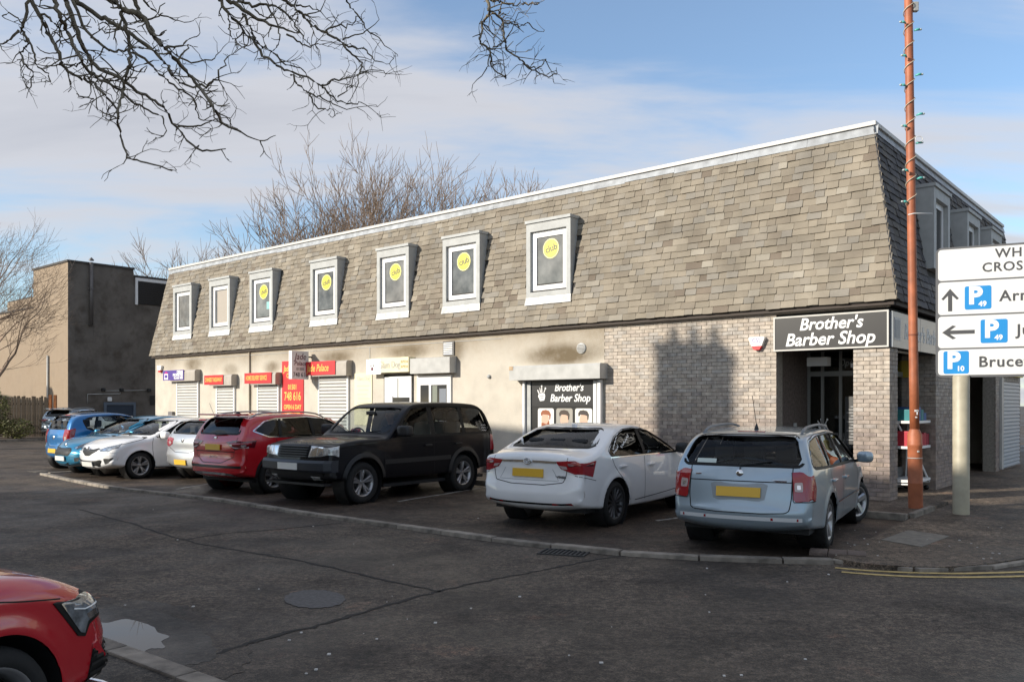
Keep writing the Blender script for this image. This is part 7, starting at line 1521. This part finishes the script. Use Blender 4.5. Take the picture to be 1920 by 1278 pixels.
def spur(p, d, lv, r):
    """short knobbly side twig, forking once"""
    ln = rt.uniform(.07, .24) * (1 if lv == 0 else .6); pts = [p]; dd = d.copy()
    for i in range(3): dd = (dd + Vector((rt.gauss(0, .25), rt.gauss(0, .25), rt.gauss(0, .25)))).normalized(); pts.append(pts[-1] + dd * ln / 3)
    tline(pts, r, r * .55, 4)
    if lv < 2:
        for q in range(rt.choice([1, 2, 2])):
            s = Vector((rt.gauss(0, 1), rt.gauss(0, .6), rt.gauss(0, 1))).normalized(); spur(pts[rt.choice([2, 3, 3])], (dd + s * .9).normalized(), lv + 1, r * .7)
for (z0, pts, wpx) in TR:
    base = 6.7 + rt.uniform(-.35, .35); P = []
    for i, (a, b) in enumerate(pts): P.append(at_depth(z0[0] + a / z0[2], b / z0[2], base + .05 * i * rt.uniform(-1, 1)))
    S_ = smooth_line(P, 4); S_ = [p + Vector((rt.gauss(0, .006), rt.gauss(0, .01), rt.gauss(0, .006))) for p in S_]
    r0 = wpx / z0[2] / F * base * .90 * (2.2 if z0 is Z5 else 1.5 if z0 is Z4 else 1.0) ; r1 = max(.0045, r0 * .38)
    if pts[0][1] <= 25:                                                       # carry it on up to the limb
        tgt = min(limb[12:], key=lambda q: (q - P[0]).length + (0 if q.x < P[0].x else .5)); up = smooth_line([tgt, tgt.lerp(P[0], .5) + Vector((-.15, 0, .12)), P[0]], 4); tline(up, r0 * 1.5, r0, 7)
    tline(S_, r0, r1, 7)
    L_ = sum((b - a).length for a, b in zip(S_, S_[1:])); nsp = int(L_ / .13)
    for k in range(nsp):
        i = rt.randrange(1, len(S_) - 1); d = (S_[i + 1] - S_[i - 1]).normalized(); s = Vector((rt.gauss(0, 1), rt.gauss(0, .7), rt.gauss(0, 1))).normalized()
        spur(S_[i], (d * .6 + s).normalized(), rt.choice([0, 1, 1, 2]), max(.0035, min(.008, (r0 + (r1 - r0) * i / len(S_)) * .55)))
    spur(S_[-1], (S_[-1] - S_[-2]).normalized(), 0, r1)
mesh('crown', bv, bf, M_BARKF, ot, True)

# ================================================================== lamp column with festoon cable
pb_ = ground(1717, 957, .055); col = empty('lamp_column', pb_); tag(col, 'rust-red lamp column wound with a festoon light cable', 'lamp column')
M_COL = mat('rust_red_paint', (.40, .125, .055), .55, var=.3, scale=5, stain=.25)
lx = -.0145                                                              # the column leans slightly
def cx(z): return lx * z
bp_ = MB(); bp_.lathe([(.112, -.05), (.112, .45), (.114, .455), (.112, .46), (.110, 1.05), (.116, 1.06), (.116, 1.1), (.11, 1.11), (.11, 1.25), (.075, 1.33), (.072, 1.34)], 24, 'z'); bp_.v = [(x + cx(z), y, z) for x, y, z in bp_.v]; bp_.build('base', M_COL, col)
up_ = MB().tube([(cx(z), 0, z) for z in (1.33, 2.2, 2.21, 3.0, 4, 5, 6, 7, 8, 9.3)], [.074, .072, .071, .070, .068, .067, .066, .065, .064, .06], 20); up_.build('pole', M_COL, col)
MB().lathe([(.075, 2.86), (.075, 2.885)], 20, 'z', (cx(2.87), 0, 0)).build('joint_ring', mat('rust_dark', (.2, .06, .03), .7), col); MB().bbox(cx(.98) - .015, cx(.98) + .015, -.125, -.105, .96, .99, .004).build('bolt', M_STEEL, col)
MB().lathe([(.1165, 0), (.1165, .012)], 24, 'z', (cx(1), 0, .86)).build('band', M_STEEL, col)
MB().tube([(cx(9.3), 0, 9.28), (cx(9.3) + .1, -.3, 9.5), (cx(9.3) + .2, -1.2, 9.62)], .035, 10).build('arm', M_COL, col); MB().bbox(cx(9.3) + .1, cx(9.3) + .32, -1.75, -1.1, 9.55, 9.68, .04).build('lamp_head', M_STEEL, col)
mc = mat('cable_cream', (.55, .50, .38), .6); mbulb = mat('bulb_teal', (.10, .45, .40), .25); mcap = mat('bulb_clear', (.5, .55, .52), .15)
cab = []; 
for t in np.linspace(0, 1, 260):
    z = 4.88 + t * 3.9; a = t * 2 * math.pi * 12.5; cab.append((cx(z) + .078 * math.cos(a), .078 * math.sin(a), z))
MB().tube(cab, .007, 5).build('cable', mc, col)
for i in range(13):
    t = (i + .5 + .35 * math.sin(i * 2.3)) / 13; z = 4.88 + t * 3.9; s = 1 if i % 2 else -1; y = -.05 - .03 * (i % 3)
    b = MB().tube([(cx(z) + s * .07, y * .6, z), (cx(z) + s * .115, y, z + .012), (cx(z) + s * .15, y, z + .012)], [.012, .02, .02], 8).build('bulb_holder', mbulb, col)
    MB().tube([(cx(z) + s * .15, y, z + .012), (cx(z) + s * .178, y, z + .012), (cx(z) + s * .19, y, z + .012)], [.018, .017, .006], 8).build('bulb', mcap, col)
MB().tube([(cx(4.8) - .07, -.03, 4.83), (cx(4.8), -.08, 4.84), (cx(4.8) + .10, -.06, 4.845), (cx(4.8) + .32, -.05, 4.845)], .009, 6).tube([(cx(4.9) + .12 * math.cos(a), -.09, 5.95 + .055 * math.sin(a)) if False else (cx(5.9) + .10 + .06 * math.cos(a), -.08, 6.05 + .045 * math.sin(a)) for a in np.linspace(0, 2 * math.pi, 15)], .006, 5, cap=False).build('cable_tie', mat('tie_white', (.7, .7, .68), .5), col)
MB().bbox(cx(8.3) + .065, cx(8.3) + .15, -.05, .03, 8.15, 8.3, .012).build('junction_box', M_STEEL, col)
for (dx, z, w, h) in [(-.03, 1.62, .06, .03), (.0, 1.57, .02, .07), (-.02, 1.52, .03, .02)]: MB().box(cx(z) + dx, cx(z) + dx + w, -.0755, -.069, z, z + h).build('paint_chip', M_WHITE, col)
# ================================================================== direction sign on its posts
sb0 = ground(1802, 963, .055); dirv = Vector((math.cos(R(-25)), math.sin(R(-25)), 0))
sg_ = empty('direction_sign', sb0, R(-25)); tag(sg_, 'white parking direction sign with blue P squares on round posts', 'road sign')
mp_ = mat('post_beige', (.42, .38, .28), .5, var=.2, scale=4, stain=.3); msb = mat('sign_back_grey', (.12, .12, .125), .5); msw = mat('sign_sheet_white', (.78, .78, .76), .4, var=.05, scale=2, stain=.10); mbl = mat('sign_blue', (.02, .26, .62), .4); mdk = mat('sign_letter_grey', (.075, .075, .078), .5)
for x in (0.0, 1.95): MB().lathe([(.122, -.05), (.122, 2.18), (.11, 2.20), (.0, 2.20)], 24, 'z', (x, 0, 0)).build('post', mp_, sg_); 
for x in (0.0, 1.95): MB().lathe([(.055, 2.19), (.055, 4.1)], 16, 'z', (x, .10, 0)).build('mast', mp_, sg_)
X0, X1, Zb, Zt_ = -.36, 2.3, 2.17, 4.24
def rrect(x0, x1, z0, z1, r): 
    P = []
    for (cx_, cz_, a0_) in [(x1 - r, z1 - r, 0), (x0 + r, z1 - r, 90), (x0 + r, z0 + r, 180), (x1 - r, z0 + r, 270)]: P += [(cx_ + r * math.cos(R(a0_ + k * 22.5)), cz_ + r * math.sin(R(a0_ + k * 22.5))) for k in range(5)]
    return P
MB().prism(rrect(X0, X1, Zb, Zt_, .09), -.0, .035, 'xz').build('backing', msb, sg_)
rowsz = [(3.71, 4.205), (3.165, 3.685), (2.635, 3.14), (2.205, 2.61)]
for (z0, z1) in rowsz: MB().prism(rrect(X0 + .035, X1 - .035, z0, z1, .05), -.008, -.002, 'xz').build('panel', msw, sg_)
def stext(body, size, x, z, m, **kw): return text('lettering', body, m, sg_, size, frame_mtx((x, -.0095, z), (1, 0, 0), (0, 0, 1)), align='LEFT', extrude=.0008, **kw)
stext('WHITBURN', .20, .47, 4.09, mdk, bold=.004, spacing=1.12); stext('CROSS', .20, .29, 3.88, mdk, bold=.004, spacing=1.12)
def psq(x, z, num, s=.37):
    q = MB().prism(rrect(x, x + s, z, z + s, .03), -.010, -.0085, 'xz').build('parking_square', mbl, sg_)
    text('lettering', 'P', M_WHITE, q, s * 1.0, frame_mtx((x + s * .14, -.0112, z + s * .56), (1, 0, 0), (0, 0, 1)), align='LEFT', bold=.016, extrude=.0005); text('lettering', num, M_WHITE, q, s * .30, frame_mtx((x + s * .52, -.0112, z + s * .22), (1, 0, 0), (0, 0, 1)), align='LEFT', bold=.004, extrude=.0005)
psq(.05, 3.235, '49'); psq(.27, 2.70, '49'); psq(-.25, 2.225, '10', .36)
stext('Armadale Rd', .235, .53, 3.42, mdk, bold=.005, spacing=1.1); stext('Jubilee Rd', .235, .76, 2.885, mdk, bold=.005, spacing=1.1); stext('Brucefield', .235, .24, 2.40, mdk, bold=.005, spacing=1.1)
MB().prism([(-.28, 3.42), (-.155, 3.58), (-.03, 3.42), (-.06, 3.40), (-.125, 3.47), (-.125, 3.22), (-.185, 3.22), (-.185, 3.47), (-.25, 3.40)], -.010, -.0085, 'xz').build('arrow', mdk, sg_)
MB().prism([(-.27, 2.885), (-.12, 2.995), (-.07, 2.98), (-.155, 2.915), (.19, 2.915), (.19, 2.855), (-.155, 2.855), (-.07, 2.79), (-.12, 2.775)], -.010, -.0085, 'xz').build('arrow', mdk, sg_)
# ================================================================== distant parked cars (copies)
def copy_car(src, label, loc, rz, pm):
    old = PARK[src].root; n = old.copy(); C.objects.link(n); n.location = loc; n.rotation_euler = (0, 0, rz); n['label'] = label; n['group'] = 'cars parked beyond the shops'
    pn = CARS[src]['paint']
    for ch in list(old.children):
        o = ch.copy(); C.objects.link(o); o.parent = n
        if ch.data.materials and ch.data.materials[0] == pn: o.material_slots[0].link = 'OBJECT'; o.material_slots[0].material = pm
        for g in list(ch.children): q = g.copy(); C.objects.link(q); q.parent = o
copy_car('suv', 'grey-blue SUV parked between the fence and the harled block', (-22.5, 44.0, 0), R(82), paint('paint_grey_blue', (.20, .25, .30), .4))
copy_car('white_hatch', 'pale hatchback parked behind the small bright blue car', (-19.7, 40.0, 0), R(90), M_SILVER)
# ================================================================== driver in the off-roader
def driver():
    rt_ = PARK['offroader'].root; e = empty('person', rt_.matrix_basis @ Vector((-.42, -.36, .66)) if False else (0, 0, 0)); bpy.context.view_layer.update()
    Mw = rt_.matrix_world; e.matrix_world = Mw @ Matrix.Translation((-.36, -.36, .78)); tag(e, 'person in dark jacket sitting at the wheel of the black off-road car', 'person')
    J = [((0, 0, 0), .15), ((-.03, 0, .2), .15), ((-.08, 0, .40), .165), ((-.10, 0, .52), .10), ((-.09, 0, .60), .058), ((-.06, 0, .68), .078), ((-.045, 0, .77), .092), ((-.055, 0, .84), .075),
         ((-.09, .19, .48), .07), ((.06, .24, .28), .052), ((.33, .16, .36), .038), ((.41, .13, .38), .035), ((-.09, -.19, .48), .07), ((.06, -.24, .28), .052), ((.33, -.16, .36), .038), ((.41, -.13, .38), .035),
         ((.12, .11, .0), .10), ((.48, .13, .04), .075), ((.62, .13, -.32), .055), ((.12, -.11, .0), .10), ((.48, -.13, .04), .075), ((.62, -.13, -.32), .055)]
    E_ = [(0, 1), (1, 2), (2, 3), (3, 4), (4, 5), (5, 6), (6, 7), (2, 8), (8, 9), (9, 10), (10, 11), (2, 12), (12, 13), (13, 14), (14, 15), (0, 16), (16, 17), (17, 18), (0, 19), (19, 20), (20, 21)]
    me = bpy.data.meshes.new('tmp'); me.from_pydata([j[0] for j in J], E_, []); o = bpy.data.objects.new('tmp', me); C.objects.link(o)
    md = o.modifiers.new('s', 'SKIN'); sv = me.skin_vertices[0].data
    for i, j in enumerate(J): sv[i].radius = (j[1], j[1])
    sv[0].use_root = True; o.modifiers.new('u', 'SUBSURF').levels = 2
    bpy.context.view_layer.update(); m2 = bpy.data.meshes.new_from_object(o.evaluated_get(bpy.context.evaluated_depsgraph_get())); bpy.data.objects.remove(o)
    m2.materials.clear(); m2.materials.append(mat('jacket', (.025, .03, .045), .85)); m2.materials.append(mat('skin', (.58, .34, .25), .55))
    for p in m2.polygons: c_ = p.center; p.material_index = 1 if (c_.z > .575 or (c_.x > .345 and c_.z > .25)) else 0; p.use_smooth = True
    b = link('body', m2, None, e)
    MB().lathe([(.0, .0), (.018, .01), (.022, .03), (.0, .06)], 8, 'z', (.048, 0, .735)).build('nose', MATS['skin'], e); MB().tube([(-.06, .088, .73), (-.06, .094, .76), (-.06, .088, .79)], .018, 6).tube([(-.06, -.088, .73), (-.06, -.094, .76), (-.06, -.088, .79)], .018, 6).build('ear', MATS['skin'], e)
    MB().lathe([(.098, -.03), (.09, .02), (.05, .058), (.0, .066)], 14, 'z', (-.072, 0, .835)).build('hair', mat('grey_hair', (.25, .24, .23), .9), e)
driver()
# ================================================================== houses along the side street and beyond the far pavement
def house(label, x, y, rz, w, d, h, wallc, seed):
    rnd = random.Random(seed); e = empty('pitched_house', (x, y, 0), rz); tag(e, label, 'house', 'houses along the neighbouring streets')
    mw = mat('house_wall_%d' % seed, wallc, .9, var=.15, scale=1.5, bump=.4, bscale=30); mr = mat('house_roof', (.10, .085, .08), .8, var=.3, scale=3)
    MB().box(-w / 2, w / 2, -d / 2, d / 2, 0, h).prism([(-d / 2, h + .002), (d / 2, h + .002), (0, h + d * .38)], -w / 2, w / 2, 'yz').build('wall', mw, e)
    for s in (1, -1):
        v = [(-w / 2 - .25, s * (d / 2 + .35), h - .18), (w / 2 + .25, s * (d / 2 + .35), h - .18), (w / 2 + .25, 0, h + d * .38 + .08), (-w / 2 - .25, 0, h + d * .38 + .08)]
        mesh('roof', v + [(a, b, c + .12) for a, b, c in v], [(0, 1, 2, 3), (4, 5, 6, 7), (0, 1, 5, 4), (1, 2, 6, 5), (2, 3, 7, 6), (3, 0, 4, 7)], mr, e)
    box('chimney', mw, e, w / 2 - .9, w / 2 - .2, -.35, .35, h + d * .25, h + d * .38 + .9)
    for s in (1, -1):
        for i in range(3):
            for j in range(2):
                a = -w / 2 + w * (i + .5) / 3; z = .9 + j * 2.6; yy = s * (d / 2 + .02)
                if i == 1 and j == 0: box('door', M_TRIM, e, a - .45, a + .45, min(yy, yy + s * .04), max(yy, yy + s * .04), 0, 2.05); continue
                q = box('window', M_UPVC, e, a - .6, a + .6, min(yy, yy + s * .04), max(yy, yy + s * .04), z, z + 1.25); yy += s * .045
                box('pane', M_PANE, q, a - .5, a + .5, min(yy, yy + s * .01), max(yy, yy + s * .01), z + .1, z + 1.15)
for k, (lb, x, y, rz, wc) in enumerate([('cream pitched-roof house standing first along the side street', 30, 33, R(40), (.5, .45, .36)), ('grey pitched-roof house standing second along the side street', 39.5, 43, R(42), (.33, .31, .29)), ('buff pitched-roof house standing third along the side street', 49, 53, R(42), (.45, .37, .27)),
        ('grey harled house beyond the spreading bare tree', -44, 46, R(-50), (.36, .33, .3)), ('cream house farther along the road past the spreading bare tree', -56, 38, R(-58), (.5, .45, .37))]):
    house(lb, x, y, rz, 9.5, 7.5, 5.2, wc, k)
